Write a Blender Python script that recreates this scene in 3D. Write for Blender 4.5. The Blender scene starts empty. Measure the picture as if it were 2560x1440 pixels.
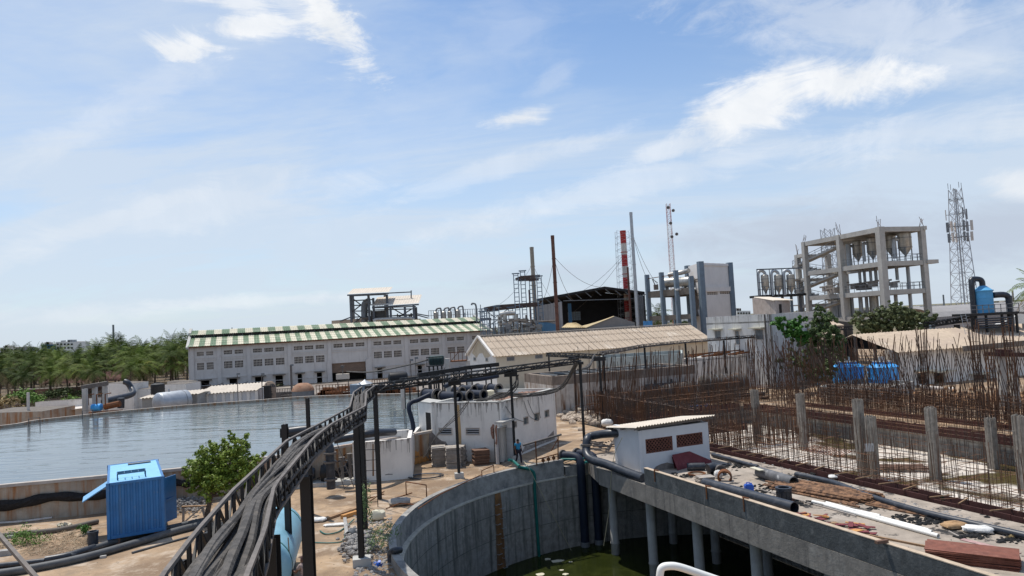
import bpy, math, random
from math import sin, cos, pi, sqrt, radians
from mathutils import Vector as V, Matrix, noise as mnoise
from mathutils.geometry import tessellate_polygon
random.seed(7)
R = random.random
def U(a, b): return a + (b - a) * random.random()
SC = bpy.context.scene
COL = SC.collection
# ---------------------------------------------------------------- camera
F = 1800.0; CAMH = 9.3
PITCH = math.atan(93 / F); ROLL = 0.054
Fw = V((0, cos(PITCH), sin(PITCH))); Up0 = V((0, -sin(PITCH), cos(PITCH))); Rt0 = V((1, 0, 0))
Rt = Rt0 * cos(ROLL) - Up0 * sin(ROLL); Up = Rt0 * sin(ROLL) + Up0 * cos(ROLL)
CP = V((0, 0, CAMH))
cam = bpy.data.objects.new('camera', bpy.data.cameras.new('camera')); COL.objects.link(cam)
cam.data.sensor_width = 36; cam.data.lens = F * 36 / 2560; cam.data.clip_end = 9000; cam.data.clip_start = 0.2
m3 = Matrix((Rt, Up, -Fw)).transposed()
cam.matrix_world = Matrix.Translation(CP) @ m3.to_4x4()
SC.camera = cam
def ray(px, py): return (Fw + Rt * ((px - 1280) / F) - Up * ((py - 720) / F))
def G(px, py, z=0.0):
    d = ray(px, py); return CP + d * ((z - CAMH) / d.z)
def D(px, py, y):
    d = ray(px, py); return CP + d * (y / d.y)
# ---------------------------------------------------------------- light
SUNV = V((-0.24, 0.27, 0.93)).normalized()
sun = bpy.data.objects.new('sun', bpy.data.lights.new('sun', 'SUN')); COL.objects.link(sun)
sun.data.energy = 4.3; sun.data.angle = radians(0.6); sun.data.color = (1.0, 0.95, 0.87)
sun.rotation_euler = SUNV.to_track_quat('Z', 'Y').to_euler(); sun.location = (0, 0, 80)
SC.view_settings.view_transform = 'Standard'; SC.view_settings.look = 'None'
SC.view_settings.exposure = 0.0; SC.view_settings.gamma = 1.0
# ---------------------------------------------------------------- world (sky with clouds, fixed in space)
W = bpy.data.worlds.new('World'); SC.world = W; W.use_nodes = True
nt = W.node_tree; nt.nodes.clear()
class NB:
    def __init__(s, nt): s.nt = nt
    def n(s, t, **kw):
        x = s.nt.nodes.new(t)
        for k, v in kw.items(): setattr(x, k, v)
        return x
    def link(s, a, b): s.nt.links.new(a, b)
    def put(s, v, sock):
        if isinstance(v, (int, float)): sock.default_value = v
        elif isinstance(v, (tuple, list)):
            sock.default_value = v if len(sock.default_value) == len(v) else tuple(v) + (1,)
        else: s.link(v, sock)
    def m(s, op, a, b=0.0, c=0.0, clamp=False):
        x = s.n('ShaderNodeMath', operation=op, use_clamp=clamp)
        s.put(a, x.inputs[0]); s.put(b, x.inputs[1]); s.put(c, x.inputs[2]); return x.outputs[0]
    def vm(s, op, a, b=(0, 0, 0)):
        x = s.n('ShaderNodeVectorMath', operation=op); s.put(a, x.inputs[0]); s.put(b, x.inputs[1])
        return x.outputs['Value'] if op in ('DOT_PRODUCT', 'LENGTH') else x.outputs[0]
    def noise(s, vec, sc, det=4, rough=.55, dist=0.0):
        x = s.n('ShaderNodeTexNoise'); s.put(vec, x.inputs['Vector']); x.inputs['Scale'].default_value = sc
        x.inputs['Detail'].default_value = det; x.inputs['Roughness'].default_value = rough; x.inputs['Distortion'].default_value = dist
        return x.outputs['Fac']
    def ramp(s, f, lo, hi, smooth=True):
        x = s.n('ShaderNodeMapRange'); x.interpolation_type = 'SMOOTHSTEP' if smooth else 'LINEAR'
        s.put(f, x.inputs[0]); x.inputs[1].default_value = lo; x.inputs[2].default_value = hi; return x.outputs[0]
    def mix(s, f, a, b, mode='MIX'):
        x = s.n('ShaderNodeMix', data_type='RGBA', blend_type=mode)
        s.put(f, x.inputs[0]); s.put(a, x.inputs[6]); s.put(b, x.inputs[7]); return x.outputs[2]
nb = NB(nt)
sky = nb.n('ShaderNodeTexSky', sky_type='NISHITA'); sky.sun_disc = False
sky.sun_elevation = math.asin(SUNV.z); sky.sun_rotation = math.atan2(SUNV.x, SUNV.y)
sky.air_density = 1.0; sky.dust_density = 0.7; sky.ozone_density = 2.2; sky.altitude = 50
tc = nb.n('ShaderNodeTexCoord'); dr = nb.vm('NORMALIZE', tc.outputs['Generated'])
sp = nb.n('ShaderNodeSeparateXYZ'); nb.link(dr, sp.inputs[0]); dz = sp.outputs[2]
iz = nb.m('DIVIDE', 1.0, nb.m('ADD', nb.m('MAXIMUM', dz, 0.0), 0.16))
pc = nb.n('ShaderNodeCombineXYZ'); nb.link(nb.m('MULTIPLY', sp.outputs[0], iz), pc.inputs[0]); nb.link(nb.m('MULTIPLY', sp.outputs[1], iz), pc.inputs[1])
pl = pc.outputs[0]
mp = nb.n('ShaderNodeMapping'); nb.link(pl, mp.inputs[0]); mp.inputs['Rotation'].default_value = (0, 0, 0.75); mp.inputs['Scale'].default_value = (0.6, 1.35, 1)
veil = nb.ramp(nb.noise(mp.outputs[0], 0.75, 7, .62, .45), 0.38, 0.66)
fib = nb.noise(mp.outputs[0], 2.6, 9, .68, 0.6)
veil = nb.m('MULTIPLY', veil, nb.m('ADD', nb.m('MULTIPLY', fib, 0.9), 0.2))
horiz = nb.m('SUBTRACT', 1.0, nb.ramp(dz, 0.0, 0.5))
veil = nb.m('ADD', nb.m('MULTIPLY', veil, 0.95), nb.m('MULTIPLY', nb.m('POWER', horiz, 1.3), 0.72))
mp2 = nb.n('ShaderNodeMapping', vector_type='POINT'); nb.link(dr, mp2.inputs[0]); mp2.inputs['Rotation'].default_value = (0, 0.5, 0); mp2.inputs['Scale'].default_value = (9, 9, 26)
fine = nb.noise(mp2.outputs[0], 1.0, 9, .68, 0.9); mid = nb.noise(dr, 7.0, 7, .62, .5)
turb = nb.m('ADD', nb.m('MULTIPLY', fine, 0.6), nb.m('MULTIPLY', mid, 0.4))
def blob(px, py, rx, ry, ang, dens, lo=.10, hi=.80, tw=2.7):
    c = ray(px, py).normalized()
    a = (Rt * cos(ang) + Up * sin(ang)); b = (-Rt * sin(ang) + Up * cos(ang))
    a = (a - c * a.dot(c)).normalized(); b = (b - c * b.dot(c) - a * b.dot(a)).normalized()
    q = nb.m('ADD', nb.m('POWER', nb.m('DIVIDE', nb.m('SUBTRACT', nb.vm('DOT_PRODUCT', dr, tuple(a)), 0.0), rx / F), 2.0),
             nb.m('POWER', nb.m('DIVIDE', nb.vm('DOT_PRODUCT', dr, tuple(b)), ry / F), 2.0))
    front = nb.ramp(nb.vm('DOT_PRODUCT', dr, tuple(c)), 0.3, 0.6)
    e = nb.m('SUBTRACT', 1.0, nb.m('SQRT', q))
    e = nb.m('ADD', e, nb.m('MULTIPLY', nb.m('SUBTRACT', turb, 0.5), tw))
    return nb.m('MULTIPLY', nb.m('MULTIPLY', nb.ramp(e, lo, hi), dens), front)
cl = None
for args in [(625, 68, 190, 60, 0.1, .9, .1, .8, 4.2), (490, 112, 120, 58, .15, .9, .1, .8, 4.2), (835, 70, 200, 84, -0.82, 1.0, .1, .8, 4.2), (600, 10, 190, 50, -.2, .7, .1, .8, 4.2), (760, 30, 150, 70, -.5, .5, .1, .8, 4.5),
             (1305, 292, 120, 34, .16, .9), (1380, 200, 120, 40, .5, .22), (1270, 100, 160, 60, .5, .15),
             (330, 250, 420, 60, .5, .28), (250, 560, 520, 50, .3, .4), (1500, 480, 700, 60, .25, .35), (1250, 420, 500, 40, .3, .3), (2350, 330, 380, 70, .15, .4), (1700, 365, 200, 42, .28, .5), (1880, 265, 290, 100, .42, .95), (2110, 205, 250, 74, .1, .95),
             (2150, 60, 520, 110, -.1, .45), (2480, 110, 300, 120, .1, .35), (2540, 460, 80, 45, 0, .7),
             (600, 755, 330, 26, .05, .4), (150, 790, 360, 36, .05, .3), (500, 520, 600, 90, .15, .3), (1100, 250, 700, 160, .7, .10)]:
    b_ = blob(*args)
    cl = b_ if cl is None else nb.m('MAXIMUM', cl, b_)
gry = None
for args in [(2060, 600, 560, 130, .03, 1.0), (2480, 580, 330, 120, .05, .95), (1400, 690, 360, 60, .1, .45), (1800, 720, 700, 60, 0, .4)]:
    b_ = blob(*args, .1, .9, 1.9)
    gry = b_ if gry is None else nb.m('MAXIMUM', gry, b_)
base = nb.mix(1.0, sky.outputs[0], (.93, 1.05, 1.14), 'MULTIPLY')
shade = nb.ramp(mid, .35, .7)
white = nb.mix(shade, (6.2, 6.5, 6.9), (7.8, 7.85, 7.9))
c1 = nb.mix(nb.m('MINIMUM', veil, 0.85), base, (5.0, 5.7, 6.6))
c2 = nb.mix(nb.m('MULTIPLY', gry, .95), c1, (4.1, 4.65, 5.55))
c3 = nb.mix(cl, c2, white)
below = nb.ramp(dz, -0.02, 0.0)
c4 = nb.mix(below, (2.2, 2.0, 1.7), c3)
bg = nb.n('ShaderNodeBackground'); nb.link(c4, bg.inputs[0]); bg.inputs[1].default_value = 0.13
wo = nb.n('ShaderNodeOutputWorld'); nb.link(bg.outputs[0], wo.inputs[0])
# ---------------------------------------------------------------- materials
MATS = {}
def mk(name, col, rough=.85, var=.18, sc=2.0, metal=0.0, bump=0.0, bsc=None, stain=None, streak=None, spec=.3, patch=None, alpha=None, brick=None):
    """stain=(col, lo, hi, scale) blotches; streak=(col, lo, hi) vertical runs; patch=(col, lo, hi, scale)"""
    if name in MATS: return MATS[name]
    m = bpy.data.materials.new(name); m.use_nodes = True; t = m.node_tree; b = NB(t)
    bs = t.nodes['Principled BSDF']; g = b.n('ShaderNodeNewGeometry'); pos = g.outputs['Position']
    n1 = b.noise(pos, sc, 6, .65)
    lo = tuple(c * (1 - var) for c in col); hi = tuple(min(1, c * (1 + var)) for c in col)
    c = b.mix(b.ramp(n1, .3, .7), lo, hi)
    n2 = b.noise(pos, sc * .13, 3, .5)
    c = b.mix(b.m('MULTIPLY', b.ramp(n2, .35, .65), .35 * min(1, var * 4)), c, tuple(x * .72 for x in col))
    if brick:
        bw, bh, mc = brick
        br = b.n('ShaderNodeTexBrick'); mpp = b.n('ShaderNodeMapping'); b.link(pos, mpp.inputs[0])
        mpp.inputs['Rotation'].default_value = (radians(90), 0, 0); b.link(mpp.outputs[0], br.inputs[0])
        br.inputs['Scale'].default_value = 1; br.inputs['Brick Width'].default_value = bw; br.inputs['Row Height'].default_value = bh
        br.inputs['Mortar Size'].default_value = .015; br.inputs['Color1'].default_value = tuple(col) + (1,); br.inputs['Color2'].default_value = lo + (1,)
        br.inputs['Mortar'].default_value = tuple(mc) + (1,); c = b.mix(.8, c, br.outputs[0])
    if patch: c = b.mix(b.ramp(b.noise(pos, patch[3], 5, .6, .4), patch[1], patch[2]), c, patch[0])
    if stain: c = b.mix(b.ramp(b.noise(pos, stain[3], 8, .7, .3), stain[1], stain[2]), c, stain[0])
    if streak:
        mpp = b.n('ShaderNodeMapping'); b.link(pos, mpp.inputs[0]); ss = streak[3] if len(streak) > 3 else 1.0
        mpp.inputs['Scale'].default_value = (3.2 * ss, 3.2 * ss, .22 * ss)
        c = b.mix(b.ramp(b.noise(mpp.outputs[0], 1.0, 6, .6, .2), streak[1], streak[2]), c, streak[0])
    b.link(c, bs.inputs['Base Color'])
    rr = b.n('ShaderNodeMapRange'); b.link(n1, rr.inputs[0]); rr.inputs[3].default_value = max(0, rough - .12); rr.inputs[4].default_value = min(1, rough + .1)
    b.link(rr.outputs[0], bs.inputs['Roughness']); bs.inputs['Metallic'].default_value = metal
    bs.inputs['Specular IOR Level'].default_value = spec
    if bump:
        bp = b.n('ShaderNodeBump'); bp.inputs['Strength'].default_value = min(1, bump); bp.inputs['Distance'].default_value = .05 * max(1, bump)
        b.link(b.noise(pos, bsc or sc * 4, 6, .65), bp.inputs['Height']); b.link(bp.outputs[0], bs.inputs['Normal'])
    MATS[name] = m; return m
RUST = (.19, .075, .03)
m_dirt = mk('dirt', (.37, .26, .165), .95, .25, .9, bump=.9, bsc=3.0, patch=((.22, .15, .095), .42, .62, .28), stain=((.47, .38, .29), .50, .66, .5), streak=((.26, .19, .13), .52, .7, .25))
m_far = mk('farmland', (.13, .13, .07), .95, .3, .02, patch=((.20, .15, .09), .4, .7, .012))
m_conc = mk('concrete', (.36, .35, .33), .9, .16, 1.2, bump=.3, bsc=8, streak=((.20, .19, .18), .5, .85))
m_concL = mk('concrete_light', (.45, .44, .41), .9, .12, .9, bump=.2, bsc=6, streak=((.28, .26, .24), .5, .9))
m_pit = mk('pit_concrete', (.30, .28, .25), .9, .28, 3.0, bump=.6, bsc=10, streak=((.085, .088, .075), .44, .74), stain=((.15, .12, .08), .56, .78, .5), patch=((.31, .305, .29), .5, .72, .5))
m_para = mk('parapet_concrete', (.31, .295, .27), .9, .22, 2.5, bump=.4, bsc=10, stain=((.13, .13, .13), .45, .7, .8), streak=((.42, .42, .41), .62, .85))
m_deck = mk('deck_concrete', (.35, .295, .24), .95, .2, 1.3, bump=.4, bsc=7, stain=((.035, .033, .032), .545, .60, 1.0), streak=((.24, .20, .16), .5, .8, .6), patch=((.44, .39, .33), .5, .75, .3))
m_black = mk('black_paint', (.012, .012, .013), .55, .2, 3, spec=.4)
m_rail = mk('dusty_steel', (.16, .14, .125), .65, .25, 4, metal=.2, stain=((.05, .045, .045), .5, .8, 2))
m_dkblue = mk('blueblack_pipe', (.012, .018, .035), .6, .2, 3, spec=.3)
m_hdpe = mk('black_plastic', (.025, .030, .040), .42, .3, 3, spec=.5, stain=((.085, .085, .09), .5, .85, 3))
m_hose = mk('dusty_hose', (.095, .088, .082), .85, .4, 6, bump=.5, bsc=14, stain=((.15, .13, .11), .5, .75, 3))
m_white = mk('whitewash', (.74, .70, .645), .9, .08, .8, stain=((.36, .32, .28), .55, .8, .7), streak=((.34, .32, .29), .56, .86))
m_whiteg = mk('shed_white', (.58, .59, .60), .9, .05, 1, stain=((.42, .40, .36), .62, .9, 1.2))
m_ware = mk('warehouse_grey', (.60, .565, .535), .9, .06, .5, streak=((.42, .38, .35), .52, .85), stain=((.44, .39, .36), .52, .85, .35))
m_cream = mk('cream_wall', (.60, .53, .41), .9, .08, .6, streak=((.42, .37, .29), .55, .95))
m_jali = mk('lattice', (.52, .46, .40), .9, .1, 2)
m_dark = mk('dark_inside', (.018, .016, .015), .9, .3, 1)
m_roofb = mk('asbestos_roof', (.50, .40, .30), .95, .12, 1.5, stain=((.62, .54, .44), .55, .8, .6), patch=((.42, .33, .26), .45, .7, .25))
m_roofl = mk('light_roof', (.62, .55, .46), .95, .1, 1.2, stain=((.42, .36, .30), .55, .8, .6))
m_green = mk('green_sheet', (.145, .215, .125), .6, .14, 1.5, stain=((.27, .31, .20), .5, .75, .6))
m_greenf = mk('faded_green', (.24, .29, .20), .7, .2, 1.5)
m_creams = mk('cream_sheet', (.60, .56, .43), .7, .1, 1, stain=((.42, .40, .30), .5, .8, .5))
m_steel = mk('grey_steel', (.20, .21, .22), .6, .2, 2, metal=.3, stain=((.16, .11, .08), .55, .8, 1.2))
m_galv = mk('galvanised', (.42, .44, .46), .5, .1, 2, metal=.5, streak=((.30, .30, .31), .5, .9))
m_sus = mk('stainless', (.46, .44, .40), .4, .15, 2, metal=.6, streak=((.20, .17, .14), .5, .85, 1.6))
m_rust = mk('rust', RUST, .95, .35, 4, stain=((.09, .05, .035), .45, .7, 2))
m_rebar = mk('rebar_rust', (.16, .085, .05), .95, .45, 1.5, stain=((.085, .065, .055), .42, .62, .5), patch=((.27, .13, .065), .55, .72, .35))
m_form = mk('formwork_red', (.08, .032, .027), .8, .3, 2, stain=((.06, .03, .03), .5, .8, 1))
m_blue = mk('container_blue', (.03, .165, .40), .5, .15, 1.4, spec=.5, stain=((.16, .22, .28), .60, .78, 3.0), streak=((.09, .18, .30), .52, .75))
m_cyan = mk('tank_blue', (.05, .36, .80), .45, .1, 2, spec=.5)
m_pale = mk('pale_blue', (.20, .40, .50), .45, .1, 1.5, spec=.5, stain=((.30, .42, .46), .5, .8, 1))
m_scrub = mk('scrubber_blue', (.10, .35, .60), .5, .08, 1.5)
m_wood = mk('wood', (.30, .19, .11), .9, .25, 5)
m_woodo = mk('orange_wood', (.52, .26, .09), .9, .15, 5)
m_ply = mk('plywood_edge', (.20, .075, .05), .8, .25, 3, stain=((.30, .14, .10), .5, .8, 2))
m_plyr = mk('red_board', (.17, .035, .04), .7, .15, 2, stain=((.24, .08, .08), .5, .8, 2))
m_board = mk('grey_board', (.36, .32, .28), .9, .2, 4)
m_boardb = mk('brown_board', (.17, .10, .07), .9, .25, 5)
m_pvc = mk('white_pvc', (.78, .77, .72), .45, .04, 2, spec=.5)
m_sack = mk('white_sack', (.70, .69, .66), .85, .1, 6, bump=.6, bsc=10)
m_leaf = mk('leaf_green', (.17, .235, .03), .55, .45, 5, spec=.3)
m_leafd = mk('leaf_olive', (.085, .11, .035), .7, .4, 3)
m_leafb = mk('leaf_bright', (.06, .17, .025), .6, .35, 4)
m_palm = mk('palm_frond', (.072, .115, .022), .7, .4, .6, spec=.15, stain=((.19, .18, .05), .5, .8, .4))
t_ = m_palm.node_tree; b = NB(t_); oi = b.n('ShaderNodeObjectInfo'); bs_ = t_.nodes['Principled BSDF']; src = bs_.inputs['Base Color'].links[0].from_socket
b.link(b.mix(1.0, src, b.mix(oi.outputs['Random'], (.45, .5, .45), (1.7, 1.5, 1.2)), 'MULTIPLY'), bs_.inputs['Base Color'])
m_palmy = mk('dry_frond', (.30, .21, .11), .8, .3, 1)
m_bark = mk('bark', (.14, .10, .075), .95, .25, 6, bump=.5)
m_debris = mk('black_sludge', (.02, .02, .02), .9, .5, 6, bump=.8, bsc=12)
m_gravel = mk('gravel', (.34, .32, .30), .95, .35, 9, bump=1, bsc=12)
m_brick = mk('brickwork', (.30, .12, .07), .95, .2, 4, brick=(.22, .09, (.35, .30, .26)))
m_stone = mk('stone_grey', (.16, .14, .12), .95, .2, 1.5)
m_teal = mk('teal_hose', (.0, .12, .10), .5, .15, 4, spec=.5)
m_rope = mk('rope', (.40, .36, .24), .9, .1, 4)
m_blackshed = mk('black_sheet', (.022, .022, .024), .7, .2, 1)
m_bluegrey = mk('bluegrey_paint', (.17, .22, .27), .8, .12, 1.5, streak=((.10, .11, .12), .5, .9))
m_bluesheet = mk('blue_sheet', (.06, .16, .28), .6, .1, 1)
m_skin = mk('skin', (.16, .08, .05), .6, .05, 5)
m_shirtb = mk('blue_shirt', (.03, .22, .38), .9, .1, 8)
m_shirtp = mk('patterned_shirt', (.33, .25, .22), .9, .5, 22)
m_trous = mk('dark_trousers', (.02, .02, .03), .9, .2, 8)
m_cap = mk('cap_cloth', (.10, .06, .055), .9, .2, 8)
m_redp = mk('red_paint', (.42, .035, .03), .7, .1, 1.5, stain=((.30, .05, .04), .5, .8, 1))
m_whitep = mk('white_paint', (.62, .56, .50), .7, .1, 1.5, streak=((.35, .22, .15), .5, .9))
m_foam = mk('foam_box', (.70, .62, .44), .9, .06, 2)
m_blueplastic = mk('blue_plastic', (.02, .11, .50), .4, .08, 3, spec=.5)
m_fuzz = mk('jute', (.40, .25, .13), .95, .2, 7)
m_scrub_veg = mk('scrub_green', (.14, .24, .05), .8, .35, 2)
m_dry = mk('dry_grass', (.32, .24, .12), .95, .3, 5)
# ---------------------------------------------------------------- mesh builder
def perp(d):
    a = V((0, 0, 1)) if abs(d.z) < .9 else V((1, 0, 0))
    x = d.cross(a).normalized(); return x, d.cross(x).normalized()
class MB:
    def __init__(s): s.v = []; s.f = []; s.mi = []; s.cur = 0
    def poly(s, pts):
        i = len(s.v); s.v += [tuple(p) for p in pts]; s.f.append(tuple(range(i, i + len(pts)))); s.mi.append(s.cur); return s
    def hexa(s, p):
        """p: 8 corners, bottom 4 then top 4 (ccw)"""
        i = len(s.v); s.v += [tuple(q) for q in p]
        for a in ((3, 2, 1, 0), (4, 5, 6, 7), (0, 1, 5, 4), (1, 2, 6, 5), (2, 3, 7, 6), (3, 0, 4, 7)):
            s.f.append(tuple(i + k for k in a)); s.mi.append(s.cur)
        return s
    def box(s, c, size, rz=0.0):
        c = V(c); ex = V((cos(rz), sin(rz), 0)) * size[0] / 2; ey = V((-sin(rz), cos(rz), 0)) * size[1] / 2; ez = V((0, 0, size[2] / 2))
        return s.hexa([c - ex - ey - ez, c + ex - ey - ez, c + ex + ey - ez, c - ex + ey - ez, c - ex - ey + ez, c + ex - ey + ez, c + ex + ey + ez, c - ex + ey + ez])
    def beam(s, p, q, w, h=None, up=None):
        p, q = V(p), V(q); h = h or w; d = (q - p)
        if d.length < 1e-6: return s
        d.normalize(); u_ = V(up) if up else (V((0, 0, 1)) if abs(d.z) < .95 else V((0, 1, 0)))
        x = d.cross(u_).normalized() * w / 2; y = x.cross(d).normalized() * h / 2
        return s.hexa([p - x - y, p + x - y, p + x + y, p - x + y, q - x - y, q + x - y, q + x + y, q - x + y])
    def tube(s, path, r, n=8, caps=True):
        path = [V(p) for p in path]; rs = r if isinstance(r, (list, tuple)) else [r] * len(path)
        x = None; i0 = len(s.v)
        for k, p in enumerate(path):
            d = (path[min(k + 1, len(path) - 1)] - path[max(k - 1, 0)])
            d = d.normalized() if d.length > 1e-9 else V((0, 0, 1))
            if x is None: x, y = perp(d)
            else:
                x = x - d * x.dot(d); x = x.normalized() if x.length > 1e-6 else perp(d)[0]; y = d.cross(x)
            for j in range(n):
                a = 2 * pi * j / n; s.v.append(tuple(p + (x * cos(a) + y * sin(a)) * rs[k]))
        for k in range(len(path) - 1):
            for j in range(n):
                a = i0 + k * n + j; b = i0 + k * n + (j + 1) % n
                s.f.append((a, b, b + n, a + n)); s.mi.append(s.cur)
        if caps:
            s.f.append(tuple(i0 + j for j in reversed(range(n)))); s.mi.append(s.cur)
            e = i0 + (len(path) - 1) * n; s.f.append(tuple(e + j for j in range(n))); s.mi.append(s.cur)
        return s
    def ring(s, p, q, ro, ri, n=20):
        """hollow pipe from p to q"""
        p, q = V(p), V(q); d = (q - p).normalized(); x, y = perp(d); i = len(s.v)
        for pt, r in ((p, ro), (q, ro), (q, ri), (p, ri)):
            for j in range(n):
                a = 2 * pi * j / n; s.v.append(tuple(pt + (x * cos(a) + y * sin(a)) * r))
        for k in range(4):
            for j in range(n):
                a = i + k * n + j; b = i + k * n + (j + 1) % n; c = i + ((k + 1) % 4) * n
                s.f.append((a, b, c + (j + 1) % n, c + j)); s.mi.append(s.cur)
        return s
    def lathe(s, base, prof, n=24, axis=(0, 0, 1)):
        base = V(base); ax = V(axis).normalized(); x, y = perp(ax); i = len(s.v)
        for r, h in prof:
            for j in range(n):
                a = 2 * pi * j / n; s.v.append(tuple(base + ax * h + (x * cos(a) + y * sin(a)) * r))
        for k in range(len(prof) - 1):
            for j in range(n):
                a = i + k * n + j; b = i + k * n + (j + 1) % n; s.f.append((a, b, b + n, a + n)); s.mi.append(s.cur)
        s.f.append(tuple(i + j for j in reversed(range(n)))); s.mi.append(s.cur)
        e = i + (len(prof) - 1) * n; s.f.append(tuple(e + j for j in range(n))); s.mi.append(s.cur)
        return s
    def prism(s, poly, z0, z1):
        n = len(poly); i = len(s.v)
        s.v += [(p[0], p[1], z0) for p in poly] + [(p[0], p[1], z1) for p in poly]
        s.f.append(tuple(i + k for k in reversed(range(n)))); s.f.append(tuple(i + n + k for k in range(n))); s.mi += [s.cur] * 2
        for k in range(n):
            a, b = i + k, i + (k + 1) % n; s.f.append((a, b, b + n, a + n)); s.mi.append(s.cur)
        return s
    def build(s, name, mat, parent=None, smooth=False, origin=None):
        mats = mat if isinstance(mat, (list, tuple)) else [mat]
        if parent is not None:
            o0 = V((0, 0, 0)); q = parent
            while q is not None: o0 += q.location; q = q.parent
        elif origin is not None: o0 = V(origin)
        elif s.v:
            xs = [p[0] for p in s.v]; ys = [p[1] for p in s.v]; zs = [p[2] for p in s.v]
            o0 = V(((min(xs) + max(xs)) / 2, (min(ys) + max(ys)) / 2, min(zs)))
        else: o0 = V((0, 0, 0))
        me = bpy.data.meshes.new(name)
        me.from_pydata([(p[0] - o0.x, p[1] - o0.y, p[2] - o0.z) for p in s.v], [], s.f)
        for m in mats: me.materials.append(m)
        if len(mats) > 1: me.polygons.foreach_set('material_index', s.mi)
        if smooth:
            me.polygons.foreach_set('use_smooth', [True] * len(me.polygons))
            try: me.set_sharp_from_angle(angle=radians(40))
            except Exception: pass
        me.update()
        o = bpy.data.objects.new(name, me); COL.objects.link(o)
        if parent is None: o.location = o0
        else: o.parent = parent
        return o
def tag(o, label=None, cat=None, group=None, kind=None):
    if label: o['label'] = label
    if cat: o['category'] = cat
    if group: o['group'] = group
    if kind: o['kind'] = kind
    return o
def thing(name, label, cat, loc, group=None):
    o = bpy.data.objects.new(name, None); COL.objects.link(o); o.location = loc; o.empty_display_size = .3
    return tag(o, label, cat, group)
def single(mb, name, mat, label, cat, group=None, smooth=False, kind=None): return tag(mb.build(name, mat, None, smooth), label, cat, group, kind)
KIDS = {}
def kids(o): return [c for c in bpy.data.objects if c.parent == o]
def copy_tree(o, loc=None, rz=None, sc=None, label=None, group=None, parent=None, cache={}):
    c = o.copy(); COL.objects.link(c); c.parent = parent
    if loc is not None: c.location = loc
    if rz is not None: c.rotation_euler = (0, 0, rz)
    if sc is not None: c.scale = (sc, sc, sc) if isinstance(sc, (int, float)) else sc
    if label: c['label'] = label
    if group: c['group'] = group
    if o.name not in cache: cache[o.name] = kids(o)
    for k in cache[o.name]: copy_tree(k, parent=c)
    return c
def lerp(a, b, t): return a + (b - a) * t
def spline(pts, n=6, closed=False):
    pts = [V(p) for p in pts]; N = len(pts); out = []
    for i in range(N if closed else N - 1):
        if closed: p0, p1, p2, p3 = pts[i - 1], pts[i], pts[(i + 1) % N], pts[(i + 2) % N]
        else: p0, p1, p2, p3 = pts[max(i - 1, 0)], pts[i], pts[i + 1], pts[min(i + 2, N - 1)]
        for k in range(n):
            t = k / n; out.append(.5 * ((2 * p1) + (p2 - p0) * t + (2 * p0 - 5 * p1 + 4 * p2 - p3) * t * t + (3 * p1 - p0 - 3 * p2 + p3) * t ** 3))
    if not closed: out.append(pts[-1])
    return out
def sag(p, q, drop, n=10): return [lerp(V(p), V(q), k / n) - V((0, 0, drop * 4 * (k / n) * (1 - k / n))) for k in range(n + 1)]
def wcoord(p, q, px, py):
    """where the sight line meets the upright plane through p-q: distance along, height"""
    p, q = V((p[0], p[1], 0)), V((q[0], q[1], 0)); e = (q - p).normalized(); nrm = V((e.y, -e.x, 0)); d = ray(px, py)
    t = (p - V((0, 0, 0))).dot(nrm) / d.dot(nrm); x = CP + d * t
    return (x - p).dot(e), x.z
def wrect(p, q, x0, y0, x1, y1):
    xm = (x0 + x1) / 2; ym = (y0 + y1) / 2
    a0 = wcoord(p, q, x0, ym)[0]; a1 = wcoord(p, q, x1, ym)[0]; z1 = wcoord(p, q, xm, y0)[1]; z0 = wcoord(p, q, xm, y1)[1]
    return (min(a0, a1), max(a0, a1), min(z0, z1), max(z0, z1))
def wallpt(p, q, a, z, out=0.0):
    p, q = V((p[0], p[1], 0)), V((q[0], q[1], 0)); e = (q - p).normalized(); nrm = V((e.y, -e.x, 0))
    if nrm.y > 0 and False: nrm = -nrm
    return V((p.x + e.x * a + nrm.x * out, p.y + e.y * a + nrm.y * out, z))
def panel(mb, p, q, r, o0, o1):
    a0, a1, z0, z1 = r
    return mb.hexa([wallpt(p, q, a0, z0, o1), wallpt(p, q, a1, z0, o1), wallpt(p, q, a1, z0, o0), wallpt(p, q, a0, z0, o0),
                    wallpt(p, q, a0, z1, o1), wallpt(p, q, a1, z1, o1), wallpt(p, q, a1, z1, o0), wallpt(p, q, a0, z1, o0)])
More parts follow.
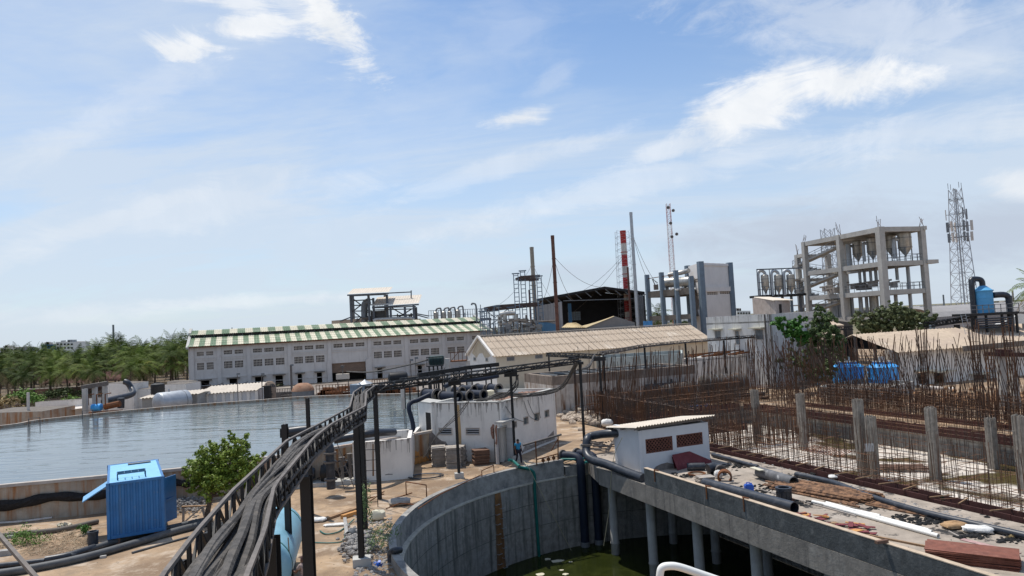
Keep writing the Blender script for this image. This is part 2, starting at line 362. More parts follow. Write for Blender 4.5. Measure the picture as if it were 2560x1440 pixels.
def wall(mb, p, q, z0, z1, holes=(), th=.25):
    """wall with real openings; outer face on line p-q (outside is to the right of p->q), thickness inward"""
    L = (V((q[0], q[1], 0)) - V((p[0], p[1], 0))).length
    xs = sorted(set([0, L] + [min(L, max(0, h[i])) for h in holes for i in (0, 1)])); zs = sorted(set([z0, z1] + [min(z1, max(z0, h[i])) for h in holes for i in (2, 3)]))
    def inh(a, z): return any(h[0] < a < h[1] and h[2] < z < h[3] for h in holes)
    for i in range(len(xs) - 1):
        for j in range(len(zs) - 1):
            if inh((xs[i] + xs[i + 1]) / 2, (zs[j] + zs[j + 1]) / 2): continue
            a, b, c, d = xs[i], xs[i + 1], zs[j], zs[j + 1]
            mb.poly([wallpt(p, q, a, c), wallpt(p, q, b, c), wallpt(p, q, b, d), wallpt(p, q, a, d)])
            mb.poly([wallpt(p, q, a, d, -th), wallpt(p, q, b, d, -th), wallpt(p, q, b, c, -th), wallpt(p, q, a, c, -th)])
    mb.poly([wallpt(p, q, 0, z1), wallpt(p, q, L, z1), wallpt(p, q, L, z1, -th), wallpt(p, q, 0, z1, -th)])
    for h in holes:
        a, b, c, d = h
        for s_, t_ in (((a, c), (b, c)), ((b, c), (b, d)), ((b, d), (a, d)), ((a, d), (a, c))):
            mb.poly([wallpt(p, q, *s_), wallpt(p, q, *t_), wallpt(p, q, *t_, -th), wallpt(p, q, *s_, -th)])
    return mb
def corr(mb, a, b, c, d, pitch=.3, amp=.05, th=.0):
    """corrugated sheet a->b along the ribs' repeat, a->d down the slope"""
    a, b, c, d = V(a), V(b), V(c), V(d); L = (b - a).length; n = max(2, int(L / pitch * 2)); nr = (b - a).cross(d - a).normalized()
    if nr.z < 0: nr = -nr
    for k in range(n):
        t0, t1 = k / n, (k + 1) / n; h0 = nr * (amp if k % 2 else -amp); h1 = nr * (amp if (k + 1) % 2 else -amp)
        mb.poly([lerp(a, b, t0) + h0, lerp(a, b, t1) + h1, lerp(d, c, t1) + h1, lerp(d, c, t0) + h0])
    return mb
def truss(mb, p, q, w, h, n, t=.05):
    p, q = V(p), V(q); d = (q - p).normalized(); x = d.cross(V((0, 0, 1))).normalized() * w / 2; y = V((0, 0, h / 2))
    cs = [(x, y), (-x, y), (x, -y), (-x, -y)]
    for a, b in cs: mb.beam(p + a + b, q + a + b, t)
    for k in range(n):
        A = lerp(p, q, k / n); B = lerp(p, q, (k + 1) / n)
        for sx in (x, -x):
            if k % 2: mb.beam(A + sx + y, B + sx - y, t * .7)
            else: mb.beam(A + sx - y, B + sx + y, t * .7)
            mb.beam(A + sx - y, A + sx + y, t * .7)
        mb.beam(A + x - y, A - x - y, t * .7); mb.beam(A + x + y, B - x + y, t * .6)
    return mb
def lattice_mast(mb, base, top, w0, w1, n, t=.06, sides=4):
    base, top = V(base), V(top)
    def c(k, j):
        f = k / n; w = lerp(w0, w1, f) / sqrt(2); a = 2 * pi * j / sides + pi / 4; return lerp(base, top, f) + V((cos(a) * w, sin(a) * w, 0))
    for j in range(sides): mb.beam(c(0, j), c(n, j), t * 1.3)
    for k in range(n):
        for j in range(sides):
            mb.beam(c(k, j), c(k + 1, j + 1), t * .7); mb.beam(c(k, j), c(k, j + 1), t * .7)
            mb.beam(c(k, j + 1), c(k + 1, j), t * .7) if sides == 4 else None
    return mb
def leaves(mb, c, rad, n, size, shell=.55, flat=0.3):
    c = V(c)
    for _ in range(n):
        d = V((random.gauss(0, 1), random.gauss(0, 1), random.gauss(0, 1)));
        if d.length < 1e-3: continue
        d.normalize(); r = (shell + (1 - shell) * R()) if R() < .8 else R()
        p = c + V((d.x * rad[0], d.y * rad[1], d.z * rad[2])) * r
        nrm = (d + V((U(-.8, .8), U(-.8, .8), U(-.3, 1.1)))).normalized(); x, y = perp(nrm); a = U(0, 6.28)
        X = (x * cos(a) + y * sin(a)) * size * U(.6, 1.3); Y = (y * cos(a) - x * sin(a)) * size * U(.35, .7)
        mb.poly([p - X, p - Y + X * .1, p + X, p + Y + X * .1])
def tree(name, label, base, blobs, nleaf, lsize, mleaf, tr=.12, branches=True, group=None, stems=1, cat='tree'):
    base = V(base); t = thing(name, label, cat, base, group)
    mb = MB(); cc = sum((V(b[0]) for b in blobs), V((0, 0, 0))) / len(blobs); fork = lerp(base, cc, .45); fork.x = lerp(base.x, cc.x, .3); fork.y = lerp(base.y, cc.y, .3)
    mb.tube(spline([base - V((0, 0, .05)), lerp(base, fork, .5) + V((U(-.1, .1), 0, 0)), fork], 3), [tr * 1.2 - tr * .4 * k / 6 for k in range(7)], 7)
    for b in blobs:
        e = lerp(fork, V(b[0]), .85); mb.tube(spline([fork, lerp(fork, e, .5) + V((U(-.2, .2), U(-.2, .2), -.1)), e], 3), [tr * .6 - tr * .42 * k / 6 for k in range(7)], 5)
    mb.build('trunk', m_bark, t, True)
    lv = MB(); vol = sum(b[1][0] * b[1][2] for b in blobs)
    for b in blobs:
        k = int(nleaf * b[1][0] * b[1][2] / vol); nc = max(3, k // 45)
        for _ in range(nc):
            d = V((random.gauss(0, 1), random.gauss(0, 1), random.gauss(0, 1))).normalized(); r = U(.3, 1.15)
            cpt = V(b[0]) + V((d.x * b[1][0], d.y * b[1][1], d.z * b[1][2])) * r; rr = U(.11, .27) * min(b[1])
            leaves(lv, cpt, (rr * 1.3, rr * 1.3, rr), k // nc, lsize, .2)
    lv.build('crown', mleaf, t)
    return t
def bush(name, label, c, rad, n, size, m, group=None, cat='shrub', kind=None):
    mb = MB(); c = V(c)
    for _ in range(max(6, n // 40)):
        d = V((random.gauss(0, 1), random.gauss(0, 1), abs(random.gauss(0, 1)))).normalized() * U(.2, .95)
        leaves(mb, c + V((d.x * rad[0], d.y * rad[1], d.z * rad[2])), (rad[0] * .3, rad[1] * .3, rad[2] * .3), 40, size, .1)
    return single(mb, name, m, label, cat, group, kind=kind)
def rock(mb, c, r, n=6):
    c = V(c); pts = []; ks = [(0, -.5), (1, -.45), (1, .1), (.6, .5), (0, .55)]
    i = len(mb.v); off = [U(.75, 1.2) for _ in range(n)]; rot = U(0, 6)
    for kr, kh in ks:
        for j in range(n):
            a = rot + 2 * pi * j / n; rr = r * kr * off[j] * U(.9, 1.1); mb.v.append((c.x + cos(a) * rr, c.y + sin(a) * rr * .8, c.z + kh * r * U(.8, 1.1) + r * .3))
    for k in range(4):
        for j in range(n):
            a = i + k * n + j; b = i + k * n + (j + 1) % n; mb.f.append((a, b, b + n, a + n)); mb.mi.append(mb.cur)
# ================================================================ SETTING
LU = V((.362, -.932, 0)); LV_ = V((.932, .362, 0)); LO = V((6.6, 39.6, 0)); DRZ = math.atan2(LU.y, LU.x)
def L(s, t, z=0.0): return LO + LU * s + LV_ * t + V((0, 0, z))
def toL(p): d = V((p[0], p[1], 0)) - LO; return d.dot(LU), d.dot(LV_)
PC = V((9.3, 33.6, 0)); PR = 15.05; PW = -5.1
def circ(r, a, z=0.0): return V((PC.x + r * cos(a), PC.y + r * sin(a), z))
def t_of(p): return toL(p)[1]
ring_pts = [circ(PR, 2 * pi * k / 120) for k in range(120)]
# --- ground with holes for the round pit and the tank excavation
def clip_t(pts, tmax):
    out = []
    for i in range(len(pts)):
        a, b = pts[i - 1], pts[i]; ta, tb = t_of(a), t_of(b)
        if (ta <= tmax) != (tb <= tmax): out.append(lerp(a, b, (tmax - ta) / (tb - ta)))
        if tb <= tmax: out.append(b)
    return out
pit_poly = clip_t(ring_pts, 8.4)
T0, T1, S0, S1 = 8.75, 27.0, -25.0, 45.0
hole2 = [L(S0, T0), L(S1, T0), L(S1, T1), L(S0, T1)]
outer = [V((-2500, -60, 0)), V((2500, -60, 0)), V((2500, 5000, 0)), V((-2500, 5000, 0))]
loops = [outer, list(reversed(pit_poly)), list(reversed(hole2))]
tri = tessellate_polygon(loops); allp = [p for l in loops for p in l]
mb = MB(); mb.v = [tuple(p) for p in allp]; mb.f = [tuple(t) for t in tri]; mb.mi = [0] * len(tri)
me_g = mb.build('ground', m_dirt, None, origin=(0, 0, 0)); tag(me_g, 'sandy tan dirt ground of the works yard', 'ground', kind='structure')
mb = MB(); mb.poly([(-2500, 128, .02), (-62, 128, .02), (-62, 240, .02), (2500, 240, .02), (2500, 4990, .02), (-2500, 4990, .02)])
single(mb, 'farmland', m_far, 'dull green and brown flat land reaching to the horizon', 'farmland', kind='structure')
# --- reservoir
near = [(-330, 1252), (-150, 1228), (0, 1210), (120, 1199), (240, 1188), (350, 1177), (460, 1167), (620, 1146), (760, 1127), (860, 1111), (960, 1096), (1035, 1082)]
RZ = 2.1
rin = [G(x, y, RZ) for x, y in near] + [V((-4.6, 55, RZ)), V((-3.2, 62, RZ)), V((-3.4, 71, RZ)), V((-5.5, 79, RZ))]
far = [(1120, 978), (1060, 981), (1000, 984), (890, 986.5), (750, 991.5), (640, 1000), (470, 1012), (300, 1027), (180, 1040), (90, 1050), (0, 1064)]
rin += [G(x, y, RZ) for x, y in far] + [V((-62, 66, RZ)), V((-66, 56, RZ)), V((-60, 44, RZ))]
rin = [V((p.x, p.y, 0)) for p in spline(rin, 4, True)]
def offset(pts, d):
    o = []; n = len(pts)
    for i in range(n):
        t = (pts[(i + 1) % n] - pts[i - 1]).normalized(); o.append(pts[i] + V((t.y, -t.x, 0)) * d)
    return o
area = sum(rin[i - 1].x * rin[i].y - rin[i].x * rin[i - 1].y for i in range(len(rin)))
sg = 1 if area > 0 else -1
rout = offset(rin, .28 * sg); rlip = offset(rin, .36 * sg)
m_resw = mk('reservoir_concrete', (.40, .34, .27), .9, .15, 1.5, bump=.3, streak=((.30, .13, .045), .42, .72), stain=((.20, .15, .11), .5, .8, .7))
mb = MB(); n = len(rin)
for i in range(n):
    j = (i + 1) % n; a, b, c, d = rin[i], rin[j], rout[j], rout[i]; e, f = rlip[i], rlip[j]
    z = lambda p, h: (p.x, p.y, h)
    mb.cur = 0; mb.poly([z(a, -.5), z(b, -.5), z(b, RZ), z(a, RZ)]); mb.poly([z(d, 0), z(d, RZ - .16), z(c, RZ - .16), z(c, 0)])
    mb.cur = 1; mb.poly([z(a, RZ), z(b, RZ), z(f, RZ), z(e, RZ)]); mb.poly([z(e, RZ), z(f, RZ), z(f, RZ - .16), z(e, RZ - .16)]); mb.poly([z(e, RZ - .16), z(f, RZ - .16), z(c, RZ - .16), z(d, RZ - .16)])
m_cop = mk('coping', (.44, .40, .36), .9, .15, 2, stain=((.36, .20, .11), .5, .8, .6))
single(mb, 'reservoir_wall', [m_resw, m_cop], 'rust streaked concrete wall ringing the big water reservoir', 'tank wall')
mw = bpy.data.materials.new('reservoir_water'); mw.use_nodes = True; b = NB(mw.node_tree); bs = mw.node_tree.nodes['Principled BSDF']
bs.inputs['Base Color'].default_value = (.10, .125, .14, 1); bs.inputs['Roughness'].default_value = .05; bs.inputs['IOR'].default_value = 1.34
g = b.n('ShaderNodeNewGeometry'); mpp = b.n('ShaderNodeMapping'); b.link(g.outputs['Position'], mpp.inputs[0]); mpp.inputs['Scale'].default_value = (.14, .75, 1); mpp.inputs['Rotation'].default_value = (0, 0, .15)
h = b.m('ADD', b.m('MULTIPLY', b.noise(mpp.outputs[0], .8, 3, .5, .6), .9), b.m('MULTIPLY', b.noise(mpp.outputs[0], 2.8, 3, .5, .3), .25))
bp = b.n('ShaderNodeBump'); bp.inputs['Strength'].default_value = .5; bp.inputs['Distance'].default_value = .13; b.link(h, bp.inputs['Height']); b.link(bp.outputs[0], bs.inputs['Normal'])
mb = MB(); mb.poly([(p.x, p.y, RZ - .28) for p in rin])
single(mb, 'reservoir_water', mw, 'rippled blue grey water filling the large reservoir', 'water', kind='structure')
# rim rails on far edge
for (x0, y0, x1, y1, lab) in [(72, 1060, 100, 1057, 'low dark pipe handrail leaning over the far reservoir rim'), (206, 1040, 232, 1037, 'low dark pipe handrail on far rim before the three concrete posts')]:
    a, c = G(x0, y0, RZ), G(x1, y1, RZ); mb = MB(); up = V((0, 0, .55))
    mb.tube([a - V((0, 0, .8)), a + up, c + up, c - V((0, .0, .8))], .05, 6); single(mb, 'handrail', m_rail, lab, 'handrail', 'handrails on the reservoir rim')
# ================================================================ ROUND PIT
arc = [a for a in [radians(k) for k in range(-190, 171, 3)] if t_of(circ(14.75, a)) <= 8.4]
aa = sorted(arc)
def ringwall(mb, r0, r1, z0, z1, angs, top=True):
    for i in range(len(angs) - 1):
        a, b = angs[i], angs[i + 1]
        if b - a > .2: continue
        mb.poly([circ(r0, b, z0), circ(r0, a, z0), circ(r0, a, z1), circ(r0, b, z1)])
        if top: mb.poly([circ(r0, a, z1), circ(r1, a, z1), circ(r1, b, z1), circ(r0, b, z1)])
        mb.poly([circ(r1, a, z0), circ(r1, b, z0), circ(r1, b, z1), circ(r1, a, z1)])
angs = [radians(20 + k * 2) for k in range(0, 181)]
angs = [a for a in angs if t_of(circ(14.75, a)) <= 8.45]
pit = thing('round_pit', 'deep round concrete pit holding green water beside the deck', 'pit', (PC.x, PC.y, PW))
mb = MB(); ringwall(mb, 14.78, 15.3, -8, -.62, angs)
for sgn in (0,):
    e0 = L(-8.2, 8.42); e1 = L(21, 8.42)
    mb.poly([(e1.x, e1.y, -8), (e0.x, e0.y, -8), (e0.x, e0.y, 0.0), (e1.x, e1.y, 0.0)])
mb.cur = 1
for k, zz in enumerate((-1.9, -3.3)):
    for i in range(len(angs) - 1):
        a, b = angs[i], angs[i + 1]
        if b - a < .2: mb.poly([circ(14.765, b, zz - .015), circ(14.765, a, zz - .015), circ(14.765, a, zz + .015), circ(14.765, b, zz + .015)])
mb.build('wall', [m_pit, mk('pour_line', (.11, .105, .095), .95, .5, 1)], pit, True)
mb = MB(); ringwall(mb, 14.74, 15.1, -.66, -.60, angs); mb.build('ledge', mk('ledge_tan', (.50, .46, .38), .95, .2, 3, stain=((.25, .22, .17), .5, .75, 1.5)), pit)
a_end = math.atan2(47.9 - PC.y, 2.55 - PC.x)
pangs = [a for a in angs if a >= a_end]
mb = MB(); ringwall(mb, 15.0, 15.32, -.62, .45, pangs)
p_ = circ(15.0, pangs[0], -.62); q_ = circ(15.32, pangs[0], -.62); mb.poly([p_, q_, q_ + V((0, 0, 1.07)), p_ + V((0, 0, 1.07))])
mb.build('parapet', m_para, pit, True)
mb = MB(); ringwall(mb, 14.85, 15.35, -.62, .015, [a for a in angs if a <= pangs[0]]); mb.build('kerb', m_para, pit)
def radial_px(px, py, z, r=14.78):
    p = G(px, py, z); a = math.atan2(p.y - PC.y, p.x - PC.x); return a
a = radial_px(1197, 1300, -2.5); m_rs = mk('rust_run', (.20, .10, .04), .95, .35, 2, streak=((.11, .09, .07), .5, .8))
mb = MB(); w = [.016, .020, .022, .019, .024, .022, .026]
for k in range(6):
    z1 = -.66 - k * .74; z0 = z1 - .74
    mb.poly([circ(14.755, a + w[k + 1], z0), circ(14.755, a - w[k + 1], z0), circ(14.755, a - w[k], z1), circ(14.755, a + w[k], z1)])
mb.build('rust_streak', m_rs, pit)
for k in range(7):
    for dx, dz_ in ((0, 0), (.028, -.3)):
        aa_ = radial_px(1239, 1265, -1.4) - dx; zz = -1.3 - k * .58 + dz_; mb = MB()
        p, q = circ(14.76, aa_ - .01, zz), circ(14.76, aa_ + .01, zz); pi_, qi = circ(14.6, aa_ - .01, zz), circ(14.6, aa_ + .01, zz)
        mb.tube([p, pi_, qi, q], .014, 5); mb.build('rung', m_galv, pit)
mw2 = bpy.data.materials.new('pit_water'); mw2.use_nodes = True; b = NB(mw2.node_tree); bs = mw2.node_tree.nodes['Principled BSDF']
g = b.n('ShaderNodeNewGeometry'); spk = b.ramp(b.noise(g.outputs['Position'], 5, 5, .7, 1), .68, .74); sc_ = b.ramp(b.noise(g.outputs['Position'], .6, 4, .6, 1), .4, .7)
c_ = b.mix(sc_, (.016, .021, .005), (.028, .034, .008)); c_ = b.mix(b.m('MULTIPLY', spk, .35), c_, (.15, .17, .08)); b.link(c_, bs.inputs['Base Color'])
bs.inputs['Roughness'].default_value = .12; bs.inputs['IOR'].default_value = 1.3; bs.inputs['Specular IOR Level'].default_value = .22
mb = MB(); mb.poly([tuple(V((p.x, p.y, PW))) for p in pit_poly])
single(mb, 'pit_water', mw2, 'still dark green scummy water at the bottom of the round pit', 'water', kind='structure')
for k, (x, y, s_) in enumerate([(1368, 1398, .28), (1392, 1403, .5), (1426, 1405, .14), (1353, 1436, .34), (1412, 1436, .25), (1404, 1426, .15), (1481, 1356, .1)]):
    p = G(x, y, PW + .01); mb = MB(); nn = 9; mb.prism([(p.x + cos(2 * pi * j / nn) * s_ * U(.5, 1.2), p.y + sin(2 * pi * j / nn) * s_ * U(.35, .9)) for j in range(nn)], PW + .004, PW + .03)
    single(mb, 'floating_litter', m_creams, ['pale scrap of foam floating in the green water', 'largest pale foam raft on the green water', 'small pale scrap right of the foam raft on green water', 'pale floating scrap lowest in the green water', 'pale scrap just below the hanging rope end', 'thin pale fleck between rope and lowest scraps', 'tiny pale fleck under the second hanging pipe'][k], 'litter', 'pale scraps floating on the pit water')
# ================================================================ DECK
DZ = .3
deck = thing('deck', 'long concrete deck on round columns over the pit', 'deck', L(0, 0, 0))
mb = MB(); dp = [L(-5.3, 0.25), L(45, 0.25), L(45, 8.6), L(-9.3, 8.6), L(-9.3, 1.25)]; mb.prism(dp, -.1, DZ); mb.build('slab', m_deck, deck)
mb = MB(); mb.beam(L(-5.35, .12, -.2), L(45, .12, -.2), .26, .98); mb.beam(L(-9.3, 1.18, -.15), L(-5.4, .1, -.15), .26, .88); mb.build('edge_beam', mk('beam_concrete', (.25, .225, .195), .9, .2, 1.4, bump=.4, streak=((.12, .11, .10), .45, .8), stain=((.36, .34, .31), .55, .8, .5)), deck)
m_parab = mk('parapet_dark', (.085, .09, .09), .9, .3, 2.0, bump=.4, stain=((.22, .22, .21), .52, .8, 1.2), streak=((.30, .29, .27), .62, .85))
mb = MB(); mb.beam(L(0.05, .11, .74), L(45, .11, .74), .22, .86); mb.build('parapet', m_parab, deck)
m_copt = mk('coping_tan', (.48, .38, .28), .9, .15, 3)
mb = MB(); mb.beam(L(0.03, .11, 1.185), L(45, .11, 1.185), .23, .03); mb.build('coping', m_copt, deck)
for k in range(9):
    for t in (1.0, 5.2):
        p = L(-5.6 + k * 4.4, t); mb = MB(); mb.lathe((p.x, p.y, -8), [(.26, 0), (.26, 3.5), (.29, 3.55), (.29, 3.62), (.26, 3.68), (.26, 7.85)], 14); mb.build('column', m_conc, deck, True)
for k in range(3):
    px, py = [(1622, 1180), (1742, 1222), (1843, 1250)][k]; s_ = toL(G(px, py, 1.2))[0]; mb = MB()
    mb.box(L(s_, .1, 1.24), (.05, .34, .04), DRZ + pi / 2 + .2); mb.box(L(s_, -.02, .95), (.06, .04, .6), DRZ); single(mb, 'iron_hook', m_rust, ['bent iron hook at the parapet end near the shed', 'bent iron hook over parapet beside the stacked tiles', 'bent iron hook over parapet above the long black pipe'][k], 'hook', 'iron hooks over the deck parapet')
# ================================================================ CONSTRUCTION TANK
FZ = -1.7
mf = bpy.data.materials.new('wet_floor'); mf.use_nodes = True; b = NB(mf.node_tree); bs = mf.node_tree.nodes['Principled BSDF']; g = b.n('ShaderNodeNewGeometry'); ps = g.outputs['Position']
wet = b.ramp(b.noise(ps, .10, 4, .55, .8), .54, .58); c_ = b.mix(b.ramp(b.noise(ps, 1.5, 6, .7), .35, .7), (.50, .44, .37), (.66, .60, .53)); c_ = b.mix(b.ramp(b.noise(ps, 2.2, 6, .75), .58, .7), c_, (.22, .16, .11))
c_ = b.mix(wet, c_, (.085, .065, .022)); b.link(c_, bs.inputs['Base Color']); rg = b.m('SUBTRACT', .85, b.m('MULTIPLY', wet, .78)); b.link(rg, bs.inputs['Roughness'])
mb = MB(); mb.poly([L(S0, T0, FZ), L(S1, T0, FZ), L(S1, T1, FZ), L(S0, T1, FZ)])
single(mb, 'excavation_floor', mf, 'pale muddy floor of the tank excavation with brown puddles', 'floor', kind='structure')
mb = MB(); c4_ = [L(S0, T0), L(S1, T0), L(S1, T1), L(S0, T1)]
for i in range(4):
    a, c = c4_[i], c4_[(i + 1) % 4]; mb.poly([(c.x, c.y, FZ), (a.x, a.y, FZ), (a.x, a.y, .0), (c.x, c.y, .0)])
single(mb, 'excavation_side', mk('lean_concrete', (.25, .24, .22), .95, .25, 2, streak=((.12, .11, .10), .45, .75)), 'rough grey concrete sides of the tank excavation', 'retaining wall', kind='structure')
# formwork: steel/ply channels with cross ties
def formwork(a, c, z0, z1, label, width=.9, tie=1.4):
    t = thing('formwork', label, 'formwork', a, 'dark red formwork round the tank excavation'); d = (c - a).normalized(); nn = V((-d.y, d.x, 0)) * width
    for off, w_ in ((V((0, 0, 0)), 'panel'), (nn, 'panel')):
        mb = MB(); k = 0; Ltot = (c - a).length
        while k * 1.2 < Ltot - .05:
            p = a + d * (k * 1.2 + .01) + off; q = a + d * min(Ltot, k * 1.2 + 1.19) + off; zt = z1 + U(-.04, .04)
            mb.beam(V((p.x, p.y, (z0 + zt) / 2)), V((q.x, q.y, (z0 + zt) / 2)), .05, zt - z0); k += 1
        mb.beam(V((a.x, a.y, z1 - .12)) + off + nn * .06, V((c.x, c.y, z1 - .12)) + off + nn * .06, .08, .06)
        mb.build('panel', m_form, t)
    k = 0
    while k * tie < (c - a).length:
        p = a + d * (k * tie); mb = MB(); o = U(-.5, .5)
        mb.beam(V((p.x, p.y, z1 + .05)) - nn * .15, V((p.x, p.y, z1 + .07)) + nn * 1.15 + d * o, .05); mb.build('tie_bar', m_wood, t); k += 1
    return t
formwork(L(-8, T0 + .15), L(10, T0 + .15), -.7, .5, 'dark red formwork channel along the deck edge behind the shed', .8)
formwork(L(10.2, T0 + .15), L(40, T0 + .15), -.7, .42, 'dark red formwork channel along the deck edge beside the long pipes', .8)
formwork(L(S0, T1 - .2), L(20, T1 - .2), -.35, .25, 'dark red formwork band on the far side of excavation', .7, 2.4)
formwork(L(-22, T1 + 3.4), L(24, T1 + 3.4), -.1, .3, 'dark red outer formwork before the tall leaning rebars', .7, 2.6)
formwork(L(S0 + .3, T0 + 3), L(S0 + .3, T1 - 1), -.4, .35, 'dark red formwork across the far left end of excavation', .7, 2.0)
formwork(L(-17.5, T0 + 1.0), L(-17.5, T1 - 6), -.9, -.3, 'low dark red formwork crossing the excavation before the brown puddle', .7, 2.0)
# columns wrapped in shuttering
def shutter_col(px, py, ytop, label, w=.44, z0=FZ):
    p = G(px, py, z0); zt = D(px - 8, ytop, p.y).z; mb = MB(); n_ = 6
    for k in range(4):
        a0 = k * pi / 2 + .4
        for j in range(n_):
            f = (j + .5) / n_ - .5; c = V((p.x + cos(a0) * w / 2 - sin(a0) * f * w, p.y + sin(a0) * w / 2 + cos(a0) * f * w, 0)); h = U(-.06, .05); tw = U(-.03, .03)
            mb.beam(V((c.x, c.y, z0)), V((c.x + tw, c.y + tw, zt + h)), w / n_ * .93, .05 + R() * .03, up=(cos(a0), sin(a0), .001))
    for z in (lerp(z0, zt, .35), lerp(z0, zt, .8)): mb.box((p.x, p.y, z), (w * 1.12, w * 1.12, .05), .4)
    single(mb, 'shuttered_column', mk('slat_wood', (.30, .27, .23), .95, .25, 4, streak=((.15, .11, .08), .4, .8, 3)), label, 'column', 'timber shuttered columns in the tank excavation'); return p, zt
cols = []
for a_ in [(1895, 1108, 975, 'slim timber shuttered column farthest back in excavation'), (2010, 1125, 984, 'tall slim shuttered column left of the paired columns'), (2158, 1190, 998, 'taller shuttered column of the close pair'),
           (2187, 1196, 1040, 'shorter shuttered column of the close pair with a small grey sign'), (2340, 1200, 1018, 'stout brown shuttered column with pale top between pair and right edge'), (2485, 1172, 1045, 'stubby brown shuttered column near the far formwork'),
           (2562, 1232, 1038, 'shuttered column cut by the frame at right')]:
    cols.append(shutter_col(*a_))
p = cols[3][0]; q = D(2172, 1119, p.y - .45); mb = MB(); mb.box(q, (.6, .03, .5), -.1); single(mb, 'notice_board', m_galv, 'small blank grey metal notice board hung on shuttered column', 'sign')
# rebar: each tied mat or row is one welded/tied thing
def rebar_mat(p, q, z0, z1, sp, label, lean=0.0, topvar=.3, hbars=6, hz=None, r=.03, jit=.05, leans=0.0, twin=None):
    mb = MB(); L_ = (q - p).length; d = (q - p).normalized(); nn = V((-d.y, d.x, 0)); k = 0
    while k * sp < L_:
        for off in ([0] if twin is None else [0, twin]):
            b_ = p + d * (k * sp + U(-jit, jit)) + nn * off; zt = z1 + U(-topvar, topvar * .6); la = lean * U(.6, 1.2) + U(-.04, .04); ls = leans + U(-.05, .05)
            h = zt - z0; tp = V((b_.x, b_.y, zt)) + d * la * h + nn * ls * h
            if h > 3: mid = lerp(V((b_.x, b_.y, z0)), tp, .55) + d * U(-.08, .08) - nn * ls * h * .08; mb.tube([V((b_.x, b_.y, z0)), mid, tp], r, 3, False)
            else: mb.tube([V((b_.x, b_.y, z0)), tp], r, 3, False)
        k += 1
    hz = hz or (z0 + .2, z1 - .4)
    for k in range(hbars):
        z = lerp(hz[0], hz[1], k / max(1, hbars - 1)) + U(-.05, .05); x = 0
        while x < L_:
            e = min(L_, x + U(7, 12)); f = (z - z0); o = lean * f * .9
            for off in ([0] if twin is None else [0, twin]): mb.tube([V((0, 0, z + U(-.04, .04))) + p + d * (x + o) + nn * (off + leans * f), V((0, 0, z + U(-.06, .06))) + p + d * (e + o) + nn * (off + leans * f)], r * .9, 3, False)
            if e >= L_: break
            x = e - .6
    return single(mb, 'rebar_mat', m_rebar, label, 'rebar', 'rusty rebar curtains of the unfinished tank')
RT = T0 + 1.15
rebar_mat(L(-9, RT), L(6, RT), FZ, 3.1, .15, 'rusty rebar curtain rising behind the white deck shed', twin=.35, hbars=9, r=.016, topvar=.9, hz=(FZ + .3, 1.6))
rebar_mat(L(6, RT), L(32, RT), FZ, 2.6, .17, 'rusty rebar curtain nearest the deck along the long black pipe', twin=.35, hbars=8, topvar=1.3, r=.015, hz=(FZ + .3, .9))
rebar_mat(L(-24, T0 + 1.0), L(-9, T0 + 1.0), -.5, 3.0, .15, 'short rusty rebar curtain behind the posts left of shed', twin=.4, hbars=3)
rebar_mat(L(S0 - .6, T0 + 1), L(S0 - .6, T1), -.2, 2.8, .16, 'rusty rebar curtain across the far left end of excavation', twin=.4, hbars=4)
rebar_mat(L(S0 + 2.2, T0 + 3), L(S0 + 2.2, T1), -1.2, 2.0, .18, 'low rusty rebar curtain just inside the far left end', hbars=5)
rebar_mat(L(-14, T0 + 4), L(-14, T1 - 2), FZ, 1.6, .2, 'rusty rebar cage crossing excavation by the slim shuttered columns', hbars=6, twin=.5)
rebar_mat(L(-20, T1 - 1.2), L(34, T1 - 1.2), FZ, 2.6, .2, 'rusty rebar curtain against the far red formwork band', hbars=7, topvar=1.0, r=.02, hz=(FZ + .3, .8))
rebar_mat(L(-22, T1 + 1.9), L(30, T1 + 1.9), -.1, 3.2, .2, 'rusty rebar curtain between the two far formwork bands', hbars=6, topvar=1.1, lean=.05, r=.022, hz=(.1, 1.5))
FT = T1 + 7.5
rebar_mat(L(-27, FT), L(30, FT), 0, 5.8, .22, 'tall rusty starter bars leaning sideways before the white shed', lean=-.22, topvar=1.2, hbars=4, hz=(.3, 1.8), jit=.15)
rebar_mat(L(-26, FT - .8), L(30, FT - .8), 0, 6.1, .26, 'tall rusty starter bars leaning the other way before white shed', lean=.20, topvar=1.3, hbars=3, hz=(.4, 1.5), jit=.2)
rebar_mat(L(-20, T1 + 5), L(30, T1 + 5), 0, 2.4, .17, 'shorter rusty upright bars in front of tall leaning bars', lean=.08, topvar=.9, hbars=8, jit=.1, twin=.6)
rebar_mat(L(-28.3, T0 + 1), L(-28.3, FT), 0, 6.1, .26, 'tall rusty starter bars standing nearly upright before the stained tank', lean=.04, topvar=1.6, hbars=2, hz=(.3, 1.2), jit=.2)
rebar_mat(L(-27.5, T0 + 2), L(-27.5, FT), 0, 5.6, .22, 'tall rusty starter bars fanning before the stained concrete tank', lean=.17, topvar=1.3, hbars=4, hz=(.3, 1.6), jit=.15)
rebar_mat(L(-26.5, T0 + 2.5), L(-26.5, FT), 0, 1.9, .26, 'short dense rusty bars at foot of the fanning bars', topvar=.4, hbars=7)
rebar_mat(L(-26, T1 + 5), L(-13, FT + 2), 0, 5.8, .22, 'dense rusty bars slanting in front of the tree trunks', lean=-.45, topvar=1.2, hbars=2, hz=(.3, 1.2), jit=.2)
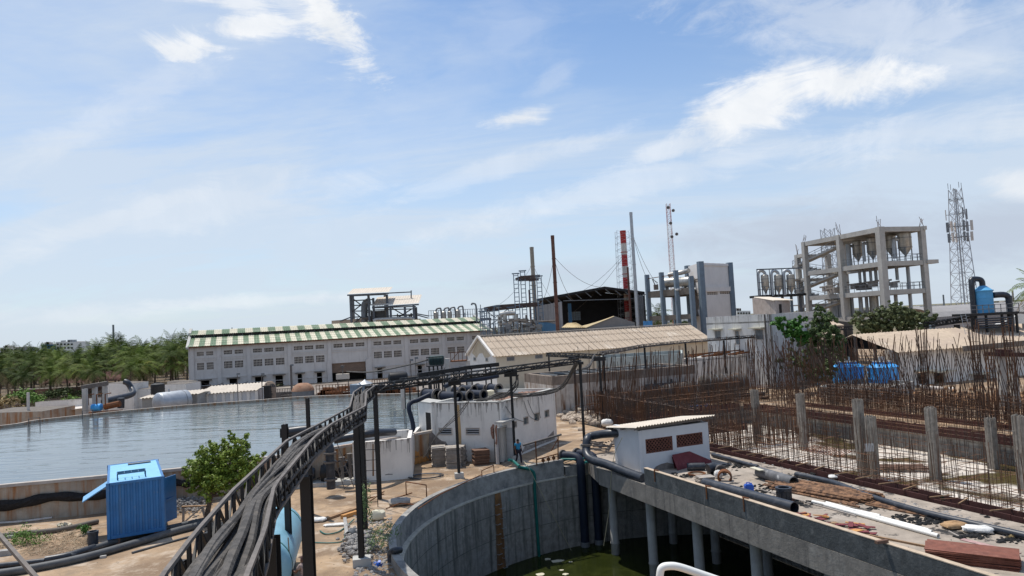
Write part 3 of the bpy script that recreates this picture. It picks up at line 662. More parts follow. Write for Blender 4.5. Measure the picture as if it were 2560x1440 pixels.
for k, (px, py, yt, lab) in enumerate([(1885, 985, 842, 'tall rusty column cage before the white block building'), (2320, 1035, 815, 'tall rusty column cage between blue cooling tanks and white wall'), (2455, 1062, 800, 'tall rusty column cage before the right gabled roof'), (2540, 1062, 795, 'tall rusty column cage at the right frame edge'), (2490, 1075, 812, 'slender rusty column cage between the two right cages'),
                                       (1975, 1010, 850, 'rusty column cage at the foot of the green trees')]):
    p = G(px, py, 0); zt = D(px - 10, yt, p.y).z; mb = MB(); n_ = 10
    for j in range(n_):
        a = 2 * pi * j / n_; mb.tube([(p.x + .28 * cos(a), p.y + .28 * sin(a), 0), (p.x + .27 * cos(a), p.y + .27 * sin(a), zt * .6), (p.x + (.28 + U(0, .18)) * cos(a), p.y + (.28 + U(0, .18)) * sin(a), zt + U(-.7, .1))], .032, 3, False)
    z = .2
    while z < zt * .8:
        mb.tube([(p.x + .31 * cos(a), p.y + .31 * sin(a), z) for a in [k2 * pi / 3 for k2 in range(7)]], .012, 3, False); z += .3
    single(mb, 'column_cage', m_rebar, lab, 'rebar cage', 'rusty rebar column cages standing round the excavation')
def barpile(name, pxl, label, m, n, r, L0, ang, z=DZ, spread=1.0, group=None, cat='bar', layers=3, parts=None):
    """loose bars, each one an object"""
    c = G(*pxl, z); base = None; outs = []
    for i in range(n):
        lay = i * layers // n; t = (i % max(1, n // layers)) / max(1, n / layers) - .5
        if base is None:
            mb = MB(); mb.tube([V((-L0 / 2, 0, 0)), V((0, 0, 0)), V((L0 / 2, 0, 0))], r, 7); base = mb.build(name, m, None, True, origin=(0, 0, 0)); o = base
        else: o = base.copy(); COL.objects.link(o)
        w = V((-sin(ang), cos(ang), 0)); o.location = V((c.x, c.y, z + r + lay * r * 1.9)) + w * ((t + U(-.03, .03)) * spread * (1 - .15 * lay)) + V((0, 0, U(0, .03))) + V((cos(ang), sin(ang), 0)) * U(-.5, .5)
        o.rotation_euler = (0, U(-.006, .006), ang + U(-.085, .085)); tag(o, label, cat, group); outs.append(o)
    return outs
# ================================================================ FOREGROUND LEFT
# container
def shipping_container():
    p0 = G(270, 1350, .3); p1 = G(411, 1328, .3); e = V((.875, .484, 0)); dpt = V((-e.y, e.x, 0)); p1 = p0 + e * 2.55; zb, zt = .3, 2.9; LEN = 6.06
    t = thing('shipping_container', 'bright blue ribbed shipping container by the reservoir wall', 'container', p0)
    def P(a, b, z): return V((p0.x, p0.y, 0)) + e * a + dpt * b + V((0, 0, z))
    mb = MB()
    for a, b in ((.06, .06), (2.38, .06), (.06, LEN - .06), (2.38, LEN - .06)): mb.beam(P(a, b, zb), P(a, b, zt), .14)
    for z in (zb + .08, zt - .06):
        mb.beam(P(.13, .06, z), P(2.31, .06, z), .1, .12 if z > 1 else .16); mb.beam(P(.13, LEN - .06, z), P(2.31, LEN - .06, z), .1, .14)
        mb.beam(P(.06, .13, z), P(.06, LEN - .13, z), .1, .14); mb.beam(P(2.38, .13, z), P(2.38, LEN - .13, z), .1, .14)
    mb.build('frame', m_blue, t)
    def ribs(pa, pb, out, name):
        mb = MB(); n = 9 if (pb - pa).length < 3 else 22; L_ = (pb - pa); w = L_ / n
        for k in range(n):
            a = pa + w * k; pts = [(a, 0), (a + w * .35, 0), (a + w * .5, -.05), (a + w * .85, -.05), (a + w, 0)]
            for (u, o1), (v_, o2) in zip(pts[:-1], pts[1:]):
                q = [u + out * o1, v_ + out * o2]; mb.poly([q[0] + V((0, 0, zb + .16)), q[1] + V((0, 0, zb + .16)), q[1] + V((0, 0, zt - .12)), q[0] + V((0, 0, zt - .12))])
        mb.build(name, m_blue, t)
    ribs(P(.13, .03, 0), P(2.31, .03, 0), -dpt, 'end_panel'); ribs(P(.03, LEN - .13, 0), P(.03, .13, 0), -e, 'side_panel'); ribs(P(2.41, .13, 0), P(2.41, LEN - .13, 0), e, 'side_panel'); ribs(P(2.31, LEN - .03, 0), P(.13, LEN - .03, 0), dpt, 'end_panel')
    mb = MB(); corr(mb, P(.1, .1, zt - .02), P(.1, LEN - .1, zt - .02), P(2.34, LEN - .1, zt - .02), P(2.34, .1, zt - .02), .22, .014); r_ = mb.build('roof', mk('container_roof', (.22, .50, .72), .5, .06, 1.5, stain=((.15, .40, .62), .5, .8, 1)), t)
    # rack on roof
    mb = MB(); z1 = zt + .28
    for k in range(5): mb.beam(P(.45 + k * .3, .55, z1), P(.45 + k * .3, 1.35, z1), .035)
    for k in range(4): mb.beam(P(.45, .55 + k * .26, z1), P(1.65, .55 + k * .26, z1), .035)
    for a, b in ((.45, .55), (1.65, .55), (.45, 1.35), (1.65, 1.35)): mb.beam(P(a, b, zt), P(a, b, z1), .04)
    mb.build('roof_rack', mk('rack_blue', (.03, .11, .20), .6, .1, 2), t)
    mb = MB(); mb.box(P(1.5, LEN - .7, zt + .03), (1.1, .3, .04), math.atan2(e.y, e.x)); mb.build('roof_hatch', m_steel, t)
    # side flap lifted (left) and door open (right)
    mb = MB(); a, b = P(-.02, 1.9, 2.45), P(-.02, 3.3, 2.45); o = -e * 1.05 + V((0, 0, -.62)); mb.hexa([a, b, b + o, a + o, a + V((0, 0, .05)), b + V((0, 0, .05)), b + o + V((0, 0, .05)), a + o + V((0, 0, .05))]); mb.build('window_flap', mk('flap_blue', (.20, .42, .66), .5, .08, 2), t)
    mb = MB(); panel(mb, P(-.015, 3.3, 0), P(-.015, 1.9, 0), (0, 1.4, 1.4, 2.4), 0, .01); mb.build('window', m_dark, t)
    mb = MB(); q = P(2.46, 2.6, 0); q2 = P(2.46, 2.6, 0) + (e * .42 + dpt * .95).normalized() * 1.15
    q = P(2.46, 1.2, 0); q2 = q + (e * .8 + dpt * 1.0).normalized() * .95
    mb.beam(V((q.x, q.y, 1.5)), V((q2.x, q2.y, 1.5)), .05, 2.2); dr_ = mb.build('door', m_blue, t)
    mb = MB(); mb.beam(V((q.x + .1, q.y - .03, 1.5)), V((q2.x, q2.y - .03, 1.5)), .03, .08); mb.build('hinge', m_blue, dr_)
    for a, b in ((.25, .3), (2.2, .3), (.25, LEN - .3), (2.2, LEN - .3)):
        mb = MB(); mb.box(P(a, b, .15), (.5, .35, .3), math.atan2(e.y, e.x)); mb.build('support_block', m_boardb, t)
shipping_container()
# net draped on reservoir wall
def wall_run(x0, x1, n=20):
    pts = []
    for k in range(n + 1):
        x = lerp(x0, x1, k / n); best = min(range(len(rout)), key=lambda i: abs(rout[i].x - x) + (0 if rout[i].y < 52 else 99)); pts.append(rout[best])
    res = [];
    for k in range(n + 1):
        x = lerp(x0, x1, k / n); cands = [i for i in range(len(rout)) if rout[i].y < 53 and (rout[i].x - x) * (rout[(i + 1) % len(rout)].x - x) <= 0 and rout[i].x != rout[(i + 1) % len(rout)].x]
        if cands: i = cands[0]; a, b = rout[i], rout[(i + 1) % len(rout)]; res.append(lerp(a, b, (x - a.x) / (b.x - a.x)))
    return res
def net(x0, x1, h0, h1, zc, label):
    pts = wall_run(x0, x1, 40); mb = MB(); rows = 7; grid = []
    for k, p in enumerate(pts):
        f = k / len(pts); hh = lerp(h0, h1, f) * (1 - .12 * sin(k * .9)); zz = zc + .1 * sin(k * .35) + (.12 * f); row = []
        for j in range(rows):
            g_ = j / (rows - 1); row.append(V((p.x, p.y - .08 - .16 * sin(pi * g_) - .05 * R(), zz + (g_ - .5) * hh)))
        grid.append(row)
    for k in range(len(grid) - 1):
        for j in range(rows - 1): mb.poly([grid[k][j], grid[k + 1][j], grid[k + 1][j + 1], grid[k][j + 1]])
    single(mb, 'shade_net', mk('black_net', (.022, .020, .02), .9, .4, 8, bump=.8, bsc=6), label, 'netting', 'black netting strung along the reservoir wall')
net(-31, -22.2, .62, .42, 1.02, 'long black net sagging along reservoir wall left of container'); net(-20.4, -17.2, .42, .36, 1.22, 'short black net bundle on wall between container and tree')
# long pipes on ground in front of container
def gpipe(pxs, r, label, name='pipe', m=None, z=None, cat='pipe', group=None, n=12, caps=True, hollow=False, sub=4):
    z = r if z is None else z; pts = [G(x, y, z) for x, y in pxs]; pts = spline(pts, sub) if len(pts) > 2 else pts; mb = MB()
    if hollow: mb.ring(pts[0], pts[-1], r, r * .88, 20)
    else: mb.tube(pts, r, n, caps)
    return single(mb, name, m or m_hdpe, label, cat, group, True)
m_pipeg = mk('dusty_pipe', (.085, .09, .095), .6, .25, 2, stain=((.17, .16, .15), .5, .8, .6), spec=.4)
gpipe([(-60, 1441), (60, 1424), (200, 1396), (330, 1360), (430, 1330), (520, 1307)], .17, 'dark grey long pipe on the ground before container, nearest the dirt road', m=m_pipeg)
gpipe([(175, 1390), (260, 1362), (340, 1338), (430, 1318), (530, 1296)], .14, 'dark grey long pipe on the ground closest to the container', m=m_pipeg)
gpipe([(112, 1400), (175, 1388), (236, 1368)], .16, 'short black pipe offcut lying left of the upright pipe stub')
gpipe([(330, 1382), (400, 1362), (480, 1340)], .05, 'thin grey hose in front of the two long pipes', m=m_pipeg)
gpipe([(-40, 1345), (60, 1333), (150, 1324), (245, 1303)], .13, 'brown dusty pipe along the foot of reservoir wall', m=mk('brown_pipe', (.16, .14, .12), .8, .2, 2))
gpipe([(-30, 1309), (60, 1303), (130, 1294)], .06, 'thin pale pipe at the foot of reservoir wall', m=m_whitep)
gpipe([(-40, 1418), (40, 1410), (112, 1402)], .12, 'black pipe with bluish ribs at the lower left corner')
def stub(px, py, ytop, w, label, m=m_hdpe):
    p = G(px, py, 0); zt = D(px, ytop, p.y).z; r = w / 2 / F * p.y; mb = MB(); mb.ring(p, V((p.x, p.y, zt)), r, r * .75, 24)
    mb.ring(V((p.x, p.y, zt - .12)), V((p.x, p.y, zt + .004)), r * 1.12, r * .99, 24); return single(mb, 'pipe_stub', m, label, 'pipe stub', None, True)
stub(233, 1372, 1328, 23, 'black upright pipe stub in front of the container')
# lower left pole close to the camera
mb = MB(); mb.beam(D(-30, 1305, 13), D(95, 1450, 11), .06, .06); single(mb, 'loose_pole', m_rail, 'grey square pole slanting through the lower left corner', 'pole')
# near white handrail bottom centre
mb = MB(); y0 = 8.0
mb.tube(spline([D(1648, 1475, y0), D(1650, 1436, y0), D(1655, 1420, y0), D(1672, 1415, y0), D(1700, 1418, y0), D(1760, 1438, y0), D(1830, 1462, y0)], 5), .042, 12); single(mb, 'guard_rail', m_pvc, 'white curved tubular guard rail at bottom centre', 'guard rail', None, True)
# tree + shrubs
tb = G(515, 1305, 0); Yt = tb.y
def bl(px, py, rx, rz, y=Yt, ry=None): p = D(px, py, y); k = y / F; return (p, (rx * k, (ry or rx) * k, rz * k))
tree('lime_tree', 'small bright green tree by reservoir wall beside the container', tb, [bl(520, 1165, 52, 45), bl(570, 1140, 55, 40, Yt + .5), bl(600, 1180, 48, 40), bl(545, 1205, 55, 38, Yt - .4), bl(500, 1205, 34, 30), bl(596, 1110, 28, 26), bl(640, 1150, 22, 22), bl(535, 1122, 22, 20), bl(622, 1212, 30, 22), bl(478, 1185, 22, 20), bl(580, 1090, 14, 14)], 26000, .075, m_leaf, .13)
bush('weed_bush', 'scraggly green bush left of the upright pipe stub', G(65, 1355, .1), (1.6, .9, .9), 1300, .05, m_scrub_veg)
bush('weed_bush', 'small green weed clump beside the pipe stub and container', G(207, 1335, .05), (.5, .4, .5), 500, .05, m_leafb)
bush('weed_bush', 'small green weed by the black pipe at lower left', G(45, 1412, .05), (.3, .3, .35), 260, .05, m_leafb)
mb = MB()
for _ in range(900):
    p = G(U(60, 240), U(1325, 1388), 0); a = U(0, 6.28); l = U(.08, .35); mb.beam(p + V((0, 0, U(0, .06))), p + V((cos(a) * l, sin(a) * l, U(.01, .12))), .012)
single(mb, 'dry_twigs', mk('straw', (.42, .33, .22), .95, .3, 3), 'pale dry twigs and straw scattered left of the container', 'twigs', kind='stuff')
mb = MB()
for _ in range(700):
    p = G(460 + random.gauss(0, 26), 1262 + random.gauss(0, 12), 0); d = max(0, 1 - abs(p.x - G(460, 1262, 0).x) / 2.2); rock(mb, (p.x, p.y, U(0, .45) * d), U(.04, .09), 5)
single(mb, 'gravel_heap', m_gravel, 'heap of grey crushed gravel between container and tree', 'gravel', kind='stuff')
# trestle
def trestle():
    p = G(470, 1305, 0); t = thing('timber_trestle', 'rough timber trestle standing beside the tree trunk', 'trestle', p)
    mb = MB(); mb.beam(p + V((-.3, 0, .8)), p + V((1.0, .25, .72)), .18, .06); mb.build('top', m_wood, t)
    for a, b in ((-.2, -.25), (.75, .95)): mb = MB(); mb.beam(p + V((a, 0, .76)), p + V((b, 0, 0)), .1); mb.build('leg', m_board, t)
    mb = MB(); mb.beam(p + V((.7, 0, .7)), p + V((-.15, -.3, 0)), .07); mb.build('brace', m_board, t)
trestle()
mb = MB(); p = G(160, 1317, .1); leaves(mb, p + V((0, 0, .1)), (.45, .25, .12), 60, .12, .3); single(mb, 'crumpled_sheet', m_creams, 'crumpled yellow and white plastic sheet on dirt', 'plastic sheet')
for k, (x, y, s_) in enumerate([(14, 1388, .35), (28, 1345, .2), (258, 1395, .15)]):
    mb = MB(); p = G(x, y, 0); mb.box(p + V((0, 0, s_ * .35)), (s_ * 1.6, s_, s_ * .7), .3); single(mb, 'concrete_block', m_conc, ['square concrete block lying at the lower left edge', 'small grey block beside the scraggly bush', 'small tan stone below the container pipes'][k], 'block')
# ================================================================ CABLE BRIDGE
BZ = 6.6
leftr = [(382, 1480), (407, 1440), (485, 1337), (582, 1227), (717, 1102), (800, 1059), (874, 1019), (884, 981), (905, 967)]
rightr = [(604, 1480), (617, 1440), (662, 1327), (685, 1217), (747, 1142), (785, 1095), (831, 1059), (913, 1016), (916, 980), (936, 965)]
lp = [G(x, y, BZ) for x, y in leftr]; rp = [G(x, y, BZ) for x, y in rightr]
def resamp(pts, n):
    ls = [0]
    for i in range(1, len(pts)): ls.append(ls[-1] + (pts[i] - pts[i - 1]).length)
    out = []
    for k in range(n + 1):
        d = ls[-1] * k / n; i = max(j for j in range(len(ls)) if ls[j] <= d + 1e-9); i = min(i, len(pts) - 2)
        out.append(lerp(pts[i], pts[i + 1], (d - ls[i]) / max(1e-6, ls[i + 1] - ls[i])))
    return out
NB_ = 44; lr = resamp(lp, NB_); rr_ = resamp(rp, NB_)
bridge = thing('cable_bridge', 'black steel truss bridge carrying thick cables down to the lower edge', 'cable bridge', (lr[20].x, lr[20].y, 5.9))
dn = V((0, 0, -.52))
for side, pts in (('side_truss', lr), ('side_truss', rr_)):
    mb = MB()
    for k in range(NB_):
        mb.cur = 0; mb.beam(pts[k], pts[k + 1], .062, .055); mb.beam(pts[k] + dn, pts[k + 1] + dn, .06, .06)
        mb.cur = 1; mb.beam(pts[k], pts[k] + dn, .05, .05)
        mb.beam(pts[k] + dn, pts[k + 1], .04, .04) if k % 2 else mb.beam(pts[k], pts[k + 1] + dn, .04, .04)
    mb.build(side, [m_rail, m_black], bridge)
mb = MB()
for k in range(NB_ + 1): mb.beam(lr[k] + dn, rr_[k] + dn, .05, .05)
for k in range(NB_): mb.beam(lr[k] + dn, rr_[k + 1] + dn, .03, .03)
mb.build('cross_bars', m_black, bridge)
ph = [U(0, 6) for _ in range(40)]
for c in range(26):
    mb = MB(); pts = []; off = .14 + .83 * (c + .5) / 26; r_ = .042 + .03 * (c % 3 == 0)
    for k in range(0, NB_ + 1):
        f = off + .045 * sin(k * .34 + ph[c]) + .018 * sin(k * 1.1 + ph[c + 10]); f = min(.94, max(.12, f)); pts.append(lerp(lr[k], rr_[k], f) + V((0, 0, -.38 + .12 * sin(k * .38 + ph[c + 5]) + .05 * (c % 4))))
    mb.tube(spline(pts, 2), r_, 7); single(mb, 'cable', m_hose, 'thick dusty black cable lying in the truss bridge', 'cable', 'thick black cables lying in the truss bridge', True)
def post(px, py, ztop, w, label, base=True, ground=0.0, name='steel_post', cap=None, pos=None, lean=(0, 0)):
    p = pos or G(px, py, ground); t = thing(name, label, 'post', (p.x, p.y, 0), 'black steel posts carrying the cable racks'); mb = MB()
    q = V((p.x + lean[0], p.y + lean[1], ztop)); fw = w * .5
    for s_ in (-1, 1): mb.beam(V((p.x, p.y + s_ * fw * .9, 0)), q + V((0, s_ * fw * .9, 0)), w, .02, up=(0, 1, 0))
    mb.beam(V((p.x, p.y, 0)), q, .02 + w * .3, w * .86, up=(0, 1, 0)); mb.build('shaft', m_black, t)
    if base: mb = MB(); mb.box((p.x, p.y, .16), (w * 3.2, w * 2.6, .32), .2); mb.build('footing', m_concL, t)
    if cap: mb = MB(); mb.box((q.x, q.y, ztop - cap[2] / 2 + .05), cap, .1); mb.build('cap', m_black, t)
    return t
post(0, 0, 6.05, .24, 'thick black post under the bridge right of pale blue tank', False, pos=V((-5.04, 17.0, 0))); post(0, 0, 6.05, .25, 'thickest black post in front of pale blue tank', False, pos=V((-4.18, 12.0, 0)))
post(0, 0, 6.05, .2, 'black post under the bridge left rail by the man in cap', False, pos=G(508, 1345, 6.0) + V((0, .2, 0))); post(0, 0, 6.05, .2, 'black post under the bridge at its lower left end', False, pos=G(452, 1412, 6.0))
post(0, 0, 6.05, .2, 'black post behind bridge above the pump set', False, pos=G(716, 1185, 4.2)); post(0, 0, 6.05, .18, 'black post behind bridge left of the vertical pump pipe', False, pos=G(775, 1165, 2.5))
post(905, 1413, 6.0, .22, 'tall black post on concrete footing beside the pit rim weeds'); post(914, 1322, 6.0, .2, 'tall black post just behind the footing post and ladder', False)
post(950, 1248, 6.3, .2, 'tall black post with wide cap where the bridge meets the rack', False, cap=(1.1, .5, .45))
post(1148, 1195, 6.0, .17, 'tall black post on footing in front of the stacked boards', cap=(.8, .3, .3)); post(1288, 1150, 6.2, .18, 'tall black post beside the man in blue shirt', cap=(.9, .3, .5))
post(1462, 1122, 6.3, .19, 'tall black post between the pump building and deck shed', cap=(.5, .3, .2)); post(1508, 1062, 6.0, .2, 'black post left of the rebar with wide cap', False, cap=(1.1, .4, .35)); post(1443, 1045, 5.9, .18, 'dark brown post behind the tall post by the pump building', False, cap=(1.0, .4, .35))
post(1378, 1000, 5.7, .2, 'black post in front of the stained concrete tank corner', False, cap=(.5, .3, .3))
for k, (x, y, lab) in enumerate([(1620, 1010, 'rusty black rack post before the stained concrete tank'), (1722, 990, 'rusty black rack post right of the stained concrete tank'), (1818, 978, 'rusty black rack post behind the grey horizontal vessel'), (1926, 965, 'black rack post at corner of white block building'), (1517, 1030, 'rusty black rack post rising through the first rebars')]): post(x, y, 6.1, .19, lab, False)
# ladder by the post
def ladder(p, q, w, n, label, m=m_black, name='ladder', t_=.035):
    p, q = V(p), V(q); d = (q - p).normalized(); x = d.cross(V((0, 1, .01))).normalized() * w / 2; t = thing(name, label, 'ladder', p)
    for s_ in (-1, 1): mb = MB(); mb.beam(p + x * s_, q + x * s_, t_); mb.build('rail', m, t)
    for k in range(n):
        c = lerp(p, q, (k + .5) / n); mb = MB(); mb.beam(c - x, c + x, t_ * .8); mb.build('rung', m, t)
p = G(932, 1268, 0); ladder(p, V((p.x, p.y, 6.1)), .55, 11, 'tall thin black ladder standing beside the rack post')
p = G(874, 1222, 0); ladder(p, p + V((-1.0, .4, 2.6)), .55, 7, 'grey wooden ladder leaning by the pump set', m_rail)
# racks
def rack(p, q, label, w=.45, h=.4, n=None, m=m_black, t_=.06):
    p, q = V(p), V(q); mb = MB(); truss(mb, p, q, w, h, n or max(6, int((q - p).length / .9)), t_)
    sd = (q - p).cross(V((0, 0, 1))).normalized()
    for k in range(5): o = sd * (w * (k - 2) / 5.5); mb.tube([lerp(p, q, j / 8) + o + V((0, 0, U(-.12, .02))) for j in range(9)], .045, 5, False)
    return single(mb, 'cable_rack', m, label, 'cable rack', 'black lattice cable racks over the yard')
RK = 6.25
a1, a2, a3, a4 = G(940, 968, RK), G(1140, 952, RK - .1), G(1270, 929, RK), G(1440, 908, RK + .2)
a1 = V((-7.9, 40.3, RK)); a2 = V((-3.92, 45.3, RK)); a3 = V((-.4, 50.2, RK)); a4 = V((4.7, 53.2, RK + .2))
rack(a1, a2, 'black lattice rack from the bridge end to the second tall post', .6, .4); rack(a2, a3, 'black lattice rack above the flat roof of pump building'); rack(a3, a4, 'black lattice rack spanning to post beside deck shed'); rack(G(1370, 886, 5.9), V((7.5, 65.3, 6.05)), 'black lattice rack in front of cream wall')
pts = [V((7.6, 65.4, 6.3)), G(1620, 1010, 0) + V((0, 0, 6.3)), G(1722, 990, 0) + V((0, 0, 6.3)), G(1818, 978, 0) + V((0, 0, 6.3)), G(1926, 965, 0) + V((0, 0, 6.3)), G(1926, 965, 0) + V((7, 2, 6.3))]
rl = ['rusty lattice rack from the capped post toward tank', 'rusty lattice rack over the stained concrete tank end', 'rusty lattice rack crossing before the cream roof end', 'black lattice rack before white block building windows', 'black lattice rack running into the green trees']
for k in range(5): rack(pts[k], pts[k + 1], rl[k], .4, .3, m=m_rail if k < 3 else m_black, t_=.05)
# I-beams beyond
for (x0, y0, x1, y1, dd, lab) in [(1048, 992 - 0, 1048, 992, 60, ''), ]: pass
def platform_beam(x0, y0, x1, y1, yd, label, legs=3, foot=0):
    p, q = D(x0, y0, yd), D(x1, y1, yd + 2); t = thing('pipe_trestle', label, 'pipe trestle', (p.x, p.y, 0)); mb = MB(); mb.beam(p, q, .3, .35); mb.build('beam', m_black, t)
    for k in range(legs):
        c = lerp(p, q, (k + .3) / legs)
        for o in (0, .5): mb = MB(); mb.beam(V((c.x + o, c.y, foot)), V((c.x + o, c.y, c.z)), .13); mb.build('leg', m_black, t)
platform_beam(1045, 938, 1160, 921, 62, 'black steel trestle beam behind the roof pipes, lower one'); platform_beam(1150, 921, 1246, 911, 66, 'black steel trestle beam with stub posts before the gable wall', 2); platform_beam(1000, 950, 1100, 940, 70, 'black trestle standing in the reservoir behind the rack', 3, 1.5)
# hanging cable bundles
def cables(pq, label, n=7, r=.03, grp=None):
    for c in range(n):
        pts = [V(p) + V((U(-.15, .15), U(-.15, .15), U(-.12, .12))) for p in pq]; mb = MB(); mb.tube(spline(pts, 5), r, 5, False); single(mb, 'cable', m_hose, label, 'cable', grp or label, True)
cables([G(1440, 910, 6.3), D(1405, 968, 53), D(1345, 985, 52), D(1295, 988, 51.5), D(1250, 985, 52), D(1215, 1000, 51)], 'black cable drooping from post onto the pump building roof', 11, .035)
cables([D(1295, 935, 50.3), D(1290, 965, 50.3), D(1255, 990, 50.5), D(1190, 1002, 50.8)], 'black cable hanging from the rack onto pump building roof', 6, .035)
cables([D(1487, 888, 65), D(1470, 915, 58), D(1448, 925, 53.5)], 'grey cable slung between two capped posts', 5, .045)
cables([D(1172, 1004, 50), D(1140, 1040, 49.6), D(1100, 1085, 49.3), D(1060, 1140, 49)], 'grey cable running down the pump building left front', 3, .025)
cables([D(870, 928, 98), D(930, 928, 85), D(1010, 915, 75), D(1065, 898, 70)], 'thick dark cable swinging across to the caged drum', 1, .09)
# pale blue tank
def hvessel(p, q, r, label, m, name='storage_tank', legs=True, band=None, dome=.35, zleg=0, cat='tank', nz=0):
    p, q = V(p), V(q); L_ = (q - p).length; ax = (q - p).normalized(); t = thing(name, label, cat, (p.x, p.y, zleg)); mb = MB()
    pr = [(.02, -dome * r)] + [(r * sin(a), -dome * r * cos(a)) for a in (.3, .6, .9, 1.2, 1.5)] + [(r, 0), (r, L_)] + [(r * cos(a), L_ + dome * r * sin(a)) for a in (.3, .6, .9, 1.2)] + [(.02, L_ + dome * r)]
    mb.lathe(p, pr, 32, ax); mb.build('shell', m, t, True)
    if legs:
        for f in (.2, .8): c = lerp(p, q, f); mb = MB(); sd = ax.cross(V((0, 0, 1))).normalized(); mb.beam(c - sd * r * .75 + V((0, 0, (zleg - c.z) / 2 - r * .3)), c + sd * r * .75 + V((0, 0, (zleg - c.z) / 2 - r * .3)), .2, max(.1, c.z - zleg - r * .5)); mb.build('saddle', m_steel, t)
    if band: 
        for f in band: c = lerp(p, q, f); mb = MB(); mb.lathe(c - ax * .04, [(r + .012, 0), (r + .012, .08)], 32, ax); mb.build('band', m_teal if m is m_pale else m_steel, t, True)
    for k in range(nz): c = lerp(p, q, (k + .6) / (nz + .6)); mb = MB(); mb.tube([c + V((0, 0, r * .9)), c + V((0, 0, r + .35))], .1, 8); mb.build('nozzle', m, t)
    return t
tk = hvessel((-9.2, 25.2, 1.35), (-10.25, 30.2, 1.35), 1.08, 'pale blue cylindrical tank lying under the cable bridge', m_pale, band=[.93, .04], nz=1)
# --- persons
def person(p, face, label, pose, shirt, trous, hair, h=1.68, cap=None, sleeves=.55):
    """body grown from one skinned skeleton; clothes, hair are children. pose: dict of joint offsets in body frame (x right, y forward, z up)"""
    s = h / 1.7; t = thing('person', label, 'person', p)
    J = dict(pel=(0, 0, .93), sp=(0, .0, 1.12), ch=(0, .01, 1.32), nk=(0, .0, 1.46), hd=(0, .03, 1.57), ht=(0, .02, 1.68), ls=(-.19, 0, 1.40), le=(-.24, -.02, 1.12), lw=(-.25, .08, .88), lh=(-.25, .11, .80), rs=(.19, 0, 1.40), re=(.24, -.02, 1.12), rw=(.25, .08, .88), rh=(.25, .11, .80),
             lp=(-.09, 0, .90), lk=(-.11, .02, .50), la=(-.11, -.03, .09), lf=(-.12, .12, .04), rp=(.09, 0, .90), rk=(.11, .02, .50), ra=(.11, -.03, .09), rf=(.12, .12, .04)); J.update(pose)
    rad = dict(pel=.135, sp=.12, ch=.145, nk=.058, hd=.095, ht=.075, ls=.062, le=.043, lw=.03, lh=.035, rs=.062, re=.043, rw=.03, rh=.035, lp=.085, lk=.058, la=.04, lf=.035, rp=.085, rk=.058, ra=.04, rf=.035)
    def skin(name, chain, mat, k=1.0, par=t, over=None, sub=2, hands=False):
        names = []; 
        for a, b in chain:
            for q in (a, b):
                if q not in names: names.append(q)
        vs = [V(J[q]) * s for q in names]; es = [(names.index(a), names.index(b)) for a, b in chain]; rs = [rad[q] * (over or {}).get(q, k) * s for q in names]
        if hands:
            for w_, hnd, sx in (('lw', 'lh', -1), ('rw', 'rh', 1)):
                if w_ not in names: continue
                wv = V(J[w_]) * s; hv = V(J[hnd]) * s; dd = (hv - wv).normalized(); sd, up_ = perp(dd); hi_ = names.index(hnd)
                for f, ln in ((-.027, .05), (-.009, .065), (.009, .068), (.026, .058)):
                    b0 = hv + sd * f * s + dd * .03 * s; i = len(vs); vs += [b0, b0 + dd * ln * s * .6, b0 + dd * ln * s + up_ * .015]; rs += [.0105 * s, .0095 * s, .008 * s]; es += [(hi_, i), (i, i + 1), (i + 1, i + 2)]
                i = len(vs); vs += [wv + dd * .03 * s + sd * .03 * s * sx, wv + dd * .075 * s + sd * .055 * s * sx]; rs += [.012 * s, .0095 * s]; es += [(names.index(w_), i), (i, i + 1)]
        me = bpy.data.meshes.new(name); me.from_pydata([tuple(v) for v in vs], es, []); o = bpy.data.objects.new(name, me); COL.objects.link(o); o.parent = par
        md = o.modifiers.new('Skin', 'SKIN'); md.use_smooth_shade = True
        if not me.skin_vertices: return o
        for i, r in enumerate(rs): me.skin_vertices[0].data[i].radius = (r, r)
        me.skin_vertices[0].data[0].use_root = True
        sb = o.modifiers.new('Subsurf', 'SUBSURF'); sb.levels = sb.render_levels = sub; me.materials.append(mat); return o
    skin('body', [('pel', 'sp'), ('sp', 'ch'), ('ch', 'nk'), ('nk', 'hd'), ('hd', 'ht'), ('ch', 'ls'), ('ls', 'le'), ('le', 'lw'), ('lw', 'lh'), ('ch', 'rs'), ('rs', 're'), ('re', 'rw'), ('rw', 'rh'), ('pel', 'lp'), ('lp', 'lk'), ('lk', 'la'), ('la', 'lf'), ('pel', 'rp'), ('rp', 'rk'), ('rk', 'ra'), ('ra', 'rf')], m_skin, hands=True)
    for nm in ('le', 're'):
        sh = 'ls' if nm == 'le' else 'rs'; J[nm + 'm'] = tuple(V(J[sh]) * (1 - sleeves) + V(J[nm]) * sleeves); rad[nm + 'm'] = .058
    skin('shirt', [('pel', 'sp'), ('sp', 'ch'), ('ch', 'ls'), ('ls', 'lem'), ('ch', 'rs'), ('rs', 'rem')], shirt, 1.22)
    J['lkm'] = J['la']; skin('trousers', [('pel', 'lp'), ('lp', 'lk'), ('lk', 'la'), ('pel', 'rp'), ('rp', 'rk'), ('rk', 'ra')], trous, 1.25, over={'la': 1.6, 'ra': 1.6})
    hd = V(J['hd']) * s; mb = MB(); pr = [(.098 * s * cos(a), .105 * s * sin(a)) for a in [k * pi / 2 / 5 for k in range(-1, 5)]] + [(.004, .105 * s)]
    mb.lathe(V(p) + hd + V((0, -.012, .035)), pr, 16); 
    if cap: mb.prism([(p[0] + hd.x + x_ * s, p[1] + hd.y + y_ * s) for x_, y_ in ((-.07, .07), (.07, .07), (.05, .18), (-.05, .18))], p[2] + hd.z + .05, p[2] + hd.z + .065)
    mb.build('cap' if cap else 'hair', cap or hair, t, True)
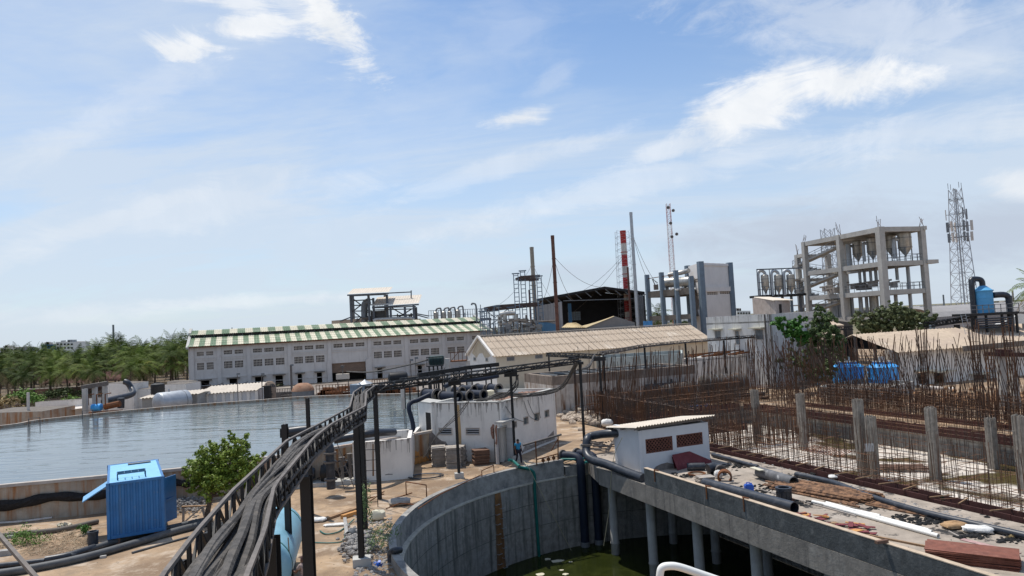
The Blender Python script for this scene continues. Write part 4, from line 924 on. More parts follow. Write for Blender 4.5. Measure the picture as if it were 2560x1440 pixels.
    for sx in (-1, 1):
        mb = MB(); mb.lathe(V(p) + hd + V((sx * .035 * s, .088 * s, .0)), [(.002, -.01), (.012, 0), (.002, .01)], 8, (0, 1, 0)); mb.build('eye', m_whitep, t, True)
        mb = MB(); mb.lathe(V(p) + hd + V((sx * .095 * s, 0, -.005)), [(.004, -.02), (.02, 0), (.004, .02)], 8, (1, 0, 0)); mb.build('ear', m_skin, t, True)
    mb = MB(); mb.lathe(V(p) + hd + V((0, .1 * s, -.02)), [(.016, -.02), (.01, .012), (.003, .02)], 8, (0, .8, .5)); mb.build('nose', m_skin, t, True)
    mb = MB(); mb.box(V(p) + hd + V((0, .088 * s, -.055 * s)), (.045, .015, .01)); mb.build('mouth', m_shirtp, t, True)
    t.rotation_euler = (0, 0, face); return t
m_hair = mk('black_hair', (.008, .007, .007), .8, .2, 10)
person(G(1297, 1160, 0) + V((0, 0, 0)), radians(-150), 'person in blue shirt and dark trousers walking beside a black post', dict(lf=(-.11, .3, .05), la=(-.11, .18, .1), lk=(-.11, .16, .52), ra=(.11, -.22, .12), rf=(.12, -.1, .04), rk=(.11, .02, .5)), m_shirtb, m_trous, m_hair, 1.66)
pm = V((-7.75, 25.5, 0)); person(pm, radians(60), 'person in cap and patterned shirt holding a wooden stick beside pale blue tank', dict(le=(-.26, .14, 1.16), lw=(-.18, .34, 1.18), lh=(-.15, .41, 1.19), re=(.27, .12, 1.16), rw=(.2, .32, 1.1), rh=(.17, .4, 1.1)), m_shirtp, m_trous, m_hair, 1.7, m_cap)
mb = MB(); hp = V((-.15, .42, 1.2)); hp.rotate(Matrix.Rotation(radians(60), 3, 'Z')); hp += pm; mb.tube([hp + V((-.02, 0, -1.15)), hp + V((-.12, .05, 1.1))], .02, 7); single(mb, 'wooden_stick', m_wood, 'thin wooden stick held upright by the man near tank', 'stick')
person(V((-12.15, 26.5, 0)), radians(-100), 'person in maroon cap half hidden behind the bridge posts', {}, m_trous, m_trous, m_hair, 1.68, m_cap)
# ================================================================ PUMP BUILDING
def jal(mb, p, q, r, nx, nz, o, t=.06, d=.06):
    a0, a1, z0, z1 = r
    for k in range(nx + 1): a = lerp(a0, a1, k / nx); panel(mb, p, q, (a - t / 2, a + t / 2, z0, z1), o, o + d)
    for k in range(nz + 1): z = lerp(z0, z1, k / nz); panel(mb, p, q, (a0, a1, z - t / 2, z + t / 2), o, o + d * .9)
def window(p, q, r, parent, kind='pane', th=.2, mframe=None, name='window'):
    a0, a1, z0, z1 = r; mb = MB(); f = .06
    for rr in ((a0, a1, z0, z0 + f), (a0, a1, z1 - f, z1), (a0, a0 + f, z0 + f, z1 - f), (a1 - f, a1, z0 + f, z1 - f)): panel(mb, p, q, rr, -.1, .03)
    w = mb.build(name, mframe or m_jali, parent)
    mb = MB(); panel(mb, p, q, (a0 + f, a1 - f, z0 + f, z1 - f), -th - .02, -th + .02); mb.build('pane', m_dark if kind != 'glass' else m_glass, w)
    if kind == 'jali': mb = MB(); jal(mb, p, q, (a0 + f, a1 - f, z0 + f, z1 - f), max(3, int((a1 - a0) / .36)), max(2, int((z1 - z0) / .36)), -.06, .10, .08); mb.build('lattice', mframe or m_jali, w)
    if kind == 'louvre':
        mb = MB(); n_ = max(3, int((z1 - z0) / .14))
        for k in range(n_): z = lerp(z0 + f, z1 - f, (k + .3) / n_); panel(mb, p, q, (a0 + f, a1 - f, z, z + .05), -.1, .0)
        mb.build('louvre', m_galv, w)
    return w
m_glass = mk('dusty_glass', (.16, .18, .18), .25, .2, 2, spec=.5)
A_, B_, C_ = G(1062, 1150, 0), V((-1.2, 49.7, 0)), V((2.95, 57.9, 0)); A_ = V((-6.2, 51.6, 0)); D_ = A_ + (C_ - B_)
PB = thing('pump_house', 'white flat roofed pump house with flaking walls and pipes on its roof', 'building', (A_ + C_) / 2); PH = 4.05
hAB = [wrect(A_, B_, 1096, 1069, 1131, 1088), wrect(A_, B_, 1164, 1069, 1200, 1088)]; hBC = [wrect(B_, C_, 1308, 1041, 1321, 1062), wrect(B_, C_, 1335, 1031, 1348, 1052), wrect(B_, C_, 1361, 1024, 1373, 1044), wrect(B_, C_, 1283, 1052, 1292, 1070)]
a_, _ = wcoord(B_, C_, 1246, 1120); dr = (a_, a_ + 1.25, 0, 2.35)
mb = MB(); wall(mb, A_, B_, 0, PH, hAB); wall(mb, B_, C_, 0, PH, hBC + [dr]); wall(mb, C_, D_, 0, PH); wall(mb, D_, A_, 0, PH); mb.build('wall', m_white, PB)
mb = MB(); mb.prism([lerp(v, (A_ + C_) / 2, .03).to_2d() for v in (A_, B_, C_, D_)], PH - .35, PH - .22); mb.build('roof', m_conc, PB)
mb = MB()
for p, q in ((A_, B_), (B_, C_), (C_, D_), (D_, A_)): Lx = (q - p).length; panel(mb, p, q, (-.03, Lx + .03, PH + .003, PH + .07), -.28, .05)
mb.build('coping', m_concL, PB)
for r in hAB: window(A_, B_, r, PB, 'louvre')
for r in hBC: window(B_, C_, r, PB, 'glass')
mb = MB()
for rr in ((dr[0] - .1, dr[0], 0, dr[3] + .1), (dr[1], dr[1] + .1, 0, dr[3] + .1), (dr[0], dr[1], dr[3], dr[3] + .1)): panel(mb, B_, C_, rr, -.1, .04)
w = mb.build('door', m_galv, PB); mb = MB(); e_ = (C_ - B_).normalized(); h_ = wallpt(B_, C_, dr[1], 0, 0); mb.beam(h_ + V((0, 0, 1.15)), h_ + V((.42, -.08, 1.15)), .05, 2.2); mb.build('leaf', m_galv, w)
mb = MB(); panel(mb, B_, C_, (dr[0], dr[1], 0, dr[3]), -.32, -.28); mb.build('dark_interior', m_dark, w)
mb = MB(); panel(mb, B_, C_, (dr[0] - .35, dr[1] + .35, dr[3] + .42, dr[3] + .52), 0, .6); mb.build('canopy', m_conc, PB)
def blot(mb, p, q, pts, o=.004):  # irregular patch lying on a wall, own shape
    P = [wcoord(p, q, x, y) for x, y in pts]; mb.poly([wallpt(p, q, a, z, o) for a, z in P]); return mb
mb = MB(); blot(mb, B_, C_, [(1240, 1060), (1236, 1075), (1240, 1095), (1237, 1110), (1243, 1112), (1244, 1085), (1243, 1066)], .006); blot(mb, A_, B_, [(1232, 1060), (1226, 1070), (1227, 1085), (1231, 1097), (1236, 1098), (1236, 1062)], .006); mb.build('bare_brick', m_brick, PB)
mb = MB(); blot(mb, A_, B_, [(1073, 1085), (1080, 1080), (1092, 1092), (1104, 1102), (1114, 1104), (1126, 1122), (1128, 1140), (1110, 1146), (1080, 1146), (1072, 1120)], .006); mb.build('bare_render', mk('bare_render', (.22, .19, .17), .95, .3, 3, bump=.6), PB)
mb = MB(); blot(mb, A_, B_, [(1143, 1012), (1148, 1012), (1153, 1080), (1154, 1130), (1146, 1130), (1144, 1080)], .005); mb.build('rust_run', mk('ochre_run', (.46, .31, .16), .95, .2, 2), PB)
def drips(mb, p, q, z1, n, dmax=1.2):
    Lx = (q - p).length
    for _ in range(n):
        a = U(.05, Lx - .1); w_ = U(.02, .09); d_ = U(.1, 1) ** 2 * dmax + .08; mb.poly([wallpt(p, q, a, z1, .004), wallpt(p, q, a + w_, z1, .004), wallpt(p, q, a + w_ * .7, z1 - d_, .004), wallpt(p, q, a + w_ * .3, z1 - d_, .004)])
def grime(mb, p, q, n, zmax=.7):
    Lx = (q - p).length
    for _ in range(n):
        a = U(.2, Lx - .5); w_ = U(.15, .5); h_ = U(.15, 1) * zmax; N_ = 9; mb.poly([wallpt(p, q, a + w_ * cos(j * 2 * pi / N_) * U(.6, 1.1), h_ * .5 * (1 + sin(j * 2 * pi / N_) * U(.6, 1)), .003) for j in range(N_)])
m_drip = mk('damp_stain', (.36, .33, .30), .95, .3, 3)
mb = MB(); drips(mb, A_, B_, PH, 60); drips(mb, B_, C_, PH, 60, .9); mb.build('damp_streaks', m_drip, PB)
mb = MB(); blot(mb, B_, C_, [(1305, 1132), (1312, 1115), (1330, 1112), (1345, 1104), (1362, 1100), (1384, 1076), (1387, 1098), (1350, 1112)], .0055); blot(mb, B_, C_, [(1268, 1120), (1276, 1112), (1280, 1140), (1270, 1148)], .0055); mb.build('base_damp', mk('base_damp', (.30, .27, .24), .95, .4, 4), PB)
for k, pp_ in enumerate([[(1308, 1002), (1322, 1040), (1345, 1052)], [(1318, 1000), (1330, 1030), (1346, 1050)], [(1345, 992), (1347, 1030), (1350, 1045)], [(1262, 1015), (1285, 1045), (1312, 1055)]]):
    cc_ = [wcoord(B_, C_, *u_) for u_ in pp_]; mb = MB(); mb.tube(spline([wallpt(B_, C_, a, z, .05) for a, z in cc_], 4), .018, 4, False); mb.build('wall_cable', m_hdpe, PB)
# annex at left of pump house
AX = thing('annex', 'narrow white annex wall left of the pump house over the reservoir edge', 'building', A_ + V((-1.2, 1.2, 0))); mb = MB(); mb.prism([(A_.x - 1.3, A_.y + 2.6), (A_.x - .02, A_.y + .5), (A_.x + .6, A_.y + 1.9), (A_.x - .6, A_.y + 4)], 0, 3.95); mb.build('wall', m_white, AX)
mb = MB(); mb.prism([(A_.x - 1.35, A_.y + 2.55), (A_.x + .02, A_.y + .42), (A_.x + .65, A_.y + 1.9), (A_.x - .65, A_.y + 4.05)], 3.95, 4.05); mb.build('coping', m_concL, AX)
mb = MB(); p, q = V((A_.x - 1.3, A_.y + 2.6, 0)), V((A_.x - .02, A_.y + .5, 0)); panel(mb, p, q, (1.35, 2.2, 1.4, 3.3), -.1, .01); mb.build('doorway', m_dark, AX)
# pipes on the roof: flanged black stubs
RFZ = PH - .22
def roofpipe(px, py, dx, dy, r, ln, label):
    c = G(px, py + 9, RFZ + r); d = V((dx * .75 + U(-.08, .08), dy - .55, 0)).normalized(); t = thing('flanged_pipe', label, 'pipe', (c.x, c.y, RFZ), 'black flanged pipes lying on the pump house roof')
    mb = MB(); mb.ring(c - d * ln / 2, c + d * ln / 2, r, r * .84, 20); mb.build('barrel', m_dkblue, t, True)
    for f in (-.5, .5): e = c + d * ln * f; mb = MB(); mb.ring(e - d * .05, e + d * .05, r * 1.25, r * .86, 20); mb.build('flange', m_rail, t, True)
for a_ in [(1078, 978, .9, -.25, .42, 1.6, 'largest black elbow ended pipe at left of pump house roof'), (1126, 982, .95, -.1, .36, 1.8, 'black flanged pipe second from left on pump house roof'), (1158, 980, .95, -.1, .34, 1.5, 'black flanged pipe behind the cream foam blocks'), (1193, 977, .95, -.15, .33, 1.5, 'black flanged pipe above the biggest foam block'),
           (1170, 963, .9, -.3, .3, 1.7, 'black flanged pipe in the back row by the pole'), (1205, 961, .9, -.3, .3, 1.5, 'black flanged pipe in the back row, second from right'), (1236, 962, .9, -.35, .34, 1.3, 'rightmost black flanged pipe on the pump house roof'), (1146, 968, .9, -.3, .3, 1.2, 'short black pipe at the back behind the second post')]: roofpipe(*a_)
for k, (x, y, s_) in enumerate([(1079, 1000, .75), (1110, 998, .8), (1150, 999, 1.0), (1184, 996, 1.1), (1218, 990, 1.1), (1240, 980, .9)]):
    p = G(x, y, RFZ); mb = MB(); mb.box(p + V((0, -.15, .21)), (s_, .5, .4), U(-.2, .2)); single(mb, 'foam_block', m_foam, 'cream foam block on the pump house roof, ' + ['farthest left beside the swan pipe', 'beside the first post', 'just right of the first post', 'under the drooping cables', 'biggest one, tied with cord', 'behind the biggest one near rubble'][k], 'block', 'cream foam blocks on the pump house roof')
mb = MB()
for _ in range(260):
    f, g_ = U(.35, .97), U(.12, .8); p = lerp(lerp(B_, C_, f), lerp(A_, D_, f), g_ * .5 + .05); rock(mb, (p.x, p.y, RFZ), U(.06, .17), 5)
single(mb, 'brick_rubble', mk('rubble', (.38, .24, .18), .95, .4, 2), 'loose brick rubble spread on the pump house roof', 'rubble', kind='stuff')
# swan neck pipe at the left of pump house
def dpipe(path, r, label, name='pipe', m=None, cat='pipe', group=None, n=10, sub=4): mb = MB(); mb.tube(spline(path, sub), r, n); return single(mb, name, m or m_hdpe, label, cat, group, True)
dpipe([D(1075, 986, 51), D(1045, 1000, 50.6), D(1028, 1006, 50.4), D(1022, 1020, 50.2), D(1030, 1050, 50), D(1033, 1072, 50), D(1022, 1082, 49.8)], .16, 'blue black swan neck pipe dropping from pump house roof to pit', m=m_dkblue)
dpipe([D(1245, 940, 56), D(1200, 948, 55), D(1150, 952, 54), D(1112, 966, 53)], .16, 'blue black slim pipe lying across the pump house roof', m=m_dkblue)
t = thing('depth_gauge', 'white gauge board on stick at the reservoir corner', 'gauge', G(1013, 1085, 1)); mb = MB(); q = G(1013, 1085, 1.0); mb.beam(q, V((q.x, q.y, 4.3)), .08); mb.build('stick', m_board, t); mb = MB(); mb.beam(V((q.x - .05, q.y - .1, 3.0)), V((q.x - .05, q.y - .1, 4.6)), .3, .05, up=(0, 1, 0)); mb.build('board', m_whitep, t)
# --- small white open pit box
SB = thing('sump_box', 'open topped white concrete sump box by the tall posts', 'tank', (-8, 46, 0)); q0, q1 = V((-10.5, 45.4, 0)), V((-6.9, 46.0, 0)); q2, q3 = q1 + V((-.5, 4.3, 0)), q0 + V((-.5, 4.3, 0)); mb = MB()
for a, c in ((q0, q1), (q1, q2), (q2, q3), (q3, q0)): wall(mb, a, c, 0, 2.5, th=.25)
mb.build('wall', m_white, SB); mb = MB(); mb.prism([v.to_2d() for v in (q0 + V((.2, .2, 0)), q1 + V((-.2, .2, 0)), q2 + V((-.2, -.2, 0)), q3 + V((.2, -.2, 0)))], 1.6, 1.7); mb.build('cover', m_conc, SB)
mb = MB(); blot(mb, q0, q1, [(931, 1110), (934, 1110), (935, 1190), (931, 1190)], .005); mb.build('rust_run', m_rs, SB)
mb = MB(); drips(mb, q0, q1, 2.5, 45, .8); mb.build('damp_streaks', m_drip, SB)
# low wall linking sump and pump house
mb = MB(); a, c = q1 + V((-.5, 4.3, 0)), A_ + V((-1.2, 2.7, 0)); wall(mb, a, c, 0, 2.1); single(mb, 'low_wall', m_white, 'low grey white wall between sump box and pump house', 'wall')
# orange pallet leaning
def pallet():
    p = G(1034, 1163, 0); q = G(1079, 1150, 0); z = 1.9; t = thing('shuttering_pallet', 'orange brown shuttering panel leaning beside the stacked boards', 'pallet', p); bk = V((-.15, .75, 0)); up = V((0, 0, z)) + bk
    for k in range(4):
        mb = MB(); f = (k + .5) / 4; c0, c1 = p + up * f, q + up * f; mb.beam(c0, c1, .05, z / 4 * .9, up=(0, .3, 1)); mb.build('board', m_woodo, t)
    for f in (0.0, .33, .66, 1): c = lerp(p, q, f) - V((0, .08, 0)); mb = MB(); mb.beam(c, c + up, .08, .06); mb.build('batten', m_woodo, t)
    for f in (.05, .95): c = lerp(p, q, f); mb = MB(); mb.beam(c, c + V((0, -.5, .45)), .08); mb.build('foot', m_woodo, t)
pallet()
def stack(px, py, w, d_, n, th, rz, m, label, group, z=0.0, jit=.055, pos=None, name='board', cat='board'):
    p = pos or G(px, py, z); base = None
    for k in range(n):
        if base is None: mb = MB(); mb.box((0, 0, th * .4), (w, d_, th * .68)); o = base = mb.build(name, m, None, origin=(0, 0, 0))
        else: o = base.copy(); COL.objects.link(o)
        o.location = (p.x + U(-jit, jit), p.y + U(-jit, jit), z + k * th + .002); o.rotation_euler = (0, 0, rz + U(-.07, .07)); tag(o, label, cat, group)
stack(1098, 1162, .95, 1.3, 17, .075, .15, m_board, 'grey weathered board in the left stack before pump house', 'grey boards in the left stack'); stack(1134, 1166, 1.0, 1.2, 18, .075, .1, m_board, 'grey weathered board in the stack behind the footed post', 'grey boards in the middle stack')
stack(1152, 1160, .7, 1.0, 17, .075, -.1, m_board, 'grey weathered board in the narrow stack right of post', 'grey boards in the narrow stack'); stack(1203, 1160, 1.05, 1.0, 12, .085, .25, m_boardb, 'dark brown board in the separate stack by the door', 'dark brown boards stacked by the door')
# --- pump set
ps_ = thing('pump_set', 'greasy black pump set with valves beside the posts', 'pump', G(800, 1228, 0)); c = G(790, 1215, 0)
mb = MB(); mb.box(c + V((.6, .2, .12)), (5.2, 1.1, .24), .15); mb.build('plinth', m_concL, ps_)
mb = MB(); mb.lathe(c + V((-1.2, .1, .75)), [(.1, 0), (.34, .05), (.36, .5), (.36, 1.0), (.3, 1.1), (.1, 1.12)], 18, (1, .15, 0)); mb.build('motor', m_hdpe, ps_, True)
mb = MB(); mb.lathe(c + V((.2, .3, .7)), [(.15, 0), (.5, .08), (.55, .25), (.5, .42), (.15, .5)], 20, (1, .15, 0)); mb.build('casing', m_black, ps_, True)
mb = MB(); x0 = G(828, 1222, .4); mb.tube(spline([V((x0.x, x0.y, .4)), V((x0.x, x0.y, 2.3)), V((x0.x - .1, x0.y + .1, 2.9)), V((x0.x - .9, x0.y + .5, 3.2))], 5), .26, 12); mb.build('riser_pipe', m_hdpe, ps_, True)
for z in (.9, 1.9, 2.4): mb = MB(); mb.lathe((x0.x, x0.y, z), [(.38, 0), (.38, .1)], 16); mb.build('flange', m_rail, ps_, True)
for k in range(3): mb = MB(); p = c + V((1.6 + k * .5, .3, .3)); mb.tube([p, p + V((0, 0, 1.3 + .2 * k))], .1, 8); mb.lathe(p + V((0, 0, 1.3 + .2 * k)), [(.2, 0), (.2, .04)], 12); mb.build('valve', m_rail, ps_, True)
dpipe([D(835, 1100, 44), D(880, 1092, 44.2), D(930, 1083, 44.5), D(985, 1080, 46.5)], .24, 'fat black pipe passing behind posts into the sump box'); dpipe([D(725, 1080, 46), D(780, 1074, 46), D(850, 1078, 45)], .3, 'fat black pipe half hidden behind the bridge', n=12)
mb = MB(); mb.box(D(750, 1078, 46.5), (2.3, 1, .55), .1); single(mb, 'steel_box', m_black, 'black steel box channel on reservoir wall behind the bridge', 'steel box')
mb = MB(); c2 = G(845, 1200, 0)
for k in range(110): a = c2 + V((U(-2, 1.6), U(-.5, 1.2), U(.0, .5))); mb.tube(spline([a, a + V((U(-.8, .8), U(-.3, .3), U(0, .9))), a + V((U(-1, 1), U(-.5, .5), U(0, 1.2)))], 3), U(.015, .04), 4, False)
single(mb, 'cable_tangle', m_hdpe, 'tangle of thin black cables and rods round the pump set', 'cables', kind='stuff')
mb = MB(); cc = G(1065, 1192, .04)
for r in (.9, .75, .83): mb.tube([cc + V((cos(a) * r * 1.25, sin(a) * r * .9, .03 + .03 * r)) for a in [k * pi / 10 for k in range(21)]], .028, 5, False)
mb.tube(spline([cc + V((-1, .2, 0)), cc + V((-2.3, -.3, .35)), cc + V((-3.2, -.2, .02)), cc + V((-4, -.6, 0))], 5), .03, 5); single(mb, 'coiled_hose', m_hdpe, 'black coiled hose on the ground beside the sump box', 'hose')
# ================================================================ PIT RIM THINGS
def hoopy(pts, r, label, m=m_rust, name='pipe_rail', cat='handrail'): mb = MB(); mb.tube(pts, r, 7); return single(mb, name, m, label, cat, 'rusty pipe rails round the pit rim', True)
a, c = G(1016, 1238, 0), G(1067, 1247, 0); hoopy([a, a + V((0, 0, .75)), c + V((0, 0, .75)), c], .035, 'rusty hoop handrail standing between the tall posts and the pit')
a, c = G(1205, 1192, .45), G(1235, 1182, .45); hoopy([a, a + V((0, 0, .35)), c + V((0, 0, .45)), c], .03, 'short rusty hoop rail on pit rim behind the footed post')
hoopy([G(1045, 1272, .5), G(1100, 1236, .5), G(1160, 1207, .55), G(1205, 1186, .6)], .03, 'long rusty pipe lying along the pit rim')
hoopy([G(965, 1272, .1), G(1000, 1258, .2), G(1045, 1262, .3)], .03, 'bent rusty rod on the ground left of the pit rim', cat='rod')
dpipe([G(1002, 1375, .55), G(987, 1376, .6), G(977, 1384, .4), G(977, 1412, -.05)], .13, 'black drain elbow hooked over the lower left pit rim')
dpipe([G(1272, 1150, .9), G(1283, 1153, .75), G(1298, 1166, .62)] + [circ(14.95, radial_px(1300, 1172, .4), .5)] + [circ(14.66, radial_px(1302 + k * 1.0, 1200, -.6), lerp(.1, PW - .1, k / 5)) for k in range(6)], .095, 'teal hose draped over the rim and down into green water', name='hose', m=m_teal, cat='hose')
for k in range(3): dpipe([G(1408 - k * 3, 1152 - k * 2, .15 + k * .12), G(1440, 1140 + k * 4, .2 + k * .12), G(1474, 1141 + k * 2, .2 + k * .1), G(1488, 1149, .15 + k * .1), G(1462, 1155 + k, .12 + k * .1)], .075, 'teal hose looped on the ground at the deck corner', name='hose', m=m_teal, cat='hose', group='teal hoses looped at the deck corner')
mb = MB(); mb.tube([G(1310, 1154, .6), D(1318, 1162, 44.5), G(1428, 1376, PW)], .02, 5); single(mb, 'rope', m_rope, 'taut pale rope slanting from pit rim down to the water', 'rope')
mb = MB(); mb.tube(spline([D(1556, 1073 + 20, 42.4), D(1537, 1075 + 60, 42.8), D(1528, 1190, 43), D(1523, 1270, 43.2), D(1509, 1365, 43.2)], 4), .018, 5); single(mb, 'rope', m_rope, 'slack pale rope hanging past deck corner to the water', 'rope')
for k, (x, lab) in enumerate([(1436, 'left black drop pipe with elbow going down pit wall'), (1483, 'right black drop pipe with elbow going down pit wall')]):
    t = thing('drop_pipe', lab, 'pipe', circ(14.5, radial_px(x, 1185, -.6), PW), 'black drop pipes on the pit wall'); a0 = radial_px(x + 5, 1185, -.62); r = 14.46; mb = MB()
    mb.tube(spline([circ(15.9, a0 + .045, .55), circ(15.2, a0 + .02, .6), circ(14.7, a0, .45), circ(r, a0, .0), circ(r, a0, -.6)], 4) + [circ(r, a0, PW + .3)], .27, 14); mb.build('pipe', m_dkblue, t, True)
    mb = MB(); mb.lathe(circ(15.75, a0 + .042, .55), [(.4, -.05), (.4, .08)], 16, circ(1, a0 + .3) - PC); mb.build('flange', m_rail, t, True)
    mb = MB(); mb.lathe(circ(r, a0, PW - .2), [(.42, 0), (.42, .12), (.3, .14), (.3, .5)], 16); mb.build('foot_strainer', m_steel, t, True)
# winch frame
wf = thing('hoist_frame', 'rusty hoist frame with pulley bar on the pit parapet', 'hoist', G(1360, 1160, .45)); p, q = G(1342, 1163, .45), G(1395, 1150, .45)
mb = MB(); mb.beam(p, p + V((0, 0, 1.5)), .08); mb.build('upright', m_rust, wf); mb = MB(); mb.beam(q, q + V((.1, 0, 1.6)), .07); mb.beam(q + V((-.4, 0, .6)), q + V((.1, 0, 1.4)), .05); mb.build('upright', m_rust, wf)
mb = MB(); mb.tube([p + V((-.8, 0, 1.28)), q + V((.3, 0, 1.62))], .07, 10); mb.build('roller', m_rail, wf, True); mb = MB(); mb.beam(p + V((0, 0, .35)), q + V((0, 0, .4)), .06)
for f in (.3, .55, .8): c = lerp(p, q, f); mb.beam(c, c + V((0, 0, .35)), .05); mb.lathe(c + V((0, -.05, .2)), [(.12, 0), (.12, .08)], 10, (0, 1, 0))
mb.build('brackets', m_rust, wf)
# big L-shaped pipe by the shed and pipe on the deck edge
dpipe([L(-4.6, 2.6, 2.2), L(-5.6, 1.2, 2.25)] + [D(1480, 1090, 46.2), D(1468, 1100, 45.8), D(1466, 1120, 45.6), D(1468, 1138, 45.2), D(1482, 1150, 44.6), D(1520, 1162, 43.3), D(1570, 1182, 41.6), D(1609, 1196, 40.2)], .26, 'fat black pipe bending from shed wall down along the deck edge', n=14, sub=5)
mb = MB(); mb.lathe(D(1466, 1112, 45.7), [(.36, -.06), (.36, .06)], 16); single(mb, 'flange', m_rail, 'rusty bolted flange ring on the fat bent pipe', 'flange')
# ================================================================ DECK SHED
SH = thing('deck_shed', 'small white shed with corrugated roof standing on the deck', 'shed', L(-1.7, 1.0, DZ)); c0 = G(1603, 1183, DZ); s0, t0_ = toL(c0); c1 = L(s0 - .2, t0_ + 5.0); c3 = L(s0 - 3.2, t0_ + .1); c2 = c1 + (c3 - V((c0.x, c0.y, 0)))
c0 = V((c0.x, c0.y, 0)); ZS = 2.75; hh = [wrect(c0, c1, 1614, 1094, 1682, 1130), wrect(c0, c1, 1691, 1084, 1757, 1115)]; mb = MB()
wall(mb, c0, c1, DZ, ZS, hh, .2); wall(mb, c1, c2, DZ, ZS, (), .2); wall(mb, c2, c3, DZ, ZS - .45, (), .2); wall(mb, c3, c0, DZ, ZS, (), .2); mb.build('wall', m_whiteg, SH)
for r in hh:
    mb = MB(); a0, a1, z0, z1 = r; n_ = 15; m_ = 8; d = .028
    for rr in ((a0, a1, z0, z0 + .05), (a0, a1, z1 - .05, z1), (a0, a0 + .05, z0, z1), (a1 - .05, a1, z0, z1)): panel(mb, c0, c1, rr, -.1, -.02)
    nn = c0; e_ = (c1 - c0).normalized(); W_ = a1 - a0; H_ = z1 - z0; k = -H_
    while k < W_:
        for sgn in (1, -1):
            p0x, p1x = (k, k + H_) if sgn == 1 else (k + H_, k); f0 = 0; xa = max(0, min(p0x, p1x)); 
            pa = [(p0x, 0), (p1x, H_)]; 
            def clipx(pt0, pt1):
                (x0, y0), (x1, y1) = pt0, pt1; ts = [0, 1]
                t_lo, t_hi = 0, 1
                if x1 != x0:
                    ta, tb_ = (0 - x0) / (x1 - x0), (W_ - x0) / (x1 - x0); t_lo = max(t_lo, min(ta, tb_)); t_hi = min(t_hi, max(ta, tb_))
                if t_lo >= t_hi: return None
                return (x0 + (x1 - x0) * t_lo, y0 + (y1 - y0) * t_lo), (x0 + (x1 - x0) * t_hi, y0 + (y1 - y0) * t_hi)
            cl_ = clipx(*pa)
            if cl_: mb.beam(wallpt(c0, c1, a0 + cl_[0][0], z0 + cl_[0][1], -.05 - .02 * (sgn > 0)), wallpt(c0, c1, a0 + cl_[1][0], z0 + cl_[1][1], -.05 - .02 * (sgn > 0)), .05, .05)
        k += .23
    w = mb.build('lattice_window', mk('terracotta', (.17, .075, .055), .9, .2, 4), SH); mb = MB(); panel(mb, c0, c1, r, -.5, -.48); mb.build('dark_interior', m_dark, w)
mb = MB(); e_ = (c1 - c0).normalized(); f_ = (c3 - c0).normalized(); zz = V((0, 0, ZS + .28)); R0_ = c0 - e_ * .35 - f_ * .35 + zz; R1_ = c1 + e_ * .35 - f_ * .3 + zz + V((0, 0, .12)); R2_ = c2 + e_ * .35 + f_ * .4 + zz + V((0, 0, -.35)); R3_ = c3 - e_ * .35 + f_ * .4 + zz + V((0, 0, -.42))
corr(mb, R0_, R1_, R2_, R3_, .2, .035); corr(mb, R0_ - V((0, 0, .02)), R1_ - V((0, 0, .02)), R2_ - V((0, 0, .02)), R3_ - V((0, 0, .02)), .2, .035); mb.build('roof', m_roofl, SH)
mb = MB()
for f in (.06, .5, .94): a, c = lerp(R0_, R3_, f), lerp(R1_, R2_, f); mb.beam(a - V((0, 0, .12)), c - V((0, 0, .12)), .08, .12)
mb.build('purlins', m_rail, SH)
mb = MB(); blot(mb, c0, c1, [(1632, 1175), (1640, 1166), (1652, 1160), (1668, 1156), (1684, 1160), (1688, 1172), (1690, 1190), (1630, 1200)], .006); mb.build('bare_render', MATS['bare_render'], SH)
# red boards leaning on shed
for k, (x0, y0, x1, y1, hh_, lab) in enumerate([(1687, 1172, 1768, 1150, 1.35, 'large maroon shuttering board leaning against the deck shed'), (1694, 1176, 1780, 1156, .85, 'lower maroon board leaning in front of the large one')]):
    p, q = G(x0, y0, DZ), G(x1, y1, DZ); sh = V((-.2, .3, hh_)) ; mb = MB(); mb.hexa([p, q, q + V((0, .04, 0)), p + V((0, .04, 0)), p + sh, q + sh, q + sh + V((0, .04, 0)), p + sh + V((0, .04, 0))]); single(mb, 'shuttering_board', m_plyr, lab, 'board')
# ================================================================ DECK CLUTTER
def dp_(x, y, z=DZ): return G(x, y, z)
def ringpipe(x0, y0, x1, y1, r, label, m=m_hdpe, name='pipe', z=DZ, cat='pipe', th=.86): p, q = G(x0, y0, z + r), G(x1, y1, z + r); mb = MB(); mb.ring(p, q, r, r * th, 22); return single(mb, name, m, label, cat, None, True)
ringpipe(1718, 1167, 1762, 1166, .22, 'short black pipe lying before the maroon boards'); 
t = thing('pipe_elbow', 'dusty black pipe elbow lying beside the maroon boards', 'pipe', dp_(1776, 1176)); mb = MB(); p = dp_(1770, 1172, DZ + .3); mb.tube(spline([p, p + V((.35, .1, .05)), p + V((.6, .0, .0)), p + V((.62, -.35, -.05))], 4), .27, 14); mb.build('bend', m_hdpe, t, True); mb = MB(); mb.ring(p + V((.61, -.3, -.05)), p + V((.62, -.42, -.05)), .31, .24, 18); mb.build('socket', m_rail, t, True)
ringpipe(1898, 1180, 1985, 1206, .29, 'stubby thick grey pipe with torn wrapping and open end', m=mk('torn_pipe', (.12, .12, .125), .6, .3, 2, stain=((.45, .45, .44), .56, .72, 1.6)))
gpipe([(1782, 1137), (1840, 1153), (1895, 1168)], .13, 'black pipe running from shed corner to the torn grey pipe', z=DZ + .14); gpipe([(1990, 1186), (2080, 1206), (2170, 1240), (2300, 1279), (2450, 1314), (2600, 1348)], .15, 'very long black pipe running down the deck beside formwork', z=DZ + .15)
ringpipe(1762, 1208, 1986, 1270, .27, 'long black pipe along the deck parapet with open end')
